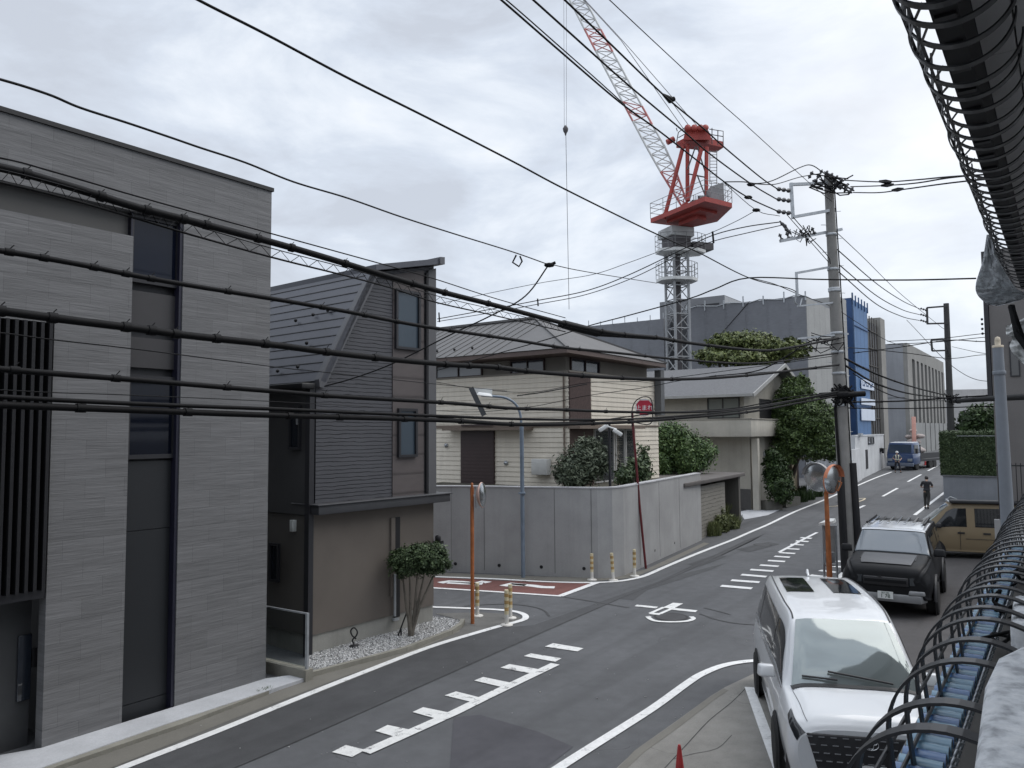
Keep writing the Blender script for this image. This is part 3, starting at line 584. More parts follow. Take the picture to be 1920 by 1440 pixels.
a0,a1,b0,b1 = rc(fL,866,808,928,909,.02); mb = MB(); mb.box(fL,a0,a1,.0,.1,b0-.3,b1)
for k in range(20): mb.box(fL,a0+.03,a1-.03,.1,.112,b0-.3+k*.14,b0-.3+k*.14+.07)
part('shutter', mb, M['brown'], h, 'large dark brown rolling shutter')
mb = MB(); mb.box(fL,fL.at(1066,800)[0]-.1,LT,.0,.06,zcan-.02,zcan+.1); mb.box(fL,fL.at(1000,803)[0],fL.at(833,804,.4)[0],.0,.55,zcan-.12,zcan-.03); part('canopy', mb, M['soffit'], h)
mb = MB(); mb.box(fR,-.1,fR.at(1206,803,.4)[0],.0,.5,zcan-.10,zcan); mb.box(fR,-.1,LA,0,.06,zcan,zcan+.05); part('side_canopy', mb, M['soffit'], h)
mb = MB(); mb.box(fR,.0,fR.at(1112,850)[0],-.02,.03,zB,zcan-.1); part('brown_wall', mb, mat('brown_wall', (.09,.06,.05), .75, .1), h)
for x0, x1 in ((1114,1150),(1153,1170),(1172,1189)):
    window(h, fR, fR.at(x0,850)[0], fR.at(x1,850)[0], zB+.1, zcan-.12, -.02, mat('pale_frame', (.42,.42,.41), .5, .1), glassmat('garden_glass', (.05,.055,.06), .1), d=.08)
mb = MB(); a = fR.w(LA-.15,.08,0); mb.box(fR,LA-.35,LA+.02,.05,.35,zcan+.5,zS+.5); part('duct', mb, mat('duct_grey', (.10,.105,.11), .6, .1), h)
mb = MB(); u_ = fL.at(1060,850)[0]; mb.tube([fL.w(u_,.07,zB), fL.w(u_,.07,zS)], .035, 8); part('downpipe', mb, M['soffit'], h)
mb = MB(); u_, z_ = fL.at(1020,875); mb.box(fL,u_-.35,u_+.35,.03,.35,z_-.3,z_+.3); part('air_conditioner', mb, mat('ac_white', (.5,.5,.48), .6, .1), h, bevel=.02)
for px in ((950,868),(838,835)): u_, z_ = fL.at(*px); mb = MB(); mb.lathe(fL.w(u_,.03,z_), [(.09,0),(.09,.05),(.0,.1)], 12, fL.n); part('round_vent', mb, M['steel'], h)
# hipped roof
zR = atY(1000,598,(e0+A*4.25-T*4.25).y).z; W, Dp = 14.5, 8.5
r1, r2 = e0+A*4.25-T*4.25, e0+A*4.25-T*(W-4.25)
c = [e0, e0+A*Dp, e0+A*Dp-T*W, e0-T*W]
def zz_(p, z): q = V(p); q.z = z; return q
top = [zz_(p,zE1) for p in c]; R1, R2 = zz_(r1,zR), zz_(r2,zR)
M['roof3'] = mat('grey_metal_roof', (.100,.097,.096), .6, .08, 1.2, metal=.1, bmp=.1, bscale=20)
mb = MB(); mb.add(top+[R1,R2], [(0,1,4),(1,2,5,4),(2,3,5),(3,0,4,5)]); mb.add([zz_(p,zE1-.012) for p in c], [(3,2,1,0)]); part('roof', mb, M['roof3'], h)
ins = [e0+A*.03-T*.03, e0+A*(Dp-.03)-T*.03, e0+A*(Dp-.03)-T*(W-.03), e0+A*.03-T*(W-.03)]
mb = MB(); mb.hexa([zz_(p,zE-.05) for p in ins]+[zz_(p,zE1-.014) for p in ins]); part('fascia', mb, M['fascia'], h)
mb = MB(); nseam = 30
for k in range(1, nseam):
    t = W*k/nseam; q = e0-T*t
    if t < 4.25: k2 = t/4.25
    elif t > W-4.25: k2 = (W-t)/4.25
    else: k2 = 1
    top_ = q+A*4.25*k2; zt_ = zE1+(zR-zE1)*k2
    if k2 > .05 and t > 3.2: mb.bar(zz_(q,zE1+.01), zz_(top_,zt_+.01),   .02, .03)
part('roof_seams', mb, mat('seam_grey', (.06,.059,.058), .5, .1), h)
mb = MB()
for a_, b_ in ((0,R1),(3,R2),(1,R1),(2,R2)): mb.bar(top[a_]+Z*.02, b_+Z*.03, .12, .06)
mb.bar(R1+Z*.05, R2+Z*.05, .2, .1); part('ridge_cap', mb, M['roof3'], h)
for k in range(9):
    mb = MB(); t = 5+k*.95; q = e0-T*t+A*.75; mb.ball(zz_(q, zE1+(zR-zE1)*.75/4.25+.06), .06, 6); part('snow_guard', mb, M['black'], h)
# ---- concrete gate with flat slab
fg2 = Fac(G(1318,1012), G(1388,979)); h = thing('concrete_gateway', 'low flat slab carport with board marked concrete side wall and black opening', 'gateway', fg2.w(2,-1,0))
M['board'] = ribmat('board_marked_concrete', (.25,.235,.205), fg2.ang, .16, .015, jitter=1.2)
uw = fg2.at(1360,950,-.15)[0]; zw = fg2.at(1340,907,-.15)[1]; up = fg2.at(1387,950)[0]; zg = fg2.at(1386,893)[1]
mb = MB(); mb.box(fg2,-.3,uw,-.4,-.15,0,zw); part('board_wall', mb, M['board'], h)
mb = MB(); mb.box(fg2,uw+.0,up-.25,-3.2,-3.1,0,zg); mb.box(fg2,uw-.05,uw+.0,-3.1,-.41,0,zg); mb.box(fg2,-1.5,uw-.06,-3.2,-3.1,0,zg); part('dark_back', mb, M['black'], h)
mb = MB(); mb.box(fg2,up-.3,up,-3.3,.05,0,zg); part('post', mb, concrete('gate_dark_concrete', (.10,.095,.085), .5), h)
mb = MB(); mb.box(fg2,-2.6,up+.6,-3.4,.15,zg,zg+.16); part('slab_roof', mb, concrete('slab_concrete', (.11,.10,.095), .4), h, bevel=.02)
mb = MB(); mb.box(fg2,.5,up+.2,-3.3,-3.05,zg+.16,zg+.55); part('upstand', mb, concrete('slab_upstand', (.22,.21,.19), .5), h)
# ---- beige house with balcony
C4 = G(1409,957); fa = Fac(C4, C4-T*8); fb = Fac(C4, C4+A*8); z4 = 0
h = thing('beige_house', 'beige rendered house with grey gable roof and wide solid balcony', 'house', C4-T*3+A*3)
M['beige4'] = concrete('beige_render', (.36,.34,.295), .35, .8); M['beige4l'] = concrete('balcony_render', (.48,.455,.40), .35, .8); M['roof4'] = mat('grey_slate_roof', (.11,.112,.118), .75, .2, 9, bmp=.4, bscale=12)
zb1 = fb.at(1425,820)[1]; BO = 1.0
fa2 = Fac(C4-A*BO, C4-A*BO-T*8); zbt = fa2.at(1392,786)[1]; zbb = fa2.at(1392,819)[1]; zev = fa2.at(1392,741)[1]
mb = MB(); mb.box(fa,0,9,-7,0,z4,zbb); part('lower_wall', mb, M['beige4'], h)
mb = MB(); mb.box(fa2,-.45,9,-.15,0,zbb,zbt); mb.box(fa2,-.45,-.3,-5.2,-.15,zbb,zbt); mb.box(fa2,-.3,9,-5.2,-.15,zbb,zbb+.15); part('balcony', mb, M['beige4l'], h, 'solid pale balcony front', bevel=.02)
mb = MB(); mb.box(fa2,-.5,9.05,-5.4,.04,zbt,zbt+.05); part('balcony_rail', mb, M['beige4'], h)
uw0 = fa2.at(1392,760)[0]; mb = MB(); mb.box(fa2,.0,9,-8,-.25,zbb+.2,zev+.05); part('upper_wall', mb, M['beige4'], h)
mb = MB(); mb.box(fa2,-.004,.0,-5,-2.8,zbt+.05,zbt+1.2); part('loggia_opening', mb, M['black'], h)
a0 = fa2.at(1387,757,-.25)[0]; a1 = fa2.at(1327,757,-.25)[0]; window(h, fa2, a0, a1, zbt+.06, fa2.at(1387,745,-.25)[1], -.25, M['trim'], glassmat('sage_glass', (.12,.14,.135), .2), mull=(.52,), d=.08)
# gable roof: eave over the balcony, ridge behind
ec = C4-A*(BO+.5)+T*.75; ze = atY(1406,738,ec.y).z; rg = ec+A*5.9; zr4 = atY(1468,682,rg.y).z
el, rl = ec-T*11, rg-T*11; bk = rg+A*5; bl = bk-T*11
vs = [zz_(ec,ze),zz_(rg,zr4),zz_(rl,zr4),zz_(el,ze)]
mb = MB(); mb.hexa([v_-Z*.14 for v_ in vs]+vs); vs2 = [zz_(rg,zr4-.01),zz_(bk,ze+.3),zz_(bl,ze+.3),zz_(rl,zr4-.01)]; mb.hexa([v_-Z*.14 for v_ in vs2]+vs2); part('roof', mb, M['roof4'], h)
mb = MB(); mb.bar(vs[0]+T*.03-Z*.08, vs[1]+T*.03-Z*.08, .06, .2); mb.bar(vs[1]+T*.03-Z*.09, vs2[1]+T*.03-Z*.09, .06, .2); mb.bar(vs[0]-A*.05-Z*.06, vs[3]-A*.05-Z*.06, .1, .14); part('barge_board', mb, mat('pale_gutter', (.33,.33,.32), .6, .1), h)
gd = ec-T*.75; gr = rg-T*.75; gb = bk-T*.75
mb = MB(); q = [zz_(gd+A*.5,zev),zz_(gr,zev),zz_(gr,zr4-.2),zz_(gd+A*.5,ze+.02)]; mb.hexa([q[0],q[1],q[1]-T*.2,q[0]-T*.2,q[3],q[2],q[2]-T*.2,q[3]-T*.2]); q = [zz_(gr,zbb),zz_(gb,zbb),zz_(gb,ze+.2),zz_(gr,zr4-.2)]; mb.hexa([q[0],q[1],q[1]-T*.2,q[0]-T*.2,q[3],q[2],q[2]-T*.2,q[3]-T*.2]); part('gable_wall', mb, M['beige4'], h)
mb = MB(); mb.box(fa,-.004+.005,fa.at(1385,940)[0],.0,.03,0,fa.at(1400,917)[1]); part('base_panel', mb, mat('dark_base_panel', (.07,.068,.066), .7, .1), h)
mb = MB(); p = fa.w(-.25,.0,0); mb.box(fa,-.45,-.12,-.25,.05,0,zbb-.1); part('pillar', mb, M['beige4l'], h)
mb = MB(); u, z = fb.at(1436,850); mb.box(fb,u-.5,u+.5,0,.05,z-.12,z+.12); part('house_vent', mb, M['steel'], h)
gpoly('driveway', [(1386,960),(1412,953),(1452,952),(1462,956),(1440,966),(1396,974)], .02, M['apron'])
# planter stones
mb = MB()
for x0, y0, x1, y1 in ((1432,957,1462,955),(1466,952,1493,946)):
    a, b_ = G(x0,y0), G(x1,y1); mb.bar(a+Z*.28, b_+Z*.22, .5, .5)
single('planter_edge', mb, concrete('stone_edge', (.13,.125,.11), .6), 'low grey stone edging under the climbing shrub by the beige house', 'planter', loc=G(1432,957))
# ================================================================ BUILDINGS FURTHER ALONG THE STREET
K = atY(1515, 700, 62); K.z = 0
def KF(k, px=None): return K + A*k
def kof(px):
    r = ray(px, 760); # point on the line K + A k seen at this column
    # solve (K + A k) parallel to ray in plan
    return (K.y*r.x - K.x*r.y)/(A.x*r.y - A.y*r.x)
def topz(px, py, k): return atY(px, py, (K+A*k).y).z
M['sheet'] = ribmat('grey_sheeting', (.175,.182,.20), -AZ, 1.8, .03, jitter=.25, vert=True, line=.95); M['sheet_r'] = ribmat('pale_sheeting', (.30,.30,.29), math.pi/2-AZ, 1.8, .03, jitter=.2, vert=True, line=.94)
M['mesh_dark'] = mat('scaffold_mesh_grey', (.085,.088,.095), .9, .25, .6)
# grey sheeted site building
fK = Fac(K, K-T*10); fK2 = Fac(K, K+A*10); zt = topz(1515,554,0); kl = -1
def tof(px):  # distance along -T seen at column px
    r = ray(px, 700); return (K.y*r.x - K.x*r.y)/(-T.x*r.y + T.y*r.x)
h = thing('sheeted_building', 'large building under construction wrapped in grey sheeting, right of the crane mast', 'building', K-T*5+A*5)
t1 = tof(1290); t2 = tof(1247); t3 = tof(1060)
mb = MB(); mb.box(fK,0,t1,-14,0,0,zt); part('wall', mb, M['sheet'], h, 'grey sheeted wall facing the camera')
mb = MB(); mb.box(fK2,.02,kof(1588)-.5,.0,.06,0,zt-.15); part('side_wall', mb, M['sheet_r'], h, 'pale panel wall facing the street')
mb = MB(); mb.box(fK,t1+.01,t2,-14,-1.5,0,zt-.2); part('recess', mb, M['mesh_dark'], h)
mb = MB(); mb.box(fK,t2+.01,t3+14,-14,.1,0,zt-.75); part('low_wing', mb, M['sheet'], h)
for k in range(7): mb = MB(); mb.box(fK,t1*k/6-.05,t1*k/6+.05,.0,.08,zt-.4,zt+.35+.15*(k%2)); part('scaffold_post', mb, M['steel'], h)
mb = MB()
for k in range(12): mb.tube([fK.w(t1*k/11,.03,zt-.02+.12*math.sin(k*2.1)), fK.w(t1*(k+1)/11,.03,zt-.02+.12*math.sin((k+1)*2.1))], .05, 5)
part('scaffold_rope', mb, M['steel'], h)
for k in range(14): mb = MB(); mb.tube([fK.w(t2+1.3*k,.13,zt-.75),fK.w(t2+1.3*k,.13,zt-.2-.1*(k%3))], .04, 5); part('scaffold_post', mb, M['steel'], h)
mb = MB()
for x0, y0, x1, y1 in ((1405,530,1340,640),): a = fK.at(x0,y0); b_ = fK.at(x1,y1); mb.tube([fK.w(a[0],.05,min(a[1],zt)),fK.w(b_[0],.05,b_[1])], .03, 5)
part('sheet_rope', mb, M['black'], h)
t4 = tof(1358); fP = Fac(K+A*8-T*t4*1.0, K+A*8-T*20); zp = atY(1358,553,(fP.o).y).z
fP.o = V((atY(1358,560,72).x, 72, 0)); zp = atY(1358,553,72).z; uP = abs(fP.at(1237,570)[0])
mb = MB(); mb.box(fP,0,uP,-9,0,zt-1,zp); part('penthouse', mb, mat('penthouse_grey', (.2,.205,.215), .8, .1, .5), h)
mb = MB(); mb.box(fP,-.04,-.01,-9,-.0,zt-1,zp-.1); part('penthouse_side', mb, mat('penthouse_pale', (.34,.35,.36), .8, .08), h)
mb = MB(); u, z = fP.at(1326,575); mb.box(fP,u-1.2,u+1.2,0,.05,z-.25,z+.25); part('vent', mb, M['trim'], h)
# block behind the utility pole
k0, k1 = kof(1574), kof(1587); mb = MB(); fq = Fac(K+A*k0, K+A*k1)
mb.box(fq,0,fq.L,-8,.3,0,topz(1576,556,k0)); single('pale_block', mb, M['sheet_r'], 'narrow pale block seen between the main utility pole and the blue sheeted building', 'building')
# blue building
k0, k1 = kof(1604), kof(1632); fq = Fac(K+A*k0, K+A*k1); ft = Fac(K+A*k0, K+A*k0-T*5)
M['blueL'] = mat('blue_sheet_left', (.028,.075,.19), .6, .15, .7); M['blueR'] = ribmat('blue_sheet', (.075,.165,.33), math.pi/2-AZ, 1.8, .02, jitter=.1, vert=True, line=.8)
h = thing('blue_building', 'narrow tall building wrapped in bright blue sheeting beside the street', 'building', K+A*k0)
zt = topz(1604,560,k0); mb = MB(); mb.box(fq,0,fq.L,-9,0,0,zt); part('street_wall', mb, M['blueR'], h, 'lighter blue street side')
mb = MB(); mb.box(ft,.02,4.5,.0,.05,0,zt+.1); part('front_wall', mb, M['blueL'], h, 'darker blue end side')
mat('scaffold_blue_top', (.05,.10,.2), .5, .2)
for k in range(6): mb = MB(); mb.box(fq,fq.L*k/5-.06,fq.L*k/5+.06,-.0,.12,zt-.6,zt+.5); part('parapet_pole', mb, bpy.data.materials['scaffold_blue_top'], h)
for k in range(4):
    mb = MB(); mb.box(fq,0,fq.L,.0,.1,3+k*4,3.08+k*4); part('sheet_seam', mb, M['blueL'], h)
mb = MB(); mb.box(fq,-.06,.06,0,.14,0,zt+.6)
part('scaffold_pole', mb, mat('scaffold_blue', (.05,.10,.2), .5, .2), h)
M['banner'] = mat('banner_white', (.62,.68,.78), .7, .08, .6)
for x0, y0, x1, y1, nm in ((1612,710,1636,728,'banner'),(1612,746,1638,758,'banner'),(1612,766,1638,788,'banner')):
    u0 = fq.at(x0,y0)[0]; u1 = fq.at(x1,y1)[0]; za = fq.at(x0,y0)[1]; zb_ = fq.at(x0,y1)[1]
    mb = MB(); mb.box(fq,max(u0,.2),u1,.1,.16,zb_,za); bn = part(nm, mb, M['banner'], h, 'white banner')
    if y0 == 710:
        mb = MB(); n = 6
        for k in range(n):
            u = u0+.5+(u1-u0-.9)*k/n; hh = (za-zb_); mb.box(fq,u,u+.16,.16,.18,zb_+hh*.25,zb_+hh*.8)
            mb.box(fq,u,u+.75,.18,.19,zb_+hh*(.3+.3*(k%2)),zb_+hh*(.42+.3*(k%2))); 
        part('lettering', mb, M['blueL'], bn)
# dark scaffold building
k2 = kof(1658); fq = Fac(K+A*(k1+.05), K+A*k2); zt = topz(1634,600,k1)
h = thing('netted_building', 'dark netted scaffold building between the blue building and the finned one', 'building', K+A*(k1+.05))
mb = MB(); mb.box(fq,0,fq.L,-9,-.1,0,zt); part('netting', mb, M['mesh_dark'], h)
mb = MB()
for k in range(7): mb.box(fq,fq.L*k/6-.05,fq.L*k/6+.05,-.1,.0,0,zt+.6)
for k in range(8): mb.box(fq,0,fq.L,-.1,.01,2+k*1.9,2.06+k*1.9)
part('scaffold_pole', mb, mat('scaffold_brown', (.09,.08,.07), .6, .2), h)
mb = MB(); mb.box(fq,fq.L-2.2,fq.L+.4,-5,.3,0,zt+.9); part('beige_column', mb, mat('beige_column', (.26,.25,.23), .8, .1, .5), h, 'beige upper column')
# finned building
kf = kof(1697); ke = kof(1766); fq = Fac(K+A*kf, K+A*ke); ft = Fac(K+A*kf, K+A*kf-T*9); zt = topz(1697,643,kf)
h = thing('finned_building', 'grey building with a row of tall vertical concrete fins down the street', 'building', K+A*kf)
M['fin'] = concrete('fin_concrete', (.27,.265,.25), .3, .4)
mb = MB(); mb.box(ft,0,11,-20,0,0,zt); part('end_wall', mb, concrete('end_wall_grey', (.30,.31,.33), .3, .3), h)
zf0 = topz(1703,672,kf)+.2; ub = fq.at(1703,700)[0]
mb = MB(); mb.box(fq,.02,fq.L,.0,.5,zf0,zt-.02); mb.box(fq,.02,ub,.0,.5,0,zf0); part('fin_lintel', mb, M['fin'], h)
mb = MB(); mb.box(fq,ub,fq.L,.0,.06,0,zf0); part('recess_glass', mb, M['trim'], h)
n = 9
for k in range(n):
    u = ub+(fq.L-ub)*(k+.6)/n; mb = MB(); mb.box(fq,u-.0,u+(fq.L-ub)/n*.45,.06,.52,1.5,zf0-.003); part('fin', mb, M['fin'], h)
mb = MB()
for q_ in (.25,.5,.75): mb.box(ft,11*q_-.03,11*q_+.03,.0,.02,0,zt)
mb.box(ft,0,11,.0,.02,zt*.55,zt*.55+.08); part('panel_joint', mb, M['joint'], h)
# boundary wall of it
a, b_ = G(1737,848), G(1800,832); fw_ = Fac(a, b_); a.z = 0
h = thing('boundary_wall', 'long pale concrete boundary wall below the finned building', 'wall', G(1737,848))
zz1 = fw_.at(1737,793)[1]; mb = MB(); mb.box(fw_,-6,fw_.L+25,-.3,0,0,zz1); part('wall_body', mb, concrete('boundary_wall_grey', (.27,.275,.27), .4, .5), h)
mb = MB()
for k in range(9): mb.box(fw_,k*3.1-.06,k*3.1+.06,.0,.05,0,zz1+.05)
part('pilaster', mb, M['joint'], h)
# far pale block at the street end
mb = MB(); p = atY(1768,760,190); fz_ = Fac(V((p.x,190,0)), V((p.x+40,180,0))); mb.box(fz_,0,34,-10,0,0,atY(1768,731,190).z); mb.box(fz_,6,14,.0,.1,12,13)
single('far_block', mb, concrete('far_block_pale', (.42,.41,.40), .3, .2), 'low pale flat roofed block at the far end of the street', 'building')
# white site wall with small window
a, b_ = G(1606,903), G(1659,877); fw_ = Fac(a, b_); M['whitewall'] = concrete('white_wall', (.55,.56,.57), .45, .8)
h = thing('white_wall', 'white rendered wall with a small dark window and door beside the truck', 'wall', a)
zw = fw_.at(1612,818)[1]; mb = MB(); mb.box(fw_,0,fw_.L,-.3,0,0,zw); part('wall_body', mb, M['whitewall'], h)
mb = MB(); mb.box(fw_,0,fw_.L,-.33,.04,zw,zw+.1); part('coping', mb, M['whitewall'], h)
a0,a1,b0,b1 = rc(fw_,1627,819,1638,833,0); window(h, fw_, a0, a1, b0, b1, .0, M['trim'], M['glass'], mull=(.5,), fw=.08)
a0,a1,b0,b1 = rc(fw_,1623,843,1627,879,0); mb = MB(); mb.box(fw_,a0,a1,.0,.03,b0,b1); part('door_gap', mb, M['black'], h)
a0,a1,b0,b1 = rc(fw_,1649,840,1652,847,0); mb = MB(); mb.box(fw_,a0,a1,.0,.12,b0,b1); part('meter', mb, M['black'], h)
mb = MB(); u, z = fw_.at(1610,815); mb.box(fw_,u-.4,u+.5,.0,.25,z-.1,z+.1); part('floodlight', mb, M['steel'], h)
# stepped white wall and corrugated hoarding nearer
a, b_ = G(1594,909), G(1610,900); fw_ = Fac(a, b_); z = fw_.at(1600,842)[1]
mb = MB(); mb.box(fw_,0,fw_.L+.3,.05,.2,0,z); single('site_hoarding', mb, M['whitewall'], 'lower plain white hoarding just left of the white wall, behind the utility pole', 'hoarding')
a, b_ = G(1532,938), G(1592,911); fw_ = Fac(a, b_); z = fw_.at(1560,862)[1]
mb = MB(); n = int(fw_.L/.2)
for k in range(n): mb.box(fw_,k*.2,k*.2+.17,-.6,-.55-.03*(k%2),0,z)
single('corrugated_fence', mb, mat('pale_corrugated', (.36,.38,.41), .5, .12, 1, metal=.3), 'pale corrugated metal fence behind the round traffic mirrors', 'fence')
a = G(1487,939); fw_ = Fac(a, a+A*1.6); a0, z = fw_.at(1487,864)
h = thing('timber_gate', 'weathered beige timber gate post under the big dark green tree', 'gate', a)
mb = MB(); mb.box(fw_,0,1.0,-.12,0,0,z); part('gate_panel', mb, mat('beige_timber', (.27,.23,.165), .8, .15, 3), h)
mb = MB(); mb.box(fw_,1.05,1.8,-.3,-.12,0,z-.1); part('gate_recess', mb, M['brown'], h)
mb = MB(); mb.box(fw_,-1.2,3,-.5,.05,z,z+.14); part('gate_lintel', mb, mat('old_timber', (.07,.055,.04), .8, .2, 4), h)
# ---- right hand side of the street: low wall, fence, tall building
a = G(1770,940); d = T; fw_ = Fac(a, a+T*12); z = fw_.at(1774,893)[1]
h = thing('low_grey_wall', 'low blue grey rendered wall below the clipped hedge behind the beige van', 'wall', a)
mb = MB(); mb.box(fw_,0,3.6,-.25,0,0,z); mb.box(fw_,-.02,.22,-14,-.26,0,z); part('wall_body', mb, concrete('blue_grey_render', (.25,.265,.29), .25, .7), h)
mb = MB(); mb.box(fw_,-.05,3.65,-.3,.05,z,z+.07); part('coping', mb, concrete('blue_grey_coping', (.15,.155,.165), .3), h)
mb = MB(); mb.box(fw_,3.0,3.5,.0,.05,.1,z-.05); part('wall_panel', mb, mat('blue_panel', (.10,.12,.16), .6, .1), h)
mb = MB(); ze_ = fw_.at(1790,817,.1)[1]; mb.box(fw_,.8,3.4,.06,.09,ze_-.03,ze_); mb.box(fw_,3.37,3.42,.06,.1,z,ze_); part('hedge_frame', mb, M['steel'], h)
HEDGE = (fw_, z)
a = atY(1868,900,24); fw2_ = Fac(V((a.x,a.y,0)), V((a.x,a.y,0))+T*6); h = thing('bar_fence', 'black upright bar fence right of the grey lamp post', 'fence', V((a.x,a.y,0)))
z0, z1 = fw2_.at(1890,975)[1], fw2_.at(1890,868)[1]; mb = MB()
for k in range(14): mb.tube([fw2_.w(.05+k*.12,0,z0),fw2_.w(.05+k*.12,0,z1)], .012, 6)
part('bar', mb, M['blackmetal'], h); mb = MB(); mb.box(fw2_,0,1.7,-.02,.02,z1-.1,z1-.06); mb.box(fw2_,0,1.7,-.02,.02,z0+.1,z0+.14); part('rail', mb, M['blackmetal'], h)
mb = MB(); mb.box(fw2_,-.1,4,-.1,.08,0,z0); part('fence_base', mb, M['wall'], h)
a = atY(1860,700,27); fr_ = Fac(V((a.x,a.y,0)), V((a.x,a.y,0))+T*9); z = fr_.at(1860,470)[1]; z0 = fr_.at(1860,805)[1]
h = thing('taupe_building', 'plain taupe grey building at the right edge behind the lamp post', 'building', V((a.x,a.y,0)))
mb = MB(); mb.box(fr_,0,9,-9,0,0,z); part('wall', mb, concrete('taupe_wall', (.165,.155,.15), .2, .3), h)
mb = MB(); mb.box(fr_,-.16,-.02,-.4,.05,z0+1,z); part('corner_trim', mb, M['trim'], h)
a0,a1,b0,b1 = rc(fr_,1893,640,1912,706,0); window(h, fr_, a0, a1, b0, b1, .0, M['trim'], glassmat('taupe_glass', (.09,.09,.09), .3), fw=.04, d=.03)
for k in range(4):
    u, z_ = fr_.at(1858,598+k*9); mb = MB(); mb.ball(fr_.w(-.22,.1,z_), .05, 6); part('insulator', mb, M['black'], h)
# ================================================================ CRANE
YC = 64.0
def pc(px, py, dy=0): return atY(px, py, YC+dy)
M['cred'] = mat('crane_red', (.29,.033,.024), .5, .2, 1); M['cwhite'] = mat('crane_white', (.60,.61,.60), .5, .1, 1); M['cgrey'] = mat('crane_grey', (.22,.225,.23), .6, .2, 1)
M['cdark'] = mat('crane_dark', (.07,.065,.07), .6, .2, 1); M['cpink'] = mat('crane_boom_red', (.52,.20,.19), .6, .2, 1); M['rope'] = mat('steel_rope', (.10,.10,.11), .5, .1)
base = pc(1273, 700); base.z = 0
h = thing('tower_crane', 'red and white luffing tower crane rising over the sheeted building site', 'crane', base)
ca, sa = math.cos(.35), math.sin(.35)
def mp_(x, y): return V((base.x+x*ca-y*sa, base.y+x*sa+y*ca, 0))
zm = pc(1270, 432).z; hw = .68
def lattice(mb, cs0, cs1, n, rc_, rb, bars=True):
    """four-chord lattice between two quads of corner points"""
    for a, b in zip(cs0, cs1): mb.tube([a, b], rc_, 6)
    for i in range(n):
        p = [a.lerp(b, i/n) for a, b in zip(cs0, cs1)]; q = [a.lerp(b, (i+1)/n) for a, b in zip(cs0, cs1)]
        for k in range(4):
            j = (k+1)%4
            mb.tube([p[k], q[j]] if i%2 else [p[j], q[k]], rb, 4, cap=False)
            if bars: mb.tube([q[k], q[j]], rb, 4, cap=False)
cs = [mp_(x, y) for x, y in ((-hw,-hw),(hw,-hw),(hw,hw),(-hw,hw))]
mb = MB(); lattice(mb, cs, [c+Z*zm for c in cs], 18, .12, .05); part('mast', mb, mat('mast_grey', (.30,.31,.32), .55, .15, 1), h)
mb = MB(); mb.tube([base+Z*2+V((.1,.2,0)), base+Z*(zm-1)+V((.1,.2,0))], .25, 6); part('mast_cable_tray', mb, M['cdark'], h)
def plat(zc, rx, ry, rot, rails, dx=0, th=.25, n=8, mb=None):
    mb = MB(); c = V((base.x+dx, base.y, zc)); ps = []
    for x, y in ((-rx,-ry*.5),(-rx*.5,-ry),(rx*.5,-ry),(rx,-ry*.5),(rx,ry*.5),(rx*.5,ry),(-rx*.5,ry),(-rx,ry*.5)):
        ps.append(c+V((x*math.cos(rot)-y*math.sin(rot), x*math.sin(rot)+y*math.cos(rot), 0)))
    mb.poly(ps, th); p = part('platform', mb, M['cwhite'], h)
    mb = MB()
    for i, a in enumerate(ps):
        b = ps[(i+1)%8]
        for z in (.4,.8,1.3): mb.tube([a+Z*z, b+Z*z], .022, 4, cap=False)
        for q in (0,.5): mb.tube([a.lerp(b,q), a.lerp(b,q)+Z*1.3], .022, 4)
    part('guard_rail', mb, M['cgrey'], p)
plat(pc(1270,523).z, 1.6, 1.25, .2, True); plat(pc(1270,470).z, 2.0, 1.25, .2, True, .35)
mb = MB(); fz2 = Fac(mp_(-1.1,-1.1), mp_(1.1,-1.1)); mb.box(fz2,0,2.2,-2.2,0,pc(1270,447).z,pc(1270,430).z); part('slewing_base', mb, mat('slew_pale', (.42,.43,.43), .6, .15, 1), h, bevel=.05)
mb = MB(); mb.box(fz2,.2,1.9,-1.9,-.1,pc(1270,468).z,pc(1270,447).z); mb.box(fz2,2.2,4.2,-1.4,-.2,pc(1270,470).z+.1,pc(1270,455).z); part('slewing_motor', mb, M['cdark'], h)
# red deck
zd = pc(1222,427).z
def at_z(px, py, z): r = ray(px, py); return CAM + r*((z-H)/r.z)
dk = [at_z(1220,426,zd), at_z(1322,386,zd), at_z(1373,398,zd), at_z(1345,424,zd), at_z(1300,434,zd), at_z(1250,430,zd)]
mb = MB(); mb.poly([p+Z*.75 for p in dk], .38)
cc = sum(dk, V((0,0,0)))/6; mb.poly([cc+(p-cc)*.62+Z*.37 for p in dk], .2); mb.poly([cc+(p-cc)*.34+Z*.17 for p in dk], .3); part('red_deck', mb, M['cred'], h)
mb = MB()
for i in (0,1,2):
    a, b = dk[i]+Z*.75, dk[i+1]+Z*.75
    for z in (.45,.9,1.3): mb.tube([a+Z*z, b+Z*z], .025, 4, cap=False)
    for q in range(5): mb.tube([a.lerp(b,q/4), a.lerp(b,q/4)+Z*1.3], .025, 4)
a, b = dk[0]+Z*.75, dk[5]+Z*.75
for z in (.45,.9,1.3): mb.tube([a+Z*z, b+Z*z], .025, 4, cap=False)
part('deck_rail', mb, M['cgrey'], h)
for (x0,y0),(x1,y1),d0 in (((1245,411),(1281,274),-1.5),((1289,378),(1289,270),-1.5),((1290,376),(1316,276),-2.5),((1324,374),(1325,276),-2.5)):
    mb = MB(); mb.tube([pc(x0,y0,d0), pc(x1,y1,d0)], .17, 8); part('frame_leg', mb, M['cred'], h)
mb = MB()
for l in (((1290,326),(1325,333)),((1289,318),(1304,275)),((1307,328),(1325,374)),((1307,275),(1322,322))): mb.tube([pc(*l[0],-2), pc(*l[1],-2)], .06, 5)
part('frame_brace', mb, M['cdark'], h)
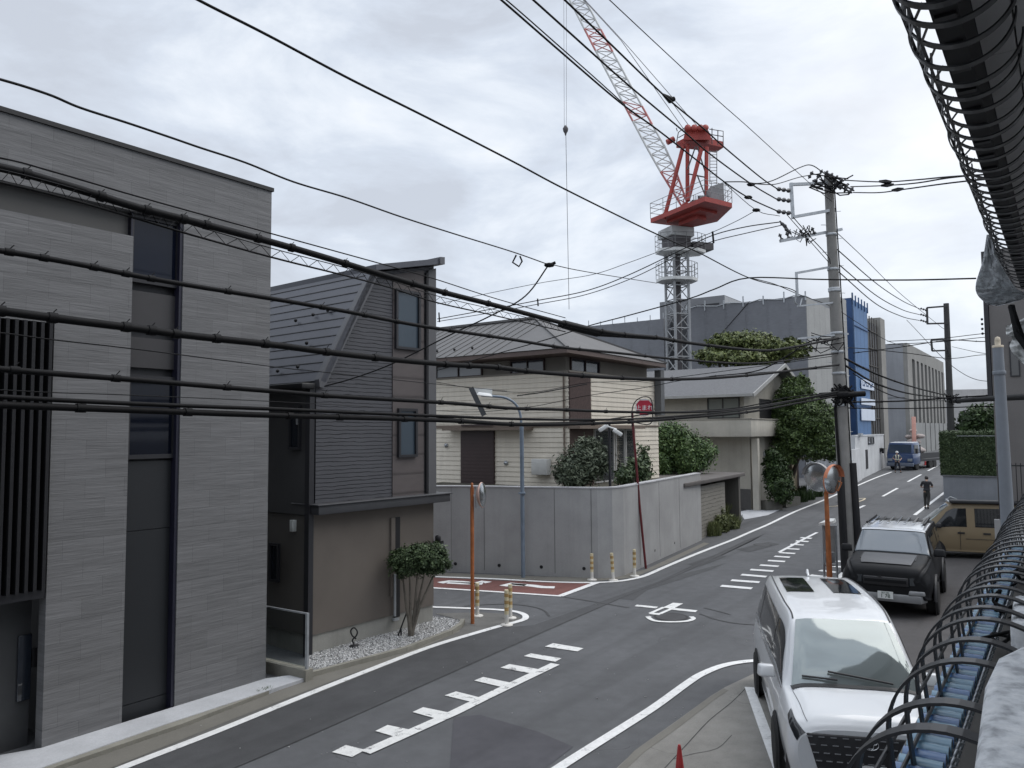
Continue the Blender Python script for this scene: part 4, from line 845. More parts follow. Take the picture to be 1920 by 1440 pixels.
zt2 = pc(1310,272).z; tk = [at_z(1268,272,zt2), at_z(1296,258,zt2), at_z(1357,271,zt2), at_z(1342,281,zt2), at_z(1300,275,zt2)]
mb = MB(); mb.poly([p+Z*.25 for p in tk], .5); part('top_deck', mb, M['cred'], h)
mb = MB(); prof = [(1281,262),(1286,240),(1292,234),(1296,242),(1300,236),(1306,240),(1311,233),(1318,240),(1322,237),(1329,246),(1335,262)]
mb.add([pc(x,y,-2.2) for x,y in prof]+[pc(x,y,-.9) for x,y in prof], [tuple(range(11)),tuple(range(11,22))[::-1]]+[(i,11+i,11+(i+1)%11,(i+1)%11) for i in range(11)]); part('sheave_frame', mb, M['cred'], h)
mb = MB()
for px in (1290,1302,1314,1323): mb.lathe(pc(px,239,-2.6), [(.05,0),(.27,.02),(.27,.2),(.05,.22)], 12, V((0,1,0)))
part('sheave', mb, M['cred'], h)
mb = MB()
for l in ([(1330,242),(1356,246),(1356,271)],[(1332,252),(1356,256)],[(1335,240),(1335,270)],[(1346,244),(1346,272)],[(1268,270),(1272,248),(1283,240)],[(1272,258),(1283,252)],[(1270,246),(1268,240)]): mb.tube([pc(*p,-2) for p in l], .04, 4)
part('top_rail', mb, M['cdark'], h)
mb = MB()
for x in (1331,1344): mb.tube([pc(x,282,-2), pc(x,345,-2)], .035, 4)
for y in range(284,345,6): mb.tube([pc(1331,y,-2), pc(1344,y,-2)], .025, 4)
part('ladder', mb, M['cgrey'], h)
fcb = Fac(pc(1333,388,-4), pc(1358,388,-4)); mb = MB(); z0 = pc(1345,388,-4).z; z1 = pc(1345,345,-4).z
mb.prism(fcb, [(0,z0),(fcb.L,z0),(fcb.L,z1+.15),(0,z1-.2)], -1.6, 0); part('operator_cab', mb, M['cgrey'], h)
mb = MB(); f_ = Fac(pc(1298,386,-3), pc(1330,386,-3)); mb.box(f_,0,f_.L,-1.5,0,z0,z0+.9); mb.lathe(f_.w(.5,.1,z0+.8), [(.4,0),(.4,1.0)], 10, f_.u); part('winch', mb, M['cdark'], h)
mb = MB()
for k in range(8): mb.box(f_,.1+k*.17,.16+k*.17,.02,.05,z0,z0+1.25)
part('winch_rail', mb, M['cgrey'], h)
# boom
BL = [(1279,388),(1225,300),(1170,196),(1114,90),(1068,0),(1052,-32)]; BR = [(1289,382),(1260,300),(1207,205),(1146,92),(1097,0),(1062,-38)]
ts = [(0,1.0,'cpink',7),(1,1.6,'cwhite',8),(2,1.6,'cpink',5),(2.6,0,'cwhite',0)]
def bl(t):
    i = min(int(t), 4); f = t-i
    l = V((*BL[i],0)).lerp(V((*BL[i+1],0)), f); r_ = V((*BR[i],0)).lerp(V((*BR[i+1],0)), f); wd = (r_-l).length*YC/F*.45
    return [pc(l.x,l.y,-wd), pc(r_.x,r_.y,-wd), pc(r_.x,r_.y,wd), pc(l.x,l.y,wd)]
bo = ORG[h.name]; segs = [(0,.35,'cpink'),(.35,.75,'cpink'),(.75,1.25,'cwhite'),(1.25,1.7,'cwhite'),(1.7,2.05,'cpink'),(2.05,2.5,'cwhite'),(2.5,2.95,'cwhite'),(2.95,3.4,'cpink'),(3.4,3.8,'cwhite'),(3.8,4.2,'cwhite'),(4.2,5,'cwhite')]
mb = MB(); mb.tube([bl(0)[0], bl(0)[1]], .2, 8); mb.tube([bl(5)[0], bl(5)[1]], .25, 8); mb.tube([bl(1.3)[1]+V((.3,0,.2)), bl(1.3)[1]+V((.9,0,.5))], .25, 6); bm_ = part('boom', mb, M['cred'], h)
for a, b, mt in segs:
    mb = MB(); lattice(mb, bl(a), bl(b), max(2,int((b-a)*7)), .085, .045, True); part('boom_section', mb, M[mt], bm_)
mb = MB()
for l in ([(1286,248,-2),(1164,75,-2),(1062,-36,0)],[(1316,246,-2),(1180,90,-2),(1062,-38,0)],[(1255,185,-2),(1292,236,-2)]): mb.tube([pc(*p) for p in l], .03, 4, cap=False)
part('luffing_rope', mb, M['rope'], h)
mb = MB(); mb.tube([pc(1057,-34), pc(1058,236)], .014, 4, cap=False); mb.tube([pc(1062,-34), pc(1062,236)], .014, 4, cap=False); mb.tube([pc(1061,254), pc(1067,580)], .022, 4, cap=False); part('hoist_rope', mb, M['rope'], h)
mb = MB(); mb.lathe(pc(1060.5,254), [(.05,0),(.1,.2),(.2,.35),(.24,.6),(.1,.85)], 8); part('hook_block', mb, M['cdark'], h)
# ================================================================ FOLIAGE
M['leaf_pine'] = leafmat('leaf_yellow_green', (.028,.045,.012), (.17,.20,.065)); M['leaf_dark'] = leafmat('leaf_dark_green', (.008,.022,.007), (.055,.095,.028))
M['leaf_mid'] = leafmat('leaf_mid_green', (.012,.035,.010), (.10,.16,.045)); M['leaf_olive'] = leafmat('leaf_olive', (.014,.028,.014), (.14,.165,.11))
M['leaf_camphor'] = leafmat('leaf_camphor', (.010,.026,.007), (.11,.165,.05)); M['leaf_bright'] = leafmat('leaf_bright', (.016,.045,.014), (.12,.19,.06)); M['leaf_shrub'] = leafmat('leaf_shrub', (.012,.030,.011), (.095,.135,.06)); M['grassy'] = leafmat('leaf_weed', (.04,.055,.02), (.17,.19,.075))
M['bark'] = mat('bark', (.075,.062,.05), .9, .3, 8, bmp=.6, bscale=25); M['bark_pale'] = mat('bark_pale', (.13,.115,.095), .9, .3, 8, bmp=.6, bscale=25)
def leaf_arrays(cents, n, size, clump=.3, elong=1.6, up=.0, fill=.35):
    """cents: list of (centre, radii); leaf clumps spread near each blob's surface, leaves round each clump"""
    vol = np.array([r[0]*r[1]*r[2] for _, r in cents])**.67; cnt = (vol/vol.sum()*n).astype(int)+3; P_, N_ = [], []
    for (c, r), k in zip(cents, cnt):
        r = np.array(r); nc = max(6, k//26); d = rng.normal(size=(nc,3)); d /= np.linalg.norm(d,axis=1)[:,None]
        rad = 1 - fill*rng.random(nc)**1.5; cl = d*rad[:,None]*r*(1+.12*rng.normal(size=nc))[:,None]
        i = rng.integers(0, nc, k); off = rng.normal(size=(k,3))*clump*np.clip(r.mean(),.1,3)*.5
        p = cl[i]+off; P_.append(p+np.array(c)); nn = d[i]*.8+rng.normal(size=(k,3))*.55+np.array([0,0,.35+up]); N_.append(nn/np.linalg.norm(nn,axis=1)[:,None])
    p = np.vstack(P_); nn = np.vstack(N_); m = len(p); t = np.cross(nn, rng.normal(size=(m,3))); t /= np.linalg.norm(t,axis=1)[:,None]+1e-9; b = np.cross(nn, t)
    s = size*(.6+.8*rng.random(m))[:,None]; a = t*s*elong*.5; w_ = b*s*.5
    vs = np.stack([p-a, p+w_*.8, p+a, p-w_*.8], 1).reshape(-1,3); return vs
def leaf_obj(name, vs, m, parent=None, loc=None, extra=None):
    loc = loc or ORG[parent.name]; n = len(vs)//4; ev = np.zeros((0,3)); ef = []
    if extra: ev = np.array([tuple(v) for v in extra.v]); ef = extra.f
    me = bpy.data.meshes.new(name); allv = np.vstack([vs, ev])-np.array(tuple(loc))
    me.from_pydata(allv.tolist() if len(allv) < 10 else allv, [], [tuple(range(4*i,4*i+4)) for i in range(n)]+[tuple(q+4*n for q in f) for f in ef]); me.update()
    me.materials.append(m); o = bpy.data.objects.new(name, me); col.objects.link(o)
    if parent: o.parent = parent
    else: o.location = loc
    ORG[o.name] = loc; return o
def core(cents, k=.72):
    mb = MB()
    for c, r in cents:
        b = MB().ball(c, [q*k for q in r], 12); cc = V(c)
        b.v = [cc+(v-cc)*(.85+.3*random.random()) for v in b.v]; mb.add(b.v, b.f)
    return mb
def trunkmb(base, tips, r=.12, n=7):
    mb = MB()
    for tip in tips:
        p0 = V(base)+V((random.uniform(-.3,.3)*r, random.uniform(-.3,.3)*r, 0)); mid = p0.lerp(V(tip), .5)+V((random.uniform(-1,1),random.uniform(-1,1),.0))*r
        mb.tube([p0, p0.lerp(mid,.5)+V((random.uniform(-1,1),random.uniform(-1,1),0))*r*.5, mid, V(tip)], r, n, rr=[r,r*.8,r*.6,r*.3])
    return mb
def tree(name, label, cat, base, cents, n, size, m, bark='bark', r=.12, tips=None, group=None, **k):
    h = thing(name, label, cat, base, group); leaf_obj('crown', leaf_arrays(cents, n, size, **k), m, h, extra=core(cents))
    part('trunk', trunkmb(base, tips or [V(c) for c, _ in cents], r), M[bark], h); return h
def blob(px, py, y, rx, ry, rd=None):   # pixel radii at plan distance y
    c = atY(px, py, y); s = y/F; return (tuple(c), (rx*s, (rd or rx*.8)*s, ry*s))
Y = 52; b = atY(1400,700,Y); b.z = 0
tree('round_pine', 'large cloud clipped pine with yellow green pads above the grey roof', 'tree', b, [blob(1395,644,Y,56,19,50),blob(1345,668,Y-1,40,15),blob(1440,662,Y-1,40,14),blob(1400,672,Y-2,50,13),blob(1480,655,Y-2,36,20),blob(1352,640,Y,26,12)], 26000, .125, M['leaf_pine'], r=.3, clump=.14, fill=.12, up=.6)
Y = 45.5; b = G(1480,935)
tree('camphor_tree', 'big dark broadleaf tree hanging over the street right of the beige house', 'tree', b, [blob(1490,735,Y,32,26),blob(1470,770,Y,26,26),blob(1520,790,Y-1,44,36),blob(1545,820,Y-1.5,30,28),blob(1490,820,Y-1,38,32),blob(1530,842,Y-1,44,18),blob(1558,800,Y-1.5,20,34),blob(1475,850,Y-1,24,18),blob(1505,760,Y,40,24),blob(1556,842,Y-1.5,22,18),blob(1465,800,Y,20,40),blob(1545,775,Y-1,24,20),blob(1500,718,Y,18,16)], 44000, .10, M['leaf_camphor'], r=.2, clump=.22, fill=.3, tips=[atY(1490,740,Y),atY(1520,800,Y-1),atY(1477,830,Y)])
Y = 42.5; b = G(1458,948)
tree('climbing_shrub', 'tall narrow dark shrub against the side of the beige house', 'shrub', b, [blob(1455,880,Y,22,28),blob(1462,915,Y-.5,24,26),blob(1448,855,Y,14,16)], 9000, .09, M['leaf_dark'], r=.06, clump=.25)
Y = 37.5; zg_ = ztop-.25; b = atY(1262,880,Y); b.z = zg_
tree('garden_maple', 'bright green garden tree with a wispy right side behind the retaining wall', 'tree', b, [blob(1245,835,Y,34,34),blob(1280,845,Y,36,34),blob(1262,815,Y,26,22),blob(1310,852,Y+.3,30,26),blob(1232,872,Y-.3,26,24),blob(1290,868,Y,34,20),blob(1330,845,Y+.5,14,8)], 26000, .085, M['leaf_bright'], r=.07, clump=.42, fill=.6)
Y = 25.6; b = atY(1092,900,Y); b.z = zg_
tree('olive_bush', 'silvery olive bush spilling over the wall in front of the cream siding', 'bush', b, [blob(1095,870,Y,34,40),blob(1075,885,Y-.3,30,28),blob(1115,855,Y,24,32),blob(1100,838,Y,18,16),blob(1062,893,Y-.4,20,16)], 13000, .058, M['leaf_olive'], 'bark_pale', r=.05, clump=.42, fill=.6, elong=2.4)
Y = 27.6; b = atY(1180,900,Y); b.z = zg_
tree('garden_plant', 'sparse reddish green plants behind the wall under the stop sign', 'plant', b, [blob(1170,892,Y,18,22),blob(1195,885,Y+.6,18,26),blob(1208,868,Y+1.2,12,34)], 2600, .08, M['leaf_shrub'], r=.03, clump=.55, fill=.8, elong=2)
b = G(770,1196)
Yb = b.y
tree('clipped_shrub_tree', 'small multi stemmed shrub with a clipped flat crown in the white gravel', 'shrub', b, [blob(765,1052,Yb,34,26),blob(800,1048,Yb,38,27),blob(822,1055,Yb,22,22),blob(750,1050,Yb,18,18),blob(790,1038,Yb,34,16)], 17000, .038, M['leaf_shrub'], 'bark_pale', r=.055, tips=[atY(x,1080,Yb) for x in (755,768,782,795,812)], clump=.2, fill=.25)
mb = MB(); q = b+V((-.3,0,0)); mb.tube([q, atY(762,1150,Yb)], .018, 6); mb.tube([atY(752,1180,Yb),atY(752,1196,Yb)], .02, 6); single('tree_stake', mb, M['black'], 'short dark stake propping the clipped shrub in the gravel', 'stake')
def weeds(name, label, pts, n, hgt, cat='weeds', m='grassy'):
    vs = []
    for c, rad, k in pts:
        for _ in range(k*3):
            a = random.uniform(0,6.28); rr_ = rad*1.5*random.random()**.8; p = V(c)+V((math.cos(a)*rr_,math.sin(a)*rr_,0)); L_ = hgt*random.uniform(.4,1); d = V((random.uniform(-.5,.5),random.uniform(-.5,.5),1)).normalized(); s = V((random.uniform(-1,1),random.uniform(-1,1),0)).normalized()*L_*.035
            vs += [p-s, p+s, p+d*L_+s*.3, p+d*L_-s*.3+V((0,0,.01))]
    o = leaf_obj(name, np.array([tuple(v) for v in vs]), M[m], loc=V(pts[0][0])); return tag(o, label, cat, kind='stuff')
weeds('roadside_weeds', 'tufts of tall weeds at the foot of the board marked concrete wall', [(G(1330,1003),.35,260),(G(1345,996),.35,260),(G(1362,990),.4,320),(G(1352,985)+Z*.4,.25,160)], 0, .7)
weeds('planter_ground_cover', 'low green ground cover along the street under the big dark tree', [(G(1500,936),.6,500),(G(1515,930),.6,500),(G(1490,940),.5,400)], 0, .7, 'ground cover', 'leaf_dark')
weeds('kerb_weeds', 'small green tuft growing in the kerb joint by the tiled house', [(G(500,1298),.07,60),(G(486,1303),.05,30)], 0, .1, 'weeds', 'leaf_mid')
b = G(1345,996)
h = thing('wall_foot_plants', 'low leafy plants growing beneath the board marked wall', 'plant', b); leaf_obj('foliage', leaf_arrays([blob(1330,990,G(1330,1003).y,12,12),blob(1348,985,G(1345,998).y,13,15),blob(1362,980,G(1362,992).y,13,13),blob(1352,972,G(1352,992).y,9,18)], 3600, .07, M['grassy'], clump=.6, fill=.8, elong=3.2) if False else leaf_arrays([blob(1330,990,G(1330,1003).y,12,12),blob(1348,985,G(1345,998).y,13,15),blob(1362,980,G(1362,992).y,13,13),blob(1352,972,G(1352,992).y,9,18)], 3600, .06, clump=.6, fill=.8, elong=3.2), M['grassy'], h)
# hedges on the right
fw_, zh = HEDGE
def hedge(name, label, u0, u1, v0, v1, z0, z1, n, size, m, cat='hedge'):
    mb = MB(); e_ = .12; mb.box(fw_,u0+e_,u1-e_,v0+e_,v1-e_,z0,z1-e_)
    N_ = n; p = np.zeros((N_,3)); nn = np.zeros((N_,3))
    A1 = [(u1-u0)*(z1-z0), (v1-v0)*(z1-z0), (u1-u0)*(v1-v0)]; sel = rng.choice(3, N_, p=np.array(A1)/sum(A1))
    U_ = rng.random(N_); W_ = rng.random(N_); jit = rng.normal(size=N_)*.09
    for i in range(N_):
        if sel[i] == 0: q = fw_.w(u0+(u1-u0)*U_[i], v1-abs(jit[i]), z0+(z1-z0)*W_[i]); n_ = fw_.n
        elif sel[i] == 1: q = fw_.w(u0+abs(jit[i]), v0+(v1-v0)*U_[i], z0+(z1-z0)*W_[i]); n_ = -fw_.u
        else: q = fw_.w(u0+(u1-u0)*U_[i], v0+(v1-v0)*W_[i], z1+jit[i]*.7); n_ = Z
        p[i] = q; nn[i] = n_
    nn = nn + rng.normal(size=(N_,3))*.6; nn /= np.linalg.norm(nn,axis=1)[:,None]; t = np.cross(nn, rng.normal(size=(N_,3))); t /= np.linalg.norm(t,axis=1)[:,None]; b_ = np.cross(nn,t); s = size*(.6+.8*rng.random(N_))[:,None]
    vs = np.stack([p-t*s*.7, p+b_*s*.4, p+t*s*.7, p-b_*s*.4],1).reshape(-1,3)
    o = leaf_obj(name, vs, m, loc=fw_.w(u0,v1,z0), extra=mb); return tag(o, label, cat)
ua = fw_.at(1762,860,-.1)[0]; ub_ = fw_.at(1872,860,-.1)[0]+2.5
hedge('clipped_hedge', 'square clipped dark green hedge standing on the blue grey wall', ua, ub_, -1.4, -.05, zh+.05, fw_.at(1790,812,-.1)[1], 20000, .065, M['leaf_shrub'])
hedge('upper_hedge', 'second darker hedge rising behind the square clipped one', ua+.9, ub_+3, -4.2, -2.4, zh+.1, fw_.at(1800,795,-2.5)[1], 5000, .11, M['leaf_dark'])
Y = 46; b = atY(1830,860,Y); b.z = gz(b)
tree('dark_garden_tree', 'dark loose tree above the hedge, left of the grey lamp post', 'tree', b, [blob(1835,785,Y,30,24),blob(1812,800,Y,20,16),blob(1862,790,Y,24,30)], 5000, .15, M['leaf_dark'], r=.1, clump=.4, fill=.6)
# black looped garden ornament
b = G(664,1213,.04); yb = b.y
h = thing('garden_ornament', 'small black looped metal ornament on a square foot in the gravel', 'ornament', b)
lp = [(664,1208),(661,1200),(668,1192),(670,1184),(664,1177),(658,1182),(660,1191),(668,1198)]
mb = MB(); mb.tube([V(p) for p in cr_spline([tuple(atY(x,y,yb)) for x,y in lp], 6)], .016, 7); part('loop', mb, M['black'], h)
mb = MB(); mb.lathe(b, [(.13,0),(.13,.03),(.03,.05)], 4); part('foot', mb, M['black'], h)
# ================================================================ POLES, SIGNS, BOLLARDS
M['pole'] = concrete('pole_concrete', (.22,.215,.205), .35, 2); M['orange'] = mat('rusty_orange_paint', (.36,.115,.035), .65, .3, 6, streak=.5); M['dred'] = mat('dark_red_paint', (.11,.012,.016), .6, .25, 6)
M['bluegrey'] = mat('blue_grey_paint', (.16,.20,.25), .5, .15, 3); M['rubber'] = mat('cable_black', (.006,.006,.007), .75, .2, 20, spec=.25); M['porcelain'] = mat('insulator_dark', (.05,.05,.055), .35, .2); M['mirror'] = None
PB = G(1592,1072); PD = PB.y
def pp(px, py, dy=0): return atY(px, py, PD+dy)
h = thing('utility_pole', 'tall concrete utility pole behind the black car, carrying all the cables', 'utility pole', PB)
ptop = pp(1553,328); mb = MB(); mb.tube([PB, PB.lerp(ptop,.5), ptop], .2, 18, rr=[.23,.19,.14]); part('pole_shaft', mb, M['pole'], h)
def on(py): # axis point at picture row
    lo, hi = 0., 1.
    for _ in range(30):
        m_ = (lo+hi)/2; q = PB.lerp(ptop, m_)-CAM; y_ = CY-F*q.dot(UP)/q.dot(fwd)
        if y_ > py: lo = m_
        else: hi = m_
    return PB.lerp(ptop, lo)
mb = MB()
for py in (440,505,542,545,625,660,700,735,760): p = on(py); r_ = .15+.08*(p-ptop).length/12+.012; mb.lathe(p-Z*.04, [(r_,0),(r_+.006,.01),(r_+.006,.07),(r_,.08)], 16)
part('steel_band', mb, M['steel'], h)
mb = MB()
for k in range(22):
    p = PB.lerp(ptop, .17+.035*k); s_ = 1 if k%2 else -1; mb.tube([p, p+V((.34*s_,-.03,0))], .011, 5)
part('step_bolt', mb, M['steel'], h)
for sx, y1, rr_ in ((-.17,890,.12),(.24,868,.12)):
    q = on(y1)+V((sx,-.12,0)); mb = MB(); mb.tube([PB+V((sx*1.15,-.16,0)), q], rr_, 12); part('black_guard', mb, M['black'], h)
mb = MB(); mb.tube([on(890)+V((-.2,-.16,0)), on(765)+V((-.22,-.1,0)), on(740)+V((-.12,-.15,0))], .045, 8); mb.tube([on(868)+V((.2,-.12,0)), on(560)+V((.2,-.05,0)), on(340)+V((.16,-.05,0))], .02, 6); part('riser_cable', mb, M['rubber'], h)
# brackets
mb = MB(); mb.bar(pp(1560,343),pp(1483,346,-.6),.09); mb.bar(pp(1483,343,-.6),pp(1487,410,-.6),.09); mb.bar(pp(1487,407,-.6),pp(1565,393),.09); part('bracket_frame', mb, M['steel'], h)
mb = MB(); mb.bar(pp(1463,452,-.8),pp(1578,430,.3),.09); mb.bar(pp(1560,500),pp(1493,512,-.5),.07); mb.bar(pp(1493,510,-.5),pp(1495,556,-.5),.07); mb.bar(pp(1495,574,-.5),pp(1578,566),.05); mb.tube([pp(1495,540,-.5),pp(1490,566,-.5),pp(1500,576,-.5),pp(1504,560,-.5)], .03, 6); mb.bar(pp(1495,635,-.4),pp(1590,626),.06); part('crossarm', mb, M['steel'], h)
def insul(a, b, n=4, r=.06, nm='insulator', par=None):
    a, b = V(a), V(b); d = b-a; L_ = d.length; prof = [(.02,0)]
    for k in range(n): z = L_*(k+.3)/n; prof += [(.03,z),(r,z+L_*.1/n),(r,z+L_*.3/n),(.03,z+L_*.45/n)]
    prof.append((.02,L_)); mb = MB(); mb.lathe(a, prof, 10, d); return part(nm, mb, M['porcelain'], par or h)
for y in (358,377,400): insul(pp(1483,y,-.6), pp(1456,y-4,-1.1), 3, .07)
for x, y in ((1467,452),(1480,449),(1506,444),(1528,440)): insul(pp(x,y,-.6), pp(x-6,y-14,-.6), 2, .06); 
for x, y in ((1468,418),(1462,414)): insul(pp(x,y,-.8), pp(x+16,y+22,-.8), 2, .05)
for (a, b) in (((1560,335),(1602,358)),((1545,322),(1582,340)),((1565,345),(1598,362)),((1555,330),(1578,352))):
    insul(pp(*a,-.1), pp(*b,-.4), 4, .09)
for x, y in ((1516,335),(1528,342),(1538,350),(1520,350),(1534,332)): insul(pp(x,y,-.3), pp(x+8,y-14,-.3), 2, .06)
rs = random.Random(3)
for k in range(16):
    mb = MB(); a = pp(1515+rs.random()*55, 325+rs.random()*30, -.3); b = pp(1540+rs.random()*60, 325+rs.random()*40, -.3); mb.tube([a, a.lerp(b,.5)-Z*rs.random()*.25+V((0,-.1,0)), b], .022, 5); part('jumper_cable', mb, M['rubber'], h)
for k in range(14):
    mb = MB(); a = pp(1468+rs.random()*65, 422+rs.random()*28, -.5); b = pp(1480+rs.random()*60, 425+rs.random()*25, -.3); mb.tube([a, a.lerp(b,.5)-Z*rs.random()*.4, b], .015, 5); part('jumper_cable', mb, M['rubber'], h)
mb = MB()
for k in range(46):
    a = on(725+rs.random()*30)+V((rs.uniform(-.4,.35),-.2,0)); b = on(720+rs.random()*45)+V((rs.uniform(-.35,.45),-.25+.1*rs.random(),0)); mb.tube([a, a.lerp(b,.5)+V((0,-.08,rs.uniform(-.2,.15))), b], .028, 5)
for s_ in (-1, 1): mb.tube([on(742)+V((.28*s_-.5,-.3,0)), on(742)+V((.28*s_+.4,-.3,.05))], .09, 8)
part('cable_bundle', mb, M['rubber'], h)
mb = MB()
for k in range(10):
    a = on(640)+V((rs.uniform(-1.2,-.2),-.25,rs.uniform(-.2,.3))); b = on(640)+V((rs.uniform(-1.1,.2),-.25,rs.uniform(-.3,.3))); mb.tube([a, a.lerp(b,.5)-Z*rs.random()*.3, b], .016, 5)
part('cable_knot', mb, M['rubber'], h)
# far pole
Yf = 46.; b = atY(1783,810,Yf); b.z = gz(b); t_ = atY(1774,569,Yf)
h = thing('far_utility_pole', 'dark utility pole further down the street above the hedge', 'utility pole', b)
M['darkpole'] = mat('dark_pole', (.05,.05,.05), .8, .15, 2)
q = b.lerp(t_, .35) ; mb = MB(); mb.tube([V((atY(1786,880,Yf).x,Yf,b.z)), atY(1774,569,Yf)], .16, 12, rr=[.22,.15]); part('pole_shaft', mb, M['darkpole'], h)
mb = MB()
def fp(x, y): return atY(x, y, Yf-.3)
for a, c_ in (((1776,574),(1738,577)),((1738,577),(1739,608)),((1739,607),(1780,606)),((1778,636),(1746,638)),((1746,638),(1748,658)),((1748,658),(1775,657)),((1772,640),(1782,668))): mb.bar(fp(*a), fp(*c_), .09)
part('bracket_frame', mb, M['darkpole'], h)
for y in (582,593,604): insul(fp(1738,y), fp(1725,y-4), 3, .07)
mb = MB()
for k in range(12): a = fp(1768+rs.random()*25, 735+rs.random()*20); c_ = fp(1765+rs.random()*38, 738+rs.random()*20); mb.tube([a, a.lerp(c_,.5)-Z*.2, c_], .03, 5)
part('cable_bundle', mb, M['rubber'], h)
# grey lamp post, right
Yp = 13.5; b = atY(1893,1000,Yp); b.z = 0; t_ = atY(1871,652,Yp)
h = thing('grey_lamp_post', 'grey steel post with a cream cap rising in front of the taupe building', 'lamp post', b)
mb = MB(); mb.tube([b, t_], .1, 16, rr=[.13,.085]); mb.lathe(t_.lerp(b,.08), [(.10,0),(.105,.01),(.105,.06),(.10,.07)], 16); part('pole_shaft', mb, mat('post_blue_grey', (.20,.22,.25), .5, .1), h)
mb = MB(); mb.lathe(t_, [(.09,0),(.09,.04),(.045,.05),(.05,.12),(.04,.18),(.0,.2)], 12); part('cap', mb, mat('cream_cap', (.50,.43,.33), .6, .1), h)
# blue grey street light by the retaining wall
b = G(981,1083); Yb = b.y
def s(x, y, d=0): return atY(x, y, Yb+d)
h = thing('street_light', 'slim blue grey street light on the pavement before the retaining wall', 'street light', b)
mb = MB(); mb.tube([b, s(978,800)], .065, 12); mb.lathe(s(980,925), [(.075,-.04),(.09,-.04),(.09,.04),(.075,.04)], 12); mb.bar(s(972,925,-.1),s(985,925,-.1),.05); part('post', mb, M['bluegrey'], h)
mb = MB(); mb.tube([V(p) for p in cr_spline([tuple(s(*p)) for p in ((978,802),(975,775),(966,757),(948,746),(925,743),(902,741))], 5)], .04, 8); part('arm', mb, M['bluegrey'], h)
fl_ = Fac(s(884,728), s(925,745)); mb = MB(); mb.hexa([s(893,741,-.25),s(924,744,-.25),s(924,744,.25),s(893,741,.25),s(897,735,-.15),s(920,738,-.15),s(920,738,.15),s(897,735,.15)]); part('lamp_head', mb, mat('lamp_head_white', (.62,.63,.62), .4, .08), h, bevel=.02)
mb = MB(); mb.hexa([s(892,741,.31),s(923,740,.31),s(923,740,.34),s(892,741,.34),s(888,727,.31),s(923,729,.31),s(923,729,.34),s(888,727,.34)]); part('sign_back', mb, M['cwhite'], h)
mb = MB(); mb.bar(s(883,727,-.3), s(908,779,-.3), .06, .16); part('bracket', mb, mat('bracket_grey', (.07,.075,.08), .5, .1), h)
# dark red stop sign pole
b = G(1211,1066); Yb2 = b.y
def s2(x, y, d=0): return atY(x, y, Yb2+d)
h = thing('stop_sign', 'leaning dark red pole with a red and white stop sign behind a dark hoop', 'road sign', b)
mb = MB(); mb.tube([b, s2(1200,955), s2(1187,800), s2(1185,770)], .04, 10); part('post', mb, M['dred'], h)
mb = MB(); mb.tube([V(p) for p in cr_spline([tuple(s2(*p,-.05)) for p in ((1185,800),(1185,770),(1192,752),(1207,744),(1220,748),(1224,768),(1222,790),(1213,796),(1190,792))], 5)], .02, 6); part('hoop', mb, M['black'], h)
c_ = s2(1208,764,-.02); fN = Fac(s2(1195,764), s2(1221,764))
def circ(r, n=28, cz=0, sq=1): return [(r*math.cos(2*math.pi*k/n), cz+r*sq*math.sin(2*math.pi*k/n)) for k in range(n)]
fN.o = V((c_.x, c_.y, 0)); mb = MB(); mb.prism(fN, circ(.30, cz=c_.z), -.03, -.012); part('white_rim', mb, mat('sign_white', (.7,.7,.7), .5, .05), h)
mb = MB(); mb.prism(fN, [(-.26,c_.z-.12),(-.12,c_.z-.26),(.12,c_.z-.26),(.26,c_.z-.12),(.26,c_.z+.12),(.15,c_.z+.24),(-.15,c_.z+.24),(-.26,c_.z+.12)], -.011, .0); part('sign_face', mb, mat('sign_red', (.42,.018,.045), .45, .08), h)
def text(s_, size, center, uvec, nvec, m, parent, name='lettering', up=Z, ext=.003):
    cu = bpy.data.curves.new('tmp', 'FONT'); cu.body = s_; cu.size = size; cu.align_x = 'CENTER'; cu.align_y = 'CENTER'; cu.extrude = ext
    to = bpy.data.objects.new('tmp', cu); col.objects.link(to); dg = bpy.context.evaluated_depsgraph_get(); me = bpy.data.meshes.new_from_object(to.evaluated_get(dg))
    bpy.data.objects.remove(to); u_ = V(uvec).normalized(); n_ = V(nvec).normalized(); w_ = n_.cross(u_)
    org = ORG[parent.name]
    me.transform(Matrix((u_, w_, n_)).transposed().to_4x4()); me.transform(Matrix.Translation(V(center)-org)); me.materials.clear(); me.materials.append(m); me.name = name
    o = bpy.data.objects.new(name, me); col.objects.link(o); o.parent = parent; ORG[o.name] = org; return o
text('止まれ', .2, fN.w(0,.008,c_.z-.02), fN.u if fN.u.x > 0 else -fN.u, fN.n, mat('sign_lettering', (.8,.8,.8), .5, .02), h)
# floodlights on the garden post
Yg = 25.3; b = atY(1144,905,Yg); b.z = zg_
h = thing('floodlight_post', 'dark garden post with two white floodlights beside the olive bush', 'post', b)
mb = MB(); mb.tube([b, atY(1142,792,Yg)], .045, 8); part('post', mb, M['trim'], h)
for p0, p1 in (((1123,808),(1140,797)),((1150,806),(1166,816))):
    mb = MB(); a, c_ = atY(*p0,Yg-.2), atY(*p1,Yg-.2); mb.bar(a, c_, .16, .13); l_ = part('floodlight', mb, M['cwhite'], h, bevel=.03)
mb = MB(); mb.tube([atY(1140,800,Yg-.1), atY(1156,805,Yg-.1)], .03, 6); part('arm', mb, M['cwhite'], h)
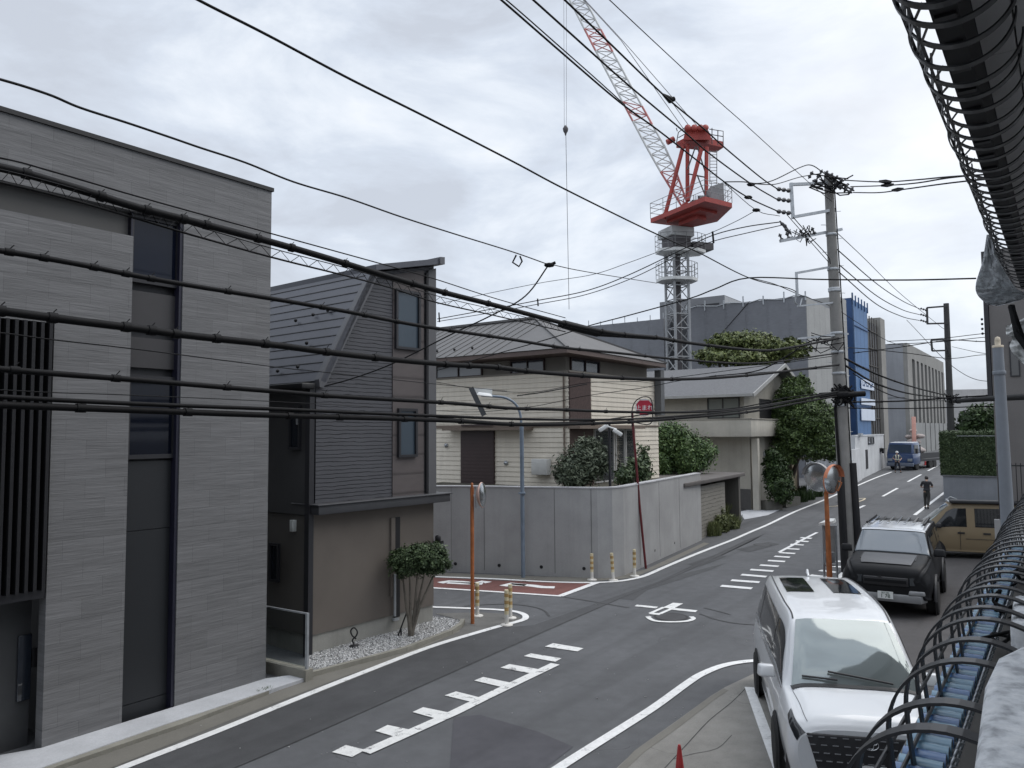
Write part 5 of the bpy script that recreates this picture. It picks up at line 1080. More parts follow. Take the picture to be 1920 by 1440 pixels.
# orange pole with mirror, left
b = G(886,1170); Yo = b.y
def s3(x, y, d=0): return atY(x, y, Yo+d)
h = thing('orange_mirror_pole', 'rusty orange pole with a round traffic mirror seen edge on by the bollards', 'traffic mirror', b)
mb = MB(); mb.tube([b, s3(885,914)], .045, 12); mb.lathe(s3(885,914), [(.03,0),(.03,.1),(0,.12)], 8); part('post', mb, M['orange'], h)
ax = V((.93,-.25,.05)).normalized(); cm = s3(903,928); mb = MB(); mb.lathe(cm, [(.0,-.10),(.16,-.09),(.26,-.04),(.30,.0),(.31,.01),(.30,.03)], 24, ax); part('mirror_back', mb, mat('mirror_back_pale', (.55,.36,.30), .5, .1), h)
m_, nt, b_ = newmat('convex_mirror'); b_.inputs['Base Color'].default_value = (.55,.57,.58,1); b_.inputs['Metallic'].default_value = 1; b_.inputs['Roughness'].default_value = .2; M['mirror'] = m_
mb = MB(); mb.lathe(cm, [(.295,.031),(.2,.06),(.1,.075),(0,.08)], 24, ax); part('mirror_face', mb, M['mirror'], h)
mb = MB(); mb.bar(s3(886,929),s3(899,930),.05,.05); mb.tube([s3(891,932,-.05),s3(892,950,-.05),s3(896,953,-.05),s3(899,946,-.05),s3(898,930,-.05)], .014, 6); mb.bar(s3(895,912,-.05),s3(891,930,-.05),.03); part('clamp', mb, M['steel'], h)
# right mirror pole
b = G(1556,1093); Yr = b.y
def s4(x, y, d=0): return atY(x, y, Yr+d)
h = thing('double_mirror_pole', 'orange pole holding two large round traffic mirrors beside the main utility pole', 'traffic mirror', b)
mb = MB(); mb.tube([b, s4(1549,922)], .07, 12, rr=[.085,.06]); part('post', mb, M['orange'], h)
for (cx_, cy_), ax, dish, lab, d0 in (((1533,895),(-.75,-.62,-.12),'pale_mirror_back','grey round mirror',.15),((1560,899),(.55,-.80,-.1),'orange_mirror_hood','orange backed round mirror',-.2)):
    ax = V(ax).normalized(); cm = s4(cx_,cy_,d0); R_ = .44
    mb = MB(); mb.lathe(cm, [(.0,-.1),(.2,-.085),(R_*.93,-.03),(R_,.0),(R_,.02)], 32, ax)
    f_ = part('mirror_back', mb, mat(dish, (.34,.34,.34) if 'pale' in dish else (.50,.17,.08), .5, .12), h, lab)
    mb = MB(); mb.lathe(cm, [(R_*.96,.021),(R_*.7,.06),(R_*.35,.085),(0,.09)], 32, ax); part('mirror_face', mb, M['mirror'], h)
    mb = MB(); a = ax.orthogonal(); up_ = (Z-ax*Z.dot(ax)).normalized(); sd_ = ax.cross(up_)
    vs = []; 
    for k in range(17):
        t = math.pi*(k/16)*.9+.05*math.pi; d_ = sd_*math.cos(t)+up_*math.sin(t); vs += [cm+d_*(R_+.01), cm+d_*(R_+.02)+ax*.12]
    mb.add(vs+[v_+Z*.006 for v_ in vs], [(2*i,2*i+1,2*i+3,2*i+2) for i in range(16)]+[(34+2*i,34+2*i+2,34+2*i+3,34+2*i+1) for i in range(16)], True); part('mirror_hood', mb, bpy.data.materials[dish], h)
mb = MB(); mb.tube([s4(1549,922),s4(1549,905),s4(1540,898,.1)], .03, 6); mb.tube([s4(1549,915),s4(1572,920,-.1),s4(1578,905,-.1),s4(1566,899,-.15)], .022, 6); part('mirror_bracket', mb, M['orange'], h)
# box on legs beside it
b = G(1553,1094); Yk = b.y+.4
def s5(x, y, d=0): return atY(x, y, Yk+d)
b = V((s5(1553,1090).x, Yk, 0)); h = thing('notice_stand', 'grey steel stand with a white sloping cap behind the orange mirror pole', 'stand', b)
mb = MB()
for x in (1543,1567): q = s5(x,1000); mb.bar(V((q.x,Yk,0)), s5(x,985), .05)
mb.bar(s5(1543,1060),s5(1567,1060),.04); part('leg', mb, M['steel'], h)
mb = MB(); mb.hexa([s5(1545,1052,.1),s5(1566,1052,.1),s5(1566,1052,.25),s5(1545,1052,.25),s5(1545,986,.1),s5(1566,986,.1),s5(1566,986,.25),s5(1545,986,.25)]); part('panel', mb, mat('stand_panel_grey', (.28,.28,.28), .6, .2, 4), h)
mb = MB(); mb.hexa([s5(1534,985,-.12),s5(1562,982,-.12),s5(1568,978,.35),s5(1542,980,.35),s5(1535,981,-.12),s5(1562,977,-.12),s5(1566,972,.35),s5(1553,972,.35)]); part('cap', mb, M['cwhite'], h)
mb = MB(); mb.box(Fac(s5(1545,1050),s5(1565,1050)),0,.3,-.05,.1,s5(1545,1055).z,s5(1545,1035).z); part('lock_box', mb, M['steel'], h)
# bollards
bands = ['cream_band','amber_band']; M['b_white'] = mat('bollard_white', (.62,.60,.56), .7, .15, 9); M['b_cream'] = mat('bollard_cream', (.62,.54,.36), .6, .15, 9); M['b_amber'] = mat('bollard_amber', (.40,.26,.10), .6, .25, 9)
bl_l = {(1110,1088,1038):'bright banded post cone at the red lane tip, left of three by the wall', (1150,1089,1037):'slightly tilted post cone, middle of three at the wall corner', (1190,1081,1030):'paler post cone nearest the stop sign pole',
        (895,1156,1093):'pale post cone just right of the orange mirror pole', (950,1173,1106):'nearest post cone, standing on the curved white line', (957,1160,1096):'post cone half hidden behind the nearest one'}
for (bx, by, ty), lab in bl_l.items():
    b = G(bx, by); hh = atY(bx, ty, b.y).z; h = thing('bollard', lab, 'bollard', b, 'post cones marking the street corners')
    lean = V((.05,0,0)) if bx == 1150 else V((0,0,0))
    def seg(z0, z1, r_): mb = MB(); mb.lathe(b+lean*-z0+Z*z0, [(r_,0),(r_,z1-z0)], 14, Z-lean); return mb
    part('foot_plate', MB().lathe(b, [(.15,.012),(.15,.03),(.06,.05)], 14), M['b_white'], h)
    part('lower_tube', seg(.04,hh*.32,.048), M['b_white'], h)
    zs = hh*.32; n = 7
    for k in range(n):
        z0 = zs+(hh-zs)*k/n; part('band', seg(z0, zs+(hh-zs)*(k+1)/n, .052 if k%2 else .050), M['b_amber'] if k%2 else M['b_cream'], h)
# cones
def cone(name, b, hh, label, m=None, group=None):
    h = thing(name, label, 'traffic cone', b, group); mb = MB(); mb.hexa([b+V((x,y,z)) for z in (.0,.03) for x,y in ((-.18,-.18),(.18,-.18),(.18,.18),(-.18,.18))]); part('base', mb, M['conered'], h)
    mb = MB(); mb.lathe(b+Z*.03, [(.10,0),(.022,hh-.03),(.015,hh)], 16); part('cone_body', mb, M['conered'], h); return h
M['conered'] = mat('cone_red', (.40,.035,.035), .55, .2, 8)
p = G(1276,1508); cone('traffic_cone', p, .68, 'small red traffic cone at the bottom edge on the old pavement')
for x, y, lab in ((1735,872,'leftmost far red traffic cone behind the blue truck'),(1741,869,'middle far red traffic cone behind the blue truck'),(1747,866,'rightmost far red traffic cone behind the blue truck')): cone('traffic_cone', G(x,y), .8, lab, group='red cones behind the truck')
# ================================================================ CABLES
def cable(pts, d0, d1, r, label, zig=None, name='overhead_cable', m='rubber', n=8, sides=6, group='overhead cables', cat='cable'):
    ps = cr_spline([(x, y) for x, y in pts], n); ln = [0]
    for a, b in zip(ps, ps[1:]): ln.append(ln[-1]+float(np.linalg.norm(b-a)))
    w3 = [P(p[0], p[1], 1/((1-l/ln[-1])/d0+(l/ln[-1])/d1)) for p, l in zip(ps, ln)]
    if pts[0][0] < 0 or pts[0][1] < 0: d_ = (w3[0]-w3[1]).normalized(); w3 = [w3[0]+d_*14+Z*.5, w3[0]+d_*6+Z*.1]+w3      # runs on past the frame
    if pts[-1][0] > 1930: d_ = (w3[-1]-w3[-2]).normalized(); w3 = w3+[w3[-1]+d_*8]
    mb = MB(); mb.tube(w3, r, sides)
    if r > .02:     # cable ties and scuffs
        rt = random.Random(int(pts[0][1])); k = 1
        while k < len(w3)-2: d_ = (w3[k+1]-w3[k]).normalized(); mb.tube([w3[k]-d_*.03, w3[k]+d_*.03], r*1.3, 6); mb.tube([w3[k]+Z*r, w3[k]+Z*(r+.035)+d_*.03], .004, 4); k += rt.choice((4,6,9))
    if zig:
        amp, st, zr = zig; acc = 0; k = 0; zz = []
        for a, b in zip(w3, w3[1:]):
            L_ = (b-a).length; q = max(1, round(L_/st))
            for i in range(q): zz.append(a.lerp(b, i/q)+Z*(amp if k%2 else 0)); k += 1
        mb.tube(zz, zr, 4, cap=False); mb.tube([p+Z*amp for p in w3], zr*1.2, 4)
    return single(name, mb, M[m], label, cat, group)
D = PD
cable([(-160,288),(0,314),(125,348),(250,387),(344,411),(430,433),(516,456),(600,480),(700,510),(820,545),(930,573),(1060,607),(1150,625),(1230,633),(1300,644),(1420,657),(1480,652),(1572,634)], 5.6, D, .036, 'thickest black cable, topmost across the tiled house, ending in a long splice')
cable([(-160,272),(0,296),(100,322),(250,366),(400,408),(516,440),(640,474),(734,500),(815,523),(930,560),(1060,596)], 5.7, 15.5, .008, 'thin strand running just above the thickest cable')
cable([(-160,312),(0,342),(125,372),(250,408),(344,436),(508,482),(640,515),(734,540),(814,566),(920,590),(1060,622)], 5.4, 15.5, .011, 'thin cable with zigzag lashing below the thickest cable', zig=(.10,.17,.005))
mb = MB(); sp_ = [P(x,y,d) for x,y,d in ((1056,608,14.9),(1120,624,15.6),(1122,624,15.6),(1228,634,17.0))]
mb.tube(sp_[:2], .085, 10); mb.tube(sp_[2:], .065, 10, rr=[.075,.04]); mb.tube([sp_[0]-V((.1,0,0)),sp_[0]], .06, 8); single('splice_case', mb, M['rubber'], 'fat black splice case hanging on the thickest cable above the cream house', 'splice case')
cable([(-160,448),(0,470),(129,492),(250,516),(344,533),(516,561),(649,584),(734,601),(814,615),(950,635),(1050,651),(1150,661),(1275,674),(1420,681),(1572,662)], 5.2, D, .023, 'black cable just below the zigzag one, second thick line across the tiled house')
cable([(-160,562),(0,583),(129,600),(250,615),(344,628),(516,647),(612,660),(734,674),(848,684),(925,688),(1000,697),(1150,708),(1275,711),(1400,704),(1574,684)], 5.0, D, .034, 'heavy twin cable crossing over the top of the dark louvre')
cable([(-160,675),(0,692),(250,712),(516,734),(643,744),(848,756),(950,765),(1050,768),(1150,772),(1275,773),(1380,768),(1480,752),(1576,733)], 4.8, D, .024, 'single black cable passing mid louvre, third from the bottom of the lines')
cable([(-160,733),(0,744),(250,757),(516,767),(673,774),(848,781),(950,785),(1062,787),(1175,786),(1275,780),(1400,768),(1500,750),(1574,738)], 4.7, D, .019, 'thin upper line of the lowest cable pair')
cable([(-160,748),(0,759),(250,769),(516,779),(700,784),(848,789),(975,796),(1112,794),(1200,790),(1275,784),(1400,773),(1500,755),(1574,742)], 4.7, D, .028, 'thick lower line of the lowest cable pair')
cable([(-160,610),(0,624),(99,637),(250,654),(516,688),(591,696),(796,718),(950,733)], 5.3, 17, .006, 'hair thin wire between the heavy twin cable and the mid louvre cable')
cable([(-160,725),(0,731),(99,736),(250,741),(516,753),(700,763)], 5.3, 14, .005, 'hair thin wire just above the lowest cable pair')
# rising cables
cable([(240,-72),(372,0),(500,65),(650,145),(800,220),(960,302),(1050,350),(1191,420),(1269,456),(1309,473),(1402,520),(1480,541),(1495,551)], 6.5, D, .014, 'long straight cable from the top left corner to the pole bracket')
cable([(-160,108),(0,149),(90,177),(150,202),(240,231),(320,258),(375,277),(460,305),(550,341),(650,371),(750,406),(850,438),(960,472),(1028,496)], 5.0, 15, .011, 'wavy twisted cable above the tiled house roof ending at a clamp in mid air', sides=5)
cable([(1030,495),(1080,506),(1150,518),(1232,531)], 15, 24, .009, 'thin cable running right from the mid air clamp to the crane mast')
cable([(1030,495),(985,555),(920,592),(850,625),(740,680),(660,710),(597,727)], 15, 16.2, .014, 'service cable dropping from the mid air clamp to the dark slanted house')
mb = MB(); c_ = P(1030,497,15); mb.ball(c_, (.11,.06,.05), 8); c2 = P(970,490,14.6)
mb.tube([c_, c_+V((.12,0,.05))], .03, 6); single('cable_clamp', mb, M['rubber'], 'small black clamp in mid air where the wavy cable splits', 'clamp')
mb = MB(); mb.tube([c2+V((-.02,0,.12)), c2+V((-.09,0,-.02)), c2+V((.03,0,-.1)), c2+V((.09,0,0)), c2+V((.05,0,.1))], .018, 6); single('cable_loop', mb, M['rubber'], 'short hanging loop on the wavy cable left of the clamp', 'cable')
cable([(860,-68),(940,0),(1064,108),(1160,190),(1231,242),(1302,297),(1358,341),(1404,371),(1458,396)], 11.5, D-1.4, .019, 'lowest of the four lines from the top centre to the pole insulators', n=5)
cable([(900,-40),(960,9),(1050,88),(1120,150),(1172,197)], 11.5, 16, .012, 'short line alongside the lowest insulator line at the top centre', n=5)
cable([(920,-70),(1000,0),(1120,108),(1181,162),(1285,249),(1329,287),(1407,344),(1457,374)], 11.5, D-1.4, .019, 'second of the four lines from the top centre to the pole', n=5)
cable([(980,-75),(1059,0),(1137,75),(1243,177),(1318,240),(1358,276),(1424,331),(1457,354)], 11.5, D-1.4, .019, 'third of the four lines, with a dark connector above the crane', n=5)
cable([(1070,-70),(1143,0),(1320,165),(1400,236),(1480,309),(1520,345),(1560,378)], 11.5, D, .009, 'thin line rightmost at the top centre, running straight to the pole', n=5)
mb = MB(); mb.tube([P(1243,177,19.5), P(1258,188,19.7)], .05, 8, rr=[.03,.09]); mb.ball(P(1262,186,19.7), .07, 8); single('line_connector', mb, M['rubber'], 'dark connector on a line above the red crane top', 'connector')
for x, y, d, lb in ((1403,370,22.5,'small dark joint on the lowest insulator line'),(1408,346,22.5,'small dark joint on the second insulator line'),(1418,394,23,'small cross shaped joint left of the pole crossarm')):
    mb = MB(); p = P(x,y,d); mb.ball(p, (.13,.06,.06), 8); single('line_joint', mb, M['rubber'], lb, 'joint')
cable([(1358,341),(1394,341),(1420,344),(1450,338),(1500,314),(1522,310),(1545,325),(1560,335)], 21.5, D, .016, 'looping jumper that arcs up over the pole bracket', n=6)
cable([(1404,344),(1440,346),(1460,344),(1500,332),(1540,325)], 22.5, D, .014, 'lower looping jumper left of the pole top', n=6)
cable([(1358,343),(1418,394),(1462,405)], 21.5, D-.8, .01, 'thin stay from the crane side to the pole crossarm', n=4)
cable([(1418,394),(1380,415),(1322,441),(1240,470),(1180,492),(1110,515),(1005,532),(820,570)], 23, 30, .010, 'thin line sagging left from the cross shaped joint behind the crane')
cable([(1464,416),(1400,425),(1340,440),(1287,464),(1180,515),(1100,545),(1010,563),(930,578),(820,598)], D-1, 30, .017, 'upper of two lines sagging left from the crossarm to the slanted roof')
cable([(1467,422),(1400,437),(1335,453),(1280,475),(1189,520),(1100,552),(1010,570),(940,583),(820,603)], D-1, 30, .014, 'lower of two lines sagging left from the crossarm')
mb = MB(); pass
for a_, b_2, d_2, lb in (((1336,434),(1338,456),24.5,'small vertical spacer on the two sagging lines, nearest the pole'),((1008,560),(1009,574),28,'small vertical spacer on the two sagging lines above the hipped roof'),((823,586),(824,604),29.5,'small vertical spacer on the two sagging lines beside the slanted roof')):
    mb = MB(); mb.bar(P(*a_,d_2), P(*b_2,d_2), .05); single('line_spacer', mb, M['rubber'], lb, 'spacer')
cable([(1830,522),(1700,525),(1540,524),(1404,521),(1340,542),(1292,560),(1180,591),(1100,612),(1020,638),(800,700)], 14, 30, .016, 'level cable right of the pole that slopes down left past the crane mast', n=5)
cable([(1402,520),(1450,532),(1495,551),(1560,575),(1600,600),(1660,637),(1700,650)], 22, 40, .012, 'cable falling right from the pole bracket behind the blue building')
cable([(1582,338),(1657,341),(1720,337),(1800,330),(1960,322)], D-.3, 12, .018, 'top line of three running right from the pole top', n=5)
cable([(1595,350),(1657,348),(1720,343),(1800,331),(1960,319)], D-.3, 12, .018, 'middle line of three running right from the pole top', n=5)
cable([(1600,361),(1650,361),(1695,355),(1808,340),(1960,327)], D-.3, 12, .018, 'bottom line of three running right from the pole top', n=5)
for x0, y0, x1, y1, d, lb in ((1648,340,1672,341,21,'black sleeve on the top line right of the pole'),(1652,348,1676,346,21,'black sleeve on the middle line right of the pole'),(1672,357,1694,354,20.5,'black sleeve on the bottom line right of the pole')):
    mb = MB(); mb.tube([P(x0,y0,d), P((x0+x1)/2,(y0+y1)/2,d-.1), P(x1,y1,d-.2)], .05, 8, rr=[.03,.06,.03]); single('cable_sleeve', mb, M['rubber'], lb, 'sleeve')
cable([(1567,434),(1619,483),(1683,546),(1757,607),(1772,618)], D, 46, .012, 'highest thin line from the main pole to the far pole')
cable([(1570,468),(1640,529),(1690,563),(1724,579)], D, 46, .019, 'second line from the main pole to the top bracket of the far pole')
cable([(1574,497),(1640,552),(1690,580),(1724,590)], D, 46, .019, 'third line from the main pole to the far pole bracket')
cable([(1573,510),(1640,568),(1690,593),(1724,601)], D, 46, .019, 'fourth line from the main pole to the lowest far insulator')
cable([(1487,407),(1520,445),(1552,480),(1557,495)], D-.6, D, .014, 'jumper down from the square bracket, inner', n=5)
cable([(1475,402),(1510,442),(1554,492)], D-.9, D, .012, 'jumper down from the square bracket, outer', n=5)
cable([(1664,640),(1760,635),(1850,625),(1960,618)], 42, 40, .02, 'upper of three level lines right of the far pole')
cable([(1664,646),(1760,641),(1850,632),(1960,624)], 42, 40, .02, 'middle of three level lines right of the far pole')
cable([(1600,662),(1680,652),(1780,638),(1850,640),(1960,629)], 38, 40, .025, 'lower of three level lines right of the far pole')
cable([(1480,655),(1590,652),(1700,662),(1780,672),(1850,665),(1960,668)], 25, 42, .016, 'level wire crossing the blue building below its top')
cable([(1584,672),(1640,700),(1700,722),(1760,738),(1782,742)], D, 46, .035, 'upper drooping cable from the pole past the blue building')
cable([(1586,686),(1640,718),(1700,737),(1760,745),(1782,746)], D, 46, .035, 'lower drooping cable from the pole past the blue building')
cable([(1600,700),(1650,732),(1700,748),(1782,752)], D, 46, .02, 'thin drooping cable under the other two right of the pole')
cable([(1590,754),(1690,752),(1780,746),(1850,742),(1980,735)], D, 30, .03, 'level cable right of the pole at the cable bundle height')
cable([(1590,765),(1690,766),(1780,764),(1850,762),(1980,758)], D, 30, .022, 'lowest level cable right of the pole, thin')
cable([(1790,752),(1850,748),(1960,742),(2040,738)], 32, 16, .10, 'very thick black bundle crossing in front of the lamp post')
cable([(1700,600),(1790,690),(1860,715),(1960,690)], 46, 30, .014, 'thin wire sagging between the far pole and the taupe building')
cable([(1785,650),(1830,660),(1856,664)], 46, 30, .012, 'short thin wire from the far pole to the taupe building wall')
cable([(816,716),(900,730),(1000,735),(1100,718),(1220,713),(1400,690),(1560,668)], 30, D, .012, 'thin wire in front of the cream house reaching the pole, upper')
cable([(816,770),(900,772),(1000,762),(1100,742),(1200,728),(1330,706),(1560,690)], 30, D, .012, 'thin wire in front of the cream house reaching the pole, lower')
cable([(970,742),(1020,735),(1100,720)], 24, 26, .02, 'short dark cable from the street light arm to the cream house')
cable([(1330,706),(1420,695),(1480,665),(1520,640),(1574,634)], 30, D, .022, 'cable curving up from the grey roof to the pole')
cable([(816,782),(950,793),(1100,790),(1230,775),(1380,765),(1480,745),(1574,736)], 20, D, .02, 'dark line joining the lowest cable pair near the pole')
# black corrugated duct on the upper edge of the slanted house: none
# ================================================================ VEHICLES
class Surf:
    def __init__(s, grid): s.g = np.array(grid, float); s.n, s.m = s.g.shape[:2]
    @staticmethod
    def _cr(p0, p1, p2, p3, t): return .5*((2*p1)+(-p0+p2)*t+(2*p0-5*p1+4*p2-p3)*t*t+(-p0+3*p1-3*p2+p3)*t**3)
    def ev(s, u, v):
        u = min(max(u,0),s.n-1-1e-9); v = min(max(v,0),s.m-1-1e-9); i, j = int(u), int(v); fu, fv = u-i, v-j; rows = []
        for a in (-1,0,1,2):
            k = i+a; r_ = []
            for b in (-1,0,1,2):
                l = j+b
                def g(k, l):
                    if k < 0: return 2*g(0,l)-g(1,l)
                    if k > s.n-1: return 2*g(s.n-1,l)-g(s.n-2,l)
                    if l < 0: q = s.g[k,1].copy(); q[1] = -q[1]; return q
                    if l > s.m-1: q = s.g[k,s.m-2].copy(); q[1] = -q[1]; return q
                    return s.g[k,l]
                r_.append(g(k,l))
            rows.append(s._cr(*r_, fv))
        return s._cr(*rows, fu)
    def nrm(s, u, v):
        e = .02; a = s.ev(u+e,v)-s.ev(u-e,v); b = s.ev(u,v+e)-s.ev(u,v-e); n = np.cross(a,b); return n/(np.linalg.norm(n)+1e-9)
class Car:
    """local x forward, y left, z up"""
    def __init__(c, name, label, cat, pos, heading, scale=1.0, group=None):
        c.R = Matrix.Rotation(heading, 3, 'Z'); c.s = scale; c.p = V(pos); c.h = thing(name, label, cat, pos, group)
    def W(c, q): return c.p + c.R @ (V(q)*c.s)
    def part(c, name, mb, m, parent=None, label=None, bevel=0):
        mb.v = [c.W(v) for v in mb.v]; return part(name, mb, m, parent or c.h, label, bevel)
def body_mb(S, nu, nv):
    mb = MB(); us = np.linspace(0,S.n-1,nu); vs_ = np.linspace(0,S.m-1,nv); ring = []
    for u in us:
        h_ = [S.ev(u,v) for v in vs_]; ring.append(h_+[np.array((q[0],-q[1],q[2])) for q in h_[-2:0:-1]])
    k = len(ring[0]); mb.add([V(q) for r_ in ring for q in r_], [(i*k+j,i*k+(j+1)%k,(i+1)*k+(j+1)%k,(i+1)*k+j) for i in range(nu-1) for j in range(k)], True)
    mb.add([V(q) for q in ring[0]], [tuple(range(k))]); mb.add([V(q) for q in ring[-1]], [tuple(range(k))[::-1]]); return mb
def patch(S, q, off=.006, nu=10, nv=6, side=1):
    """bilinear patch of the body surface between four (u,v) corners, lifted by off"""
    mb = MB(); vs = []
    for i in range(nu+1):
        for j in range(nv+1):
            a, b = i/nu, j/nv; u = (1-a)*(1-b)*q[0][0]+a*(1-b)*q[1][0]+a*b*q[2][0]+(1-a)*b*q[3][0]; v = (1-a)*(1-b)*q[0][1]+a*(1-b)*q[1][1]+a*b*q[2][1]+(1-a)*b*q[3][1]
            vm = v if v <= S.m-1 else 2*(S.m-1)-v; p = S.ev(u,vm); n = S.nrm(u,min(vm,S.m-1-.03)); c_ = np.array((p[0],0,.9)); n = n if np.dot(n,p-c_) > 0 else -n
            p = p+n*off
            if v > S.m-1: p = np.array((p[0],-p[1],p[2]))
            vs.append(V((p[0],p[1]*side,p[2])))
    mb.add(vs, [(i*(nv+1)+j,(i+1)*(nv+1)+j,(i+1)*(nv+1)+j+1,i*(nv+1)+j+1) for i in range(nu) for j in range(nv)], True); return mb
M['tyre'] = mat('tyre', (.018,.018,.018), .85, .2, 20); M['rim'] = mat('rim_silver', (.45,.46,.47), .35, .1, metal=.8); M['rimdark'] = mat('rim_dark', (.10,.10,.11), .4, .1, metal=.6)
def wheel(c, x, y, r, wd, rim, side):
    a = MB(); a.lathe((x,y,r), [(r*.62,-wd/2),(r*.95,-wd/2),(r,-wd*.35),(r,wd*.35),(r*.95,wd/2),(r*.62,wd/2)], 28, (0,side,0)); w_ = c.part('wheel', a, M['tyre'])
    a = MB(); a.lathe((x,y,r), [(0,wd*.3),(r*.1,wd*.42),(r*.12,wd*.36),(r*.55,wd*.30),(r*.62,wd*.46),(r*.64,wd*.2)], 24, (0,side,0))
    c.part('rim', a, rim, w_); a = MB()
    for k in range(7):
        t = 2*math.pi*k/7; d = V((math.cos(t),0,math.sin(t))); a.bar(V((x,y+side*wd*.38,r))+d*r*.1, V((x,y+side*wd*.42,r))+d*r*.58, r*.12, .02, (0,1,0))
    c.part('spoke', a, rim, w_)
def arch(c, x, y, r, side): a = MB(); a.lathe((x,y,r*.86), [(0,.0),(r,.0),(r,.012)], 32, (0,side,0)); c.part('wheel_arch', a, M['black'])
def mirrorpart(c, x, y, z, side, m, s=1.0):
    a = MB(); a.hexa([V(q) for q in ((x-.06,y,z),(x+.1,y,z+.02),(x+.1,y+side*.22*s,z+.02),(x-.06,y+side*.24*s,z),(x-.07,y+side*.02,z+.16*s),(x+.05,y+side*.02,z+.17*s),(x+.05,y+side*.2*s,z+.17*s),(x-.07,y+side*.23*s,z+.16*s))]); c.part('side_mirror', a, m, bevel=.03)
def paint(name, c, metal=.0, rough=.28): return mat(name, c, rough, .02, .5, metal=metal, coat=.8)
M['wpaint'] = paint('white_pearl_paint', (.67,.685,.70)); M['carglass'] = glassmat('windscreen', (.21,.24,.24), .05, 1.0); M['carglass'].node_tree.nodes['Principled BSDF'].inputs['Metallic'].default_value = .4; M['tint'] = glassmat('tinted_glass', (.012,.014,.016), .06, .8); M['chrome'] = mat('chrome', (.75,.76,.77), .12, .02, metal=1)
M['plastic'] = mat('black_plastic', (.02,.02,.022), .5, .1); M['plate'] = mat('number_plate', (.72,.74,.72), .5, .05)
# ---- white minivan, nose towards the camera
def mini(L=4.85, W=.925, hz=1.935):
    # x, zb, wb, wmid, zs, ws, zr, wr, zt
    st = [(0.00,.55,.70,.80,1.05,.76,1.60,.58,1.66),(0.05,.35,.84,.90,1.08,.86,1.74,.62,1.82),(.45,.28,.88,.925,1.10,.89,1.82,.66,1.90),(1.4,.25,.89,.93,1.10,.90,1.85,.69,1.935),(2.6,.25,.89,.93,1.10,.90,1.83,.69,1.925),
          (3.25,.25,.89,.93,1.10,.89,1.76,.66,1.87),(3.62,.25,.89,.93,1.09,.88,1.48,.71,1.60),(3.98,.25,.88,.925,1.08,.87,1.18,.76,1.27),(4.10,.25,.88,.92,1.06,.86,1.13,.75,1.20),(4.45,.26,.87,.91,.98,.85,1.06,.70,1.13),(4.72,.28,.86,.895,.92,.85,1.00,.68,1.06),(4.83,.30,.80,.85,.84,.80,.94,.64,.99),(4.88,.34,.74,.79,.80,.76,.88,.60,.93)]
    g = []
    for x, zb, wb, wm, zs, ws, zr, wr, zt in st:
        g.append([(x,0,zb),(x,wb*.9,zb),(x,wb,zb+.12),(x,wm,(zb+zs)/2+.05),(x,ws,zs),(x,wr+.03,zr),(x,wr-.12,zt-.015),(x,wr*.4,zt),(x,0,zt)])
    return Surf(g)
fd = V((-.225,-.974,0)).normalized()
rear = atY(1512,1090,14.2); rear.z = 0
SC = 1.03
c = Car('white_minivan', 'large white minivan with twin roof panes facing the camera at the lower right', 'minivan', V((rear.x,rear.y,0))-fd*.1, math.atan2(fd.y,fd.x), SC)
S = mini()
c.part('body', body_mb(S, 110, 49), M['wpaint'])
def both(f):
    for s_ in (1,-1): f(s_)
def screen(S, u0, v0, u1, v1, bulge, lift, n=14, k=16):
    """clean windscreen: straight rulings between the header and the cowl, slightly bowed"""
    mb = MB(); vs = []; m2 = 2*(S.m-1)
    def g(u, v):
        q = S.ev(u, v if v <= S.m-1 else m2-v); return V((q[0], q[1] if v <= S.m-1 else -q[1], q[2]))
    for i in range(n+1):
        for j in range(k+1):
            a, b = i/n, j/k; t, c_ = g(u0, v0+(m2-2*v0)*b), g(u1, v1+(m2-2*v1)*b); d = (c_-t); nn = V((-d.z,0,d.x)).normalized()
            if nn.z < 0: nn = -nn
            vs.append(t.lerp(c_, a)+nn*(lift+bulge*4*a*(1-a)))
    return mb.add(vs, [(i*(k+1)+j,(i+1)*(k+1)+j,(i+1)*(k+1)+j+1,i*(k+1)+j+1) for i in range(n) for j in range(k)], True)
c.part('windscreen', screen(S, 5.15, 5.75, 7.92, 5.25, .045, .012), M['carglass'])
c.part('cowl', patch(S, [(7.85,5.2),(8.2,5.2),(8.2,10.8),(7.85,10.8)], .012, 3, 14), M['plastic'])
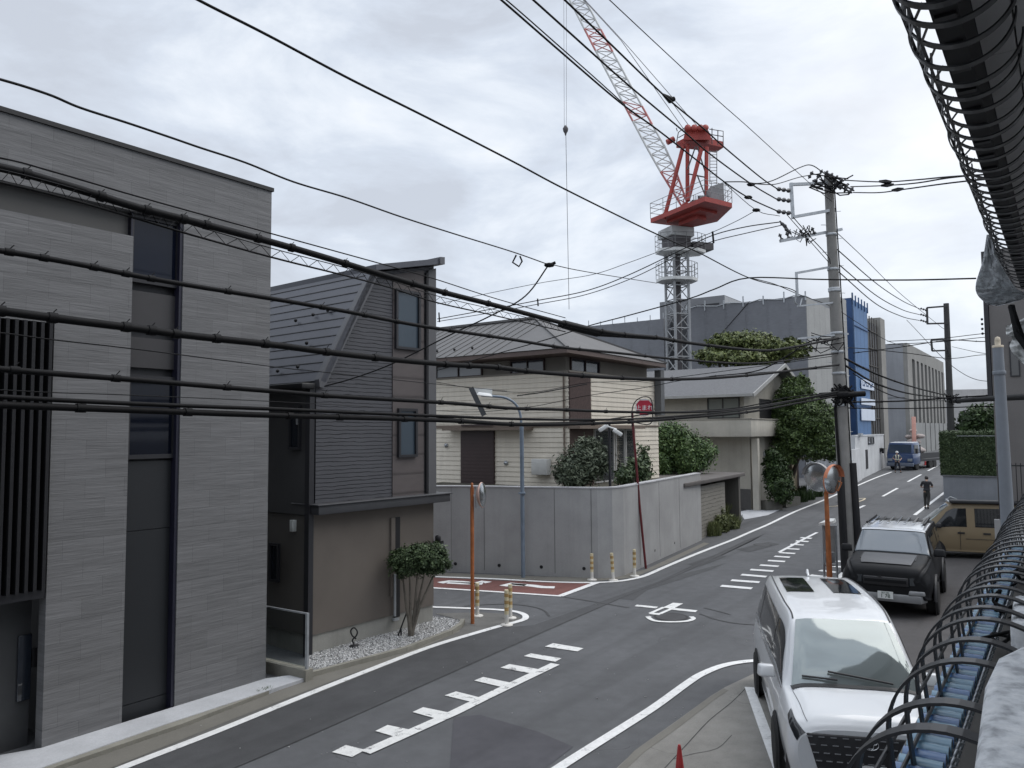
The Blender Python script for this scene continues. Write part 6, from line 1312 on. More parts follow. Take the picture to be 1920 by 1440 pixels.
for s_ in (1,-1):
    for q in ([(.9,4.25),(2.55,4.2),(2.55,4.85),(1.2,4.85)],[(2.6,4.2),(4.25,4.2),(4.25,4.85),(2.6,4.85)],[(4.3,4.2),(7.0,4.25),(5.6,4.83),(4.3,4.85)]):
        c.part('side_window', patch(S, q, .008, 10, 5, s_), M['tint'])
    c.part('belt_trim', patch(S, [(.5,4.08),(7.2,4.08),(7.2,4.16),(.5,4.16)], .012, 30, 1, s_), M['chrome'])
    c.part('roof_groove', patch(S, [(.8,5.45),(5.1,5.45),(5.1,5.6),(.8,5.6)], .007, 20, 1, s_), M['plastic'])
    c.part('sill_trim', patch(S, [(1.5,1.9),(8.5,1.9),(8.5,2.15),(1.5,2.15)], .012, 30, 2, s_), M['plastic'])
    c.part('sunroof', patch(S, [(2.3,6.15),(3.45,6.15),(3.45,7.5),(2.3,7.5)], .01, 8, 6, s_), M['tint'])
    a = MB(); 
    for wx in (.85,3.85): arch(c, wx, s_*.932, .40, s_); wheel(c, wx, s_*.86, .345, .22, M['rimdark'], s_)
    mirrorpart(c, 3.62, s_*.90, 1.12, s_, M['wpaint'])
    c.part('headlight', patch(S, [(9.4,4.0),(11.7,3.75),(11.8,4.6),(9.2,4.4)], .012, 8, 4, s_), glassmat('headlight_glass', (.02,.022,.025), .1, .8) if s_ == 1 else bpy.data.materials['headlight_glass'])
    a = MB(); a.hexa([V((4.70,s_*.74,.34)),V((4.78,s_*.58,.34)),V((4.86,s_*.56,.34)),V((4.80,s_*.80,.34)),V((4.70,s_*.72,.80)),V((4.76,s_*.68,.80)),V((4.82,s_*.68,.80)),V((4.78,s_*.74,.80))]); c.part('bumper_blade', a, M['wpaint'], bevel=.02)
    a = MB(); a.hexa([V((4.60,s_*.90,.36)),V((4.74,s_*.78,.36)),V((4.76,s_*.78,.36)),V((4.64,s_*.91,.36)),V((4.60,s_*.88,.66)),V((4.74,s_*.74,.66)),V((4.76,s_*.74,.66)),V((4.64,s_*.89,.66))]); c.part('fog_recess', a, M['plastic'])
a = MB(); a.hexa([V(q) for q in ((4.80,-.58,.33),(4.80,.58,.33),(4.905,.52,.33),(4.905,-.52,.33),(4.80,-.80,.86),(4.80,.80,.86),(4.905,.66,.88),(4.905,-.66,.88))]); gr = c.part('grille', a, M['plastic'], bevel=.02)
a = MB()
for k, z in enumerate((.40,.49,.58,.67,.76,.85)):
    for j in range(-5,6):
        w__ = .9+.35*(z-.33)/.5; a.bar((4.912,j*.105*w__-.034,z),(4.912,j*.105*w__+.034,z),.012,.014)
c.part('grille_dashes', a, M['chrome'], gr)
a = MB(); ex = 4.922
for rx, ry, z0, kk in ((.085,.058,.80,1),(.03,.058,.80,1),(.07,.022,.822,1)): a.tube([V((ex,rx*math.cos(t),z0+ry*math.sin(t))) for t in np.linspace(0,2*math.pi,25)], .006, 5)
c.part('emblem', a, M['chrome'], gr)
a = MB(); a.hexa([V(q) for q in ((4.905,-.165,.40),(4.905,.165,.40),(4.92,.165,.40),(4.92,-.165,.40),(4.905,-.165,.56),(4.905,.165,.56),(4.92,.165,.56),(4.92,-.165,.56))]); c.part('number_plate', a, M['plate'])
c.part('hood_seam', patch(S, [(8.25,5.15),(10.6,5.15),(10.6,5.2),(8.25,5.2)], .004, 12, 1, 1), M['plastic']); c.part('hood_seam', patch(S, [(8.25,5.15),(10.6,5.15),(10.6,5.2),(8.25,5.2)], .004, 12, 1, -1), M['plastic'])
a = MB(); a.tube([(.35,.0,1.90),(.25,0,1.985),(.2,0,1.93)], .02, 6); c.part('roof_fin', a, M['wpaint'])
a = MB(); a.tube([(4.10,.45,1.26),(4.05,-.05,1.32),(4.02,-.3,1.345)], .014, 5); a.tube([(4.10,-.2,1.27),(4.06,-.62,1.285)], .014, 5); c.part('wiper', a, M['plastic'])
# ---- black boxy off roader
def boxy():
    st = [(0,.5,.85,.93,1.20,.88,1.72,.74,1.78),(.04,.42,.92,.97,1.22,.92,1.80,.78,1.87),(1.2,.40,.94,.99,1.23,.93,1.82,.78,1.89),(2.55,.40,.94,.99,1.24,.93,1.80,.77,1.87),(2.75,.40,.94,.99,1.24,.93,1.76,.76,1.84),
          (3.02,.40,.94,.99,1.24,.92,1.54,.79,1.60),(3.26,.40,.94,.99,1.23,.91,1.32,.83,1.36),(3.33,.40,.94,.99,1.22,.91,1.28,.84,1.335),(4.2,.42,.93,.98,1.18,.90,1.24,.82,1.29),(4.52,.45,.90,.95,1.10,.86,1.17,.76,1.22),(4.66,.48,.84,.88,1.0,.80,1.07,.70,1.11),(4.70,.55,.78,.82,.85,.74,.90,.62,.93)]
    return Surf([[(x,0,zb),(x,wb*.92,zb),(x,wb,zb+.1),(x,wm,(zb+zs)/2+.08),(x,ws,zs),(x,ws-.012,zs+.04),(x,wr+.02,zr-.03),(x,wr-.04,zt-.02),(x,wr*.5,zt),(x,0,zt)] for x, zb, wb, wm, zs, ws, zr, wr, zt in st])
M['bpaint'] = mat('satin_black_paint', (.010,.0105,.012), .5, .02, .5, spec=.2); S = boxy()
f0 = G(1663,1158); fd = V((-.53,-.848,0)).normalized(); SC = 1.03
c = Car('black_off_roader', 'boxy black four wheel drive with pale roof and roof rack behind the white minivan', 'car', f0-fd*4.66*SC, math.atan2(fd.y,fd.x), SC)
c.part('body', body_mb(S, 90, 46), M['bpaint'])
M['silv'] = paint('silver_roof_paint', (.55,.57,.60), rough=.25)
c.part('windscreen', patch(S, [(4.15,7.0),(6.85,6.2),(6.85,11.8),(4.15,11.0)], .01, 12, 14), glassmat('suv_screen', (.13,.15,.17), .06, 1.0))
c.part('roof_panel', patch(S, [(1.9,6.9),(4.05,6.9),(4.05,11.1),(1.9,11.1)], .012, 14, 10), M['silv'])
c.part('bonnet_panel', patch(S, [(7.25,7.6),(8.9,7.6),(8.9,10.4),(7.25,10.4)], .02, 8, 8), mat('bonnet_grey_sheen', (.075,.077,.082), .4, .05))
for s_ in (1,-1):
    for q in ([(.9,5.2),(1.9,5.2),(1.9,5.9),(.9,5.9)],[(2.0,5.2),(3.1,5.2),(3.1,5.9),(2.0,5.9)],[(3.2,5.2),(6.0,5.2),(4.6,5.9),(3.2,5.9)]): c.part('side_window', patch(S, q, .01, 8, 4, s_), M['tint'])
    for wx in (.85,3.78): arch(c, wx, s_*.99, .50, s_); wheel(c, wx, s_*.92, .40, .26, M['rimdark'], s_); a = MB(); a.tube([V((wx+.5*math.cos(t), s_*1.0, .40+.52*math.sin(t))) for t in np.linspace(0,math.pi,15)], .045, 6); c.part('wheel_flare', a, M['plastic'])
    mirrorpart(c, 3.15, s_*.93, 1.28, s_, M['bpaint'], 1.15)
    a = MB(); a.hexa([V((4.60,s_*.60,.80)),V((4.70,s_*.50,.80)),V((4.72,s_*.52,.80)),V((4.66,s_*.84,.80)),V((4.60,s_*.6,.97)),V((4.69,s_*.50,.97)),V((4.71,s_*.52,.97)),V((4.65,s_*.82,.97))]); c.part('headlight', a, glassmat('suv_lamp', (.03,.035,.04), .1, .8) if s_ == 1 else bpy.data.materials['suv_lamp'])
    a = MB(); a.bar((3.5,s_*.60,1.325),(4.15,s_*.60,1.29),.03,.02,(0,0,1)); c.part('bonnet_strip', a, M['plastic'])
    a = MB(); a.bar((.2,s_*.68,1.95),(2.2,s_*.68,1.95),.04,.06); rk = c.part('roof_rail', a, M['plastic'])
a = MB()
for k in range(7): y_ = -.6+k*.2; a.bar((.25,y_,1.93),(1.9,y_,1.93),.045,.03)
c.part('roof_rack', a, M['chrome'])
a = MB(); a.hexa([V(q) for q in ((4.62,-.5,.76),(4.62,.5,.76),(4.735,.48,.76),(4.735,-.48,.76),(4.62,-.5,.96),(4.62,.5,.96),(4.72,.48,.96),(4.72,-.48,.96))]); g_ = c.part('grille', a, M['plastic'], bevel=.02)
a = MB(); a.bar((4.74,-.45,.87),(4.74,.45,.87),.03,.07); a.bar((4.742,-.16,.97),(4.742,-.08,.97),.02,.02); c.part('grille_bar', a, M['bpaint'], g_)
a = MB(); a.hexa([V(q) for q in ((4.5,-.86,.40),(4.5,.86,.40),(4.78,.74,.40),(4.78,-.74,.40),(4.5,-.86,.58),(4.5,.86,.58),(4.77,.74,.58),(4.77,-.74,.58))])
for s_ in (1,-1): a.hexa([V((4.55,s_*.88,.581)),V((4.55,s_*.48,.581)),V((4.785,s_*.48,.581)),V((4.76,s_*.80,.581)),V((4.55,s_*.88,.68)),V((4.55,s_*.50,.68)),V((4.77,s_*.50,.68)),V((4.74,s_*.80,.68))])
c.part('bumper', a, mat('bumper_silver_grey', (.22,.225,.23), .45, .1, metal=.2), bevel=.02)
a = MB(); a.hexa([V(q) for q in ((4.79,-.165,.47),(4.79,.165,.47),(4.81,.165,.47),(4.81,-.165,.47),(4.79,-.165,.635),(4.79,.165,.635),(4.81,.165,.635),(4.81,-.165,.635))]); pl = c.part('number_plate', a, M['plate'])
def cartext(c, s_, size, q, m, parent):
    return text(s_, size*c.s, c.W(q), c.R @ V((0,1,0)), c.R @ V((1,0,0)), m, parent)
M['platedark'] = mat('plate_green', (.02,.06,.04), .5, .05)
cartext(c, '1 78', .12, (4.812,0,.53), M['platedark'], pl); cartext(c, '品川 300', .045, (4.812,0,.605), M['platedark'], pl)
a = MB(); a.tube([(3.33,.5,1.27),(3.2,.1,1.38)], .012, 5); c.part('wiper', a, M['plastic'])
# ---- beige van, side on
def vanS(L=4.4):
    st = [(0,.5,.7,.80,1.0,.78,1.62,.62,1.70),(.04,.32,.8,.84,1.02,.82,1.74,.66,1.82),(1.2,.28,.83,.86,1.04,.84,1.78,.68,1.87),(2.6,.28,.83,.86,1.04,.84,1.76,.68,1.86),(3.0,.28,.83,.86,1.03,.83,1.70,.66,1.79),(3.45,.28,.83,.86,1.0,.83,1.32,.70,1.42),(3.85,.28,.82,.85,.98,.81,1.03,.73,1.10),(4.2,.3,.8,.83,.88,.78,.95,.66,1.0),(4.36,.34,.72,.76,.74,.7,.82,.55,.86),(4.4,.42,.62,.66,.66,.6,.72,.45,.75)]
    return Surf([[(x,0,zb),(x,wb*.9,zb),(x,wb,zb+.1),(x,wm,(zb+zs)/2+.05),(x,ws,zs),(x,wr+.03,zr),(x,wr-.1,zt-.015),(x,0,zt)] for x, zb, wb, wm, zs, ws, zr, wr, zt in st])
S = vanS(); fd = V((-.9,.42,0)).normalized(); q0 = G(1806,1052); q0 = q0-fd*2.75*1.05-V((-fd.y,fd.x,0))*.86*1.05+fd*3.95*1.05
c = Car('beige_van', 'matt beige panel van with dark roof awning parked side on behind the black car', 'van', q0-fd*3.95*1.05, math.atan2(fd.y,fd.x), 1.07)
M['beigep'] = mat('beige_van_paint', (.205,.155,.09), .55, .03, .5, coat=.15)
c.part('body', body_mb(S, 90, 44), M['beigep'])
c.part('windscreen', patch(S, [(4.1,5.5),(5.95,5.2),(5.95,8.8),(4.1,8.5)], .008, 10, 10), M['carglass'])
for s_ in (1,-1):
    for q in ([(2.95,4.1),(5.55,4.12),(4.25,4.85),(2.95,4.85)],[(1.55,4.1),(2.75,4.1),(2.75,4.85),(1.55,4.85)],[(.7,4.1),(1.45,4.1),(1.45,4.85),(.8,4.85)]): c.part('side_window', patch(S, q, .008, 10, 4, s_), M['tint'])
    for wx in (.75,3.55): arch(c, wx, s_*.862, .37, s_); wheel(c, wx, s_*.79, .31, .2, M['rim'], s_)
    mirrorpart(c, 3.35, s_*.84, 1.05, s_, M['plastic'])
    for x_ in (2.62,1.9): a = MB(); a.box(Fac(V((0,0,0)),V((1,0,0))) if False else type('q',(),{'w':staticmethod(lambda u,v,z,s_=s_: V((u,s_*(.85+v),z)))})(), x_, x_+.2, 0, .03, .88, .93); c.part('door_handle', a, M['plastic'])
    a = MB(); a.tube([V((2.75,s_*.865,.35)),V((2.75,s_*.868,.98))], .006, 4); a.tube([V((1.5,s_*.865,.35)),V((1.5,s_*.868,.98))], .006, 4); a.tube([V((.6,s_*.868,.72)),V((2.6,s_*.868,.72))], .006, 4); c.part('door_seam', a, M['plastic'])
a = MB(); a.hexa([V(q) for q in ((.1,.45,1.84),(3.0,.45,1.84),(3.0,.80,1.84),(.1,.80,1.84),(.1,.45,1.95),(3.0,.45,1.95),(3.0,.80,1.95),(.1,.80,1.95))]); c.part('roof_awning', a, M['plastic'], bevel=.03)
a = MB(); a.bar((3.0,-.6,1.87),(3.0,.6,1.87),.05,.03); a.bar((1.2,-.6,1.93),(1.2,.6,1.93),.05,.03); a.tube([(3.05,-.3,1.84),(2.9,-.3,1.98),(2.7,-.3,1.9)], .015, 5); c.part('roof_bar', a, M['steel'])
# ---- pale hatchback mostly behind the black hoops
p0 = G(2050,1185); fd = V((-.30,-.954,0)).normalized()
S = vanS()
c = Car('pale_hatchback', 'pale silver hatchback parked behind the black hoops of the near railing', 'car', p0-fd*3.9, math.atan2(fd.y,fd.x), .92)
c.part('body', body_mb(S, 70, 38), paint('pale_silver_paint', (.50,.53,.56)))
c.part('windscreen', patch(S, [(4.05,5.7),(5.9,5.3),(5.9,8.7),(4.05,8.3)], .008, 10, 10), glassmat('pale_screen', (.22,.26,.28), .05, 1.0))
for s_ in (1,-1):
    for q in ([(2.9,4.1),(5.5,4.12),(4.2,4.85),(2.9,4.85)],[(.8,4.1),(2.7,4.1),(2.7,4.85),(.9,4.85)]): c.part('side_window', patch(S, q, .008, 8, 4, s_), M['tint'])
    for wx in (.75,3.55): arch(c, wx, s_*.862, .36, s_); wheel(c, wx, s_*.79, .30, .2, M['rim'], s_)
    mirrorpart(c, 3.35, s_*.84, 1.05, s_, M['plastic'])
# ---- blue truck
b = G(1687,882); fd = (-A*.97-T*.2).normalized(); Lz = b.z
c = Car('blue_truck', 'blue flatbed truck with a loaded bed and raised pink boom parked at the site', 'truck', b-fd*6.2, math.atan2(fd.y,fd.x), .98)
M['btruck'] = paint('truck_blue', (.008,.038,.125), rough=.3); cw = 1.14
a = MB(); a.hexa([V(q) for q in ((4.5,-cw,.55),(4.5,cw,.55),(6.15,cw*.98,.5),(6.15,-cw*.98,.5),(4.5,-cw,1.55),(4.5,cw,1.55),(6.2,cw*.98,1.45),(6.2,-cw*.98,1.45))]); a.hexa([V(q) for q in ((4.5,-cw,1.551),(4.5,cw,1.551),(6.2,cw*.98,1.451),(6.2,-cw*.98,1.451),(4.55,-cw*.94,2.45),(4.55,cw*.94,2.45),(5.85,cw*.9,2.42),(5.85,-cw*.9,2.42))]); c.part('cab', a, M['btruck'], bevel=.05)
a = MB(); a.hexa([V(q) for q in ((6.175,-cw*.86,1.58),(6.175,cw*.86,1.58),(6.2,cw*.86,1.58),(6.2,-cw*.86,1.58),(5.92,-cw*.8,2.3),(5.92,cw*.8,2.3),(5.95,cw*.8,2.3),(5.95,-cw*.8,2.3))]); c.part('windscreen', a, glassmat('truck_screen', (.015,.03,.055), .08, .6))
a = MB(); a.hexa([V(q) for q in ((4.5,-cw*.9,2.45),(4.5,cw*.9,2.45),(5.85,cw*.85,2.43),(5.85,-cw*.85,2.43),(4.6,-cw*.85,2.53),(4.6,cw*.85,2.53),(5.7,cw*.8,2.5),(5.7,-cw*.8,2.5))]); c.part('roof_cap', a, mat('roof_cap_pale', (.4,.42,.46), .5, .1), bevel=.03)
for s_ in (1,-1):
    a = MB(); a.hexa([V((6.12,s_*.65,.8)),V((6.12,s_*1.05,.8)),V((6.24,s_*1.05,.8)),V((6.24,s_*.65,.8)),V((6.12,s_*.65,1.05)),V((6.12,s_*1.05,1.05)),V((6.22,s_*1.05,1.05)),V((6.22,s_*.65,1.05))]); c.part('headlight', a, glassmat('truck_lamp', (.18,.2,.22), .15) if s_ == 1 else bpy.data.materials['truck_lamp'], bevel=.02)
    a = MB(); a.hexa([V((4.9,s_*cw*1.0,1.6)),V((5.9,s_*cw*.98,1.55)),V((5.9,s_*cw*1.0,1.55)),V((4.9,s_*cw*1.02,1.6)),V((4.95,s_*cw*.95,2.25)),V((5.75,s_*cw*.93,2.25)),V((5.75,s_*cw*.97,2.25)),V((4.95,s_*cw*.98,2.25))]); c.part('side_window', a, M['tint'])
    a = MB(); a.bar((6.1,s_*(cw+.02),1.9),(6.25,s_*(cw+.28),1.9),.03); a.hexa([V((6.2,s_*(cw+.2),1.5)),V((6.26,s_*(cw+.2),1.5)),V((6.26,s_*(cw+.4),1.5)),V((6.2,s_*(cw+.4),1.5)),V((6.2,s_*(cw+.2),1.95)),V((6.26,s_*(cw+.2),1.95)),V((6.26,s_*(cw+.4),1.95)),V((6.2,s_*(cw+.4),1.95))]); c.part('side_mirror', a, M['plastic'])
    for wx in (.9,1.9,5.2): wheel(c, wx, s_*.95, .45, .28, M['rimdark'], s_)
a = MB(); a.hexa([V(q) for q in ((6.1,-cw,.35),(6.1,cw,.35),(6.3,cw,.35),(6.3,-cw,.35),(6.1,-cw,.68),(6.1,cw,.68),(6.28,cw,.68),(6.28,-cw,.68))]); c.part('bumper', a, mat('truck_bumper', (.10,.12,.16), .5, .15), bevel=.03)
a = MB(); a.hexa([V(q) for q in ((-.6,-1.1,.75),(4.35,-1.1,.75),(4.35,1.1,.75),(-.6,1.1,.75),(-.6,-1.1,.95),(4.35,-1.1,.95),(4.35,1.1,.95),(-.6,1.1,.95))])
for s_ in (1,-1): a.bar((-.6,s_*1.08,1.25),(4.3,s_*1.08,1.25),.05,.5)
a.bar((4.3,-1.1,1.6),(4.3,1.1,1.6),.08,1.3); c.part('flatbed', a, M['plastic'])
a = MB(); a.bar((3.4,.25,1.0),(3.4,.25,2.4),.35); a.bar((3.4,.25,2.3),(2.6,.0,4.75),.34,.42); c.part('loader_boom', a, mat('boom_pink', (.50,.26,.21), .6, .15, 1), bevel=.02)
for k, (x, y, z, r_) in enumerate(((2.4,.3,1.7,.55),(2.2,-.5,1.8,.6),(2.5,-.1,2.5,.6),(2.3,.35,3.0,.46),(2.4,-.5,2.95,.42),(1.5,-.3,1.8,.6),(2.35,-.2,3.5,.36))):
    a = MB(); a.ball((0,0,0), (r_*1.15,r_,r_*.5), 12); a.v = [V((x,y,z))+v*(1+.1*math.sin(v.x*13+k)*math.cos(v.y*11)) for v in a.v]
    a.v = [c.W(v) for v in a.v]; q = c.W((x,y,z)); single('sand_bag', a, mat('bag_pale', (.40,.35,.33), .85, .25, 3) if k == 0 else bpy.data.materials['bag_pale'], ['pale stuffed bag low on the truck bed behind the cab','low sagging bag left of the boom on the truck','bag in the middle layer of the truck pile','upper bag right beside the pink boom','upper left bag of the truck pile','rear bag of the truck pile, furthest back','topmost bag on the truck bed pile'][k], 'bag', 'bags piled on the truck bed', loc=q)
# ================================================================ PEOPLE
M['skin'] = mat('skin', (.42,.26,.19), .6, .05); M['hair'] = mat('hair_black', (.012,.011,.011), .6, .2, 30)
def skinned(name, chains, R_, org, parent, m, sub=2, label=None):
    """chains: lists of (point, radius); shared points are welded; one continuous skin"""
    vs, es, rad, idx = [], [], [], {}
    for ch in chains:
        prev = None
        for p, r in ch:
            k = tuple(round(q, 4) for q in p)
            if k not in idx: idx[k] = len(vs); vs.append(p); rad.append(r)
            i = idx[k]
            if prev is not None and prev != i: es.append((prev, i))
            prev = i
    me = bpy.data.meshes.new(name); me.from_pydata([tuple(R_ @ V(p)) for p in vs], es, []); o = bpy.data.objects.new(name, me); col.objects.link(o); o.parent = parent; ORG[o.name] = ORG[parent.name]
    s = o.modifiers.new('skin', 'SKIN'); s.use_smooth_shade = True; s.branch_smoothing = .3
    for i, r in enumerate(rad):
        rr_ = r if hasattr(r, '__len__') else (r, r); me.skin_vertices[0].data[i].radius = rr_
    me.skin_vertices[0].data[0].use_root = True
    b = o.modifiers.new('sub', 'SUBSURF'); b.levels = sub-1; b.render_levels = sub
    dg = bpy.context.evaluated_depsgraph_get(); nm = bpy.data.meshes.new_from_object(o.evaluated_get(dg)); o.modifiers.clear(); o.data = nm; nm.name = name
    nm.materials.clear(); nm.materials.append(m)
    for p in nm.polygons: p.use_smooth = True
    return o
def person(label, base, heading, J, shirt, trous, shoe, extra=None, k=1.0):
    """J: joints in a frame with x right, y forward, z up"""
    h = thing('person', label, 'person', base); R_ = Matrix.Rotation(heading, 3, 'Z') @ Matrix.Scale(k, 3)
    q = {a: tuple(v) for a, v in J.items()}
    def mid(a, b, t): return tuple(V(q[a]).lerp(V(q[b]), t))
    ch = [[(q['pel'],.12),(q['waist'],(.13,.10)),(q['chest'],(.16,.11)),(q['neckb'],.07),(q['neck'],.05),(q['head'],(.075,.085)),(q['crown'],.05)]]
    for s in 'LR':
        ch.append([(q['pel'],.12),(q['hip'+s],.095),(mid('hip'+s,'kn'+s,.5),.08),(q['kn'+s],.055),(mid('kn'+s,'an'+s,.35),.055),(q['an'+s],.035),(q['toe'+s],.03)])
        ch.append([(q['chest'],(.16,.11)),(q['sh'+s],.06),(q['el'+s],.04),(q['wr'+s],.026)])
        d = (V(q['wr'+s])-V(q['el'+s])).normalized(); side = d.cross(V((0,1,0.3))).normalized(); palm = V(q['wr'+s])+d*.06; ch.append([(q['wr'+s],.026),(tuple(palm),(.036,.018))])
        for i in range(4):
            b_ = palm+side*(i-1.5)*.018+d*.025; L_ = (.062,.072,.068,.05)[i]; ch.append([(tuple(palm),(.036,.018)),(tuple(b_),.009),(tuple(b_+d*L_*.5),.0085),(tuple(b_+d*L_*.9+V((0,.02,-.01))),.007)])
        ch.append([(tuple(palm),(.036,.018)),(tuple(palm+side*.045+d*.0),.010),(tuple(palm+side*.06+d*.035),.008)])
    skinned('body', ch, R_, None, h, M['skin'], 2)
    f = 1.0
    ch = [[(q['waist'],(.165,.125)),(q['chest'],(.20,.135)),(tuple(V(q['neckb'])-V((0,0,.02))),.09)], [(q['waist'],(.165,.125)),(tuple(V(q['pel'])+V((0,0,.03))),(.165,.13))]]
    for s in 'LR': ch.append([(q['chest'],(.20,.135)),(q['sh'+s],.085),(mid('sh'+s,'el'+s,.55),.07),(mid('sh'+s,'el'+s,.85),.072)])
    skinned('shirt', ch, R_, None, h, shirt, 2)
    ch = []
    for s in 'LR': ch.append([(q['pel'],(.15,.13)),(q['hip'+s],.115),(mid('hip'+s,'kn'+s,.5),.10),(q['kn'+s],.078),(mid('kn'+s,'an'+s,.4),.075),(mid('kn'+s,'an'+s,.92),.065)])
    ch.append([(q['pel'],(.15,.13)),(tuple(V(q['waist'])-V((0,0,.05))),(.15,.12))]); skinned('trousers', ch, R_, None, h, trous, 2)
    for s in 'LR': skinned('shoe', [[(tuple(V(q['an'+s])+V((0,-.03,-.03))),.045),(tuple(V(q['an'+s])+V((0,.06,-.05))),.045),(tuple(V(q['toe'+s])+V((0,.02,0))),.035)]], R_, None, h, shoe, 1)
    def loc(p): return ORG[h.name]+R_ @ V(p)
    hd = V(q['head'])
    mb = MB(); mb.ball((0,0,0), (.018,.022,.03), 8); mb.v = [loc(hd+V((0,.09,-.01))+v) for v in mb.v]; part('nose', mb, M['skin'], h)
    for sx in (-1,1):
        mb = MB(); mb.ball((0,0,0), (.012,.008,.008), 8); mb.v = [loc(hd+V((sx*.03,.082,.02))+v) for v in mb.v]; part('eye', mb, M['hair'], h)
        mb = MB(); mb.ball((0,0,0), (.012,.02,.032), 8); mb.v = [loc(hd+V((sx*.082,0,0))+v) for v in mb.v]; part('ear', mb, M['skin'], h)
    return h, loc, hd, R_
b = G(1739,954)
J = dict(pel=(0,0,.93),waist=(0,.01,1.08),chest=(0,.03,1.30),neckb=(0,.05,1.43),neck=(0,.08,1.48),head=(0,.125,1.57),crown=(0,.13,1.66),
         hipL=(-.09,0,.88),knL=(-.10,.10,.50),anL=(-.10,.02,.09),toeL=(-.11,.16,.035),hipR=(.09,0,.88),knR=(.07,.03,.48),anR=(.04,-.14,.12),toeR=(.04,-.02,.035),
         shL=(-.19,.02,1.38),elL=(-.27,.0,1.12),wrL=(-.16,.20,1.10),shR=(.19,.02,1.38),elR=(.29,-.02,1.14),wrR=(.13,.20,1.14))
h, loc, hd, R_ = person('person in dark grey t-shirt and dark trousers walking away up the street, head bowed', b, -AZ, J, mat('tee_dark', (.028,.028,.032), .9, .15, 8), mat('trousers_grey_green', (.048,.048,.046), .9, .2, 8), mat('shoe_black', (.015,.015,.015), .6, .1), k=1.02)
mb = MB(); mb.ball((0,0,0), (.092,.10,.095), 14); mb.v = [loc(hd+V((0,-.015,.035))+v*(1+.05*math.sin(v.x*90)*math.cos(v.z*70))) for v in mb.v]; part('hair', mb, M['hair'], h)
b = G(1683,886)
J2 = dict(pel=(0,0,.93),waist=(0,0,1.08),chest=(0,0,1.30),neckb=(0,0,1.44),neck=(0,.01,1.49),head=(0,.02,1.59),crown=(0,.01,1.68),
         hipL=(-.10,0,.88),knL=(-.17,.02,.48),anL=(-.22,0,.09),toeL=(-.25,.13,.035),hipR=(.10,0,.88),knR=(.15,.03,.48),anR=(.17,0,.09),toeR=(.19,.13,.035),
         shL=(-.19,0,1.39),elL=(-.33,.02,1.14),wrL=(-.22,.22,1.06),shR=(.19,0,1.39),elR=(.32,.04,1.15),wrR=(.20,.22,1.08))
h, loc, hd, R_ = person('guard in white helmet and pale reflective vest standing before the blue truck', b, math.pi-AZ+.3, J2, mat('guard_shirt', (.10,.11,.13), .9, .15, 8), mat('guard_trousers', (.018,.020,.028), .9, .2, 8), mat('boot_black', (.015,.015,.015), .6, .1), k=1.03)
mb = MB(); mb.lathe((0,0,0), [(.13,.0),(.115,.01),(.112,.05),(.085,.10),(.04,.125),(0,.13)], 16); mb.v = [loc(hd+V((0,.0,.045))+v) for v in mb.v]; part('helmet', mb, M['cwhite'], h)
M['vest'] = mat('vest_pale', (.62,.62,.50), .6, .1)
for x in (-.10,.10):
    mb = MB(); pts = [loc((x,y,z)) for y,z in ((.13,1.02),(.155,1.2),(.15,1.34),(.06,1.43),(-.08,1.43),(-.15,1.3),(-.13,1.02))]; mb.tube(pts, .03, 6); part('vest_strap', mb, M['vest'], h)
mb = MB(); mb.lathe((0,0,0), [(.178,-.03),(.183,.03)], 18); mb.v = [loc(V((0,0,1.08))+V((v.x,v.y*.8,v.z))) for v in mb.v]; part('vest_belt', mb, M['vest'], h)
# ================================================================ THE NEAR BUILDING: PARAPET, HOOPS, OVERHEAD BEAM
def st(p): return p.dot(A), p.dot(T), p.z
def W3(s, t, z): p = A*s+T*t; p.z = z; return p
M['hoopblk'] = mat('hoop_satin_black', (.020,.021,.024), .38, .1, 3)
def band(mb, pts, nrm_w, wd, th):
    """flat strip of width wd along the street direction following pts (in the s = const plane)"""
    n = len(pts); vs = []
    for i, p in enumerate(pts):
        d = (pts[min(i+1,n-1)]-pts[max(i-1,0)]).normalized(); o_ = d.cross(A).normalized()*th/2
        for a, b in ((-1,-1),(1,-1),(1,1),(-1,1)): vs.append(p+A*(a*wd/2)+o_*b)
    fs = [(0,1,2,3), tuple(4*(n-1)+k for k in (3,2,1,0))]
    for i in range(n-1):
        for k in range(4): fs.append((4*i+k,4*i+(k+1)%4,4*i+4+(k+1)%4,4*i+4+k))
    return mb.add(vs, fs, False)
s0, t0, z0 = st(P(1792,1316,1.5))
h = thing('lower_hoop_guard', 'row of black arched steel hoops running along the near parapet, lower right', 'hoop guard', W3(2.5,t0,z0-.5))
rs = random.Random(5); s_ = s0-.17; k = 0; left = []
sp_l = [0,.165,.33,.22,.26,.17,.2]
while s_ < 13:
    a_, b_ = .185+rs.uniform(-.008,.008), .19; dt = rs.uniform(-.008,.008); pts = []
    for i in range(25):
        t = math.pi*i/24; pts.append(W3(s_, t0+dt+a_*math.cos(t), z0-b_+b_*math.sin(t)))
    q = pts[-1]; pts += [q-Z*.08+T*.005, q-Z*.17+T*.015, q-Z*.26+T*.03]
    if k < 70:
        mb = MB(); band(mb, pts, None, .040, .006); part('hoop', mb, M['hoopblk'], h)
    k += 1; s_ += sp_l[k] if k < len(sp_l) else rs.uniform(.14,.20)
for dt, dz in ((-.187,-.24),(-.178,-.33)):
    mb = MB(); mb.tube([W3(1.9,t0+dt,z0+dz), W3(13,t0+dt,z0+dz)], .006, 6); part('long_rod', mb, M['hoopblk'], h)
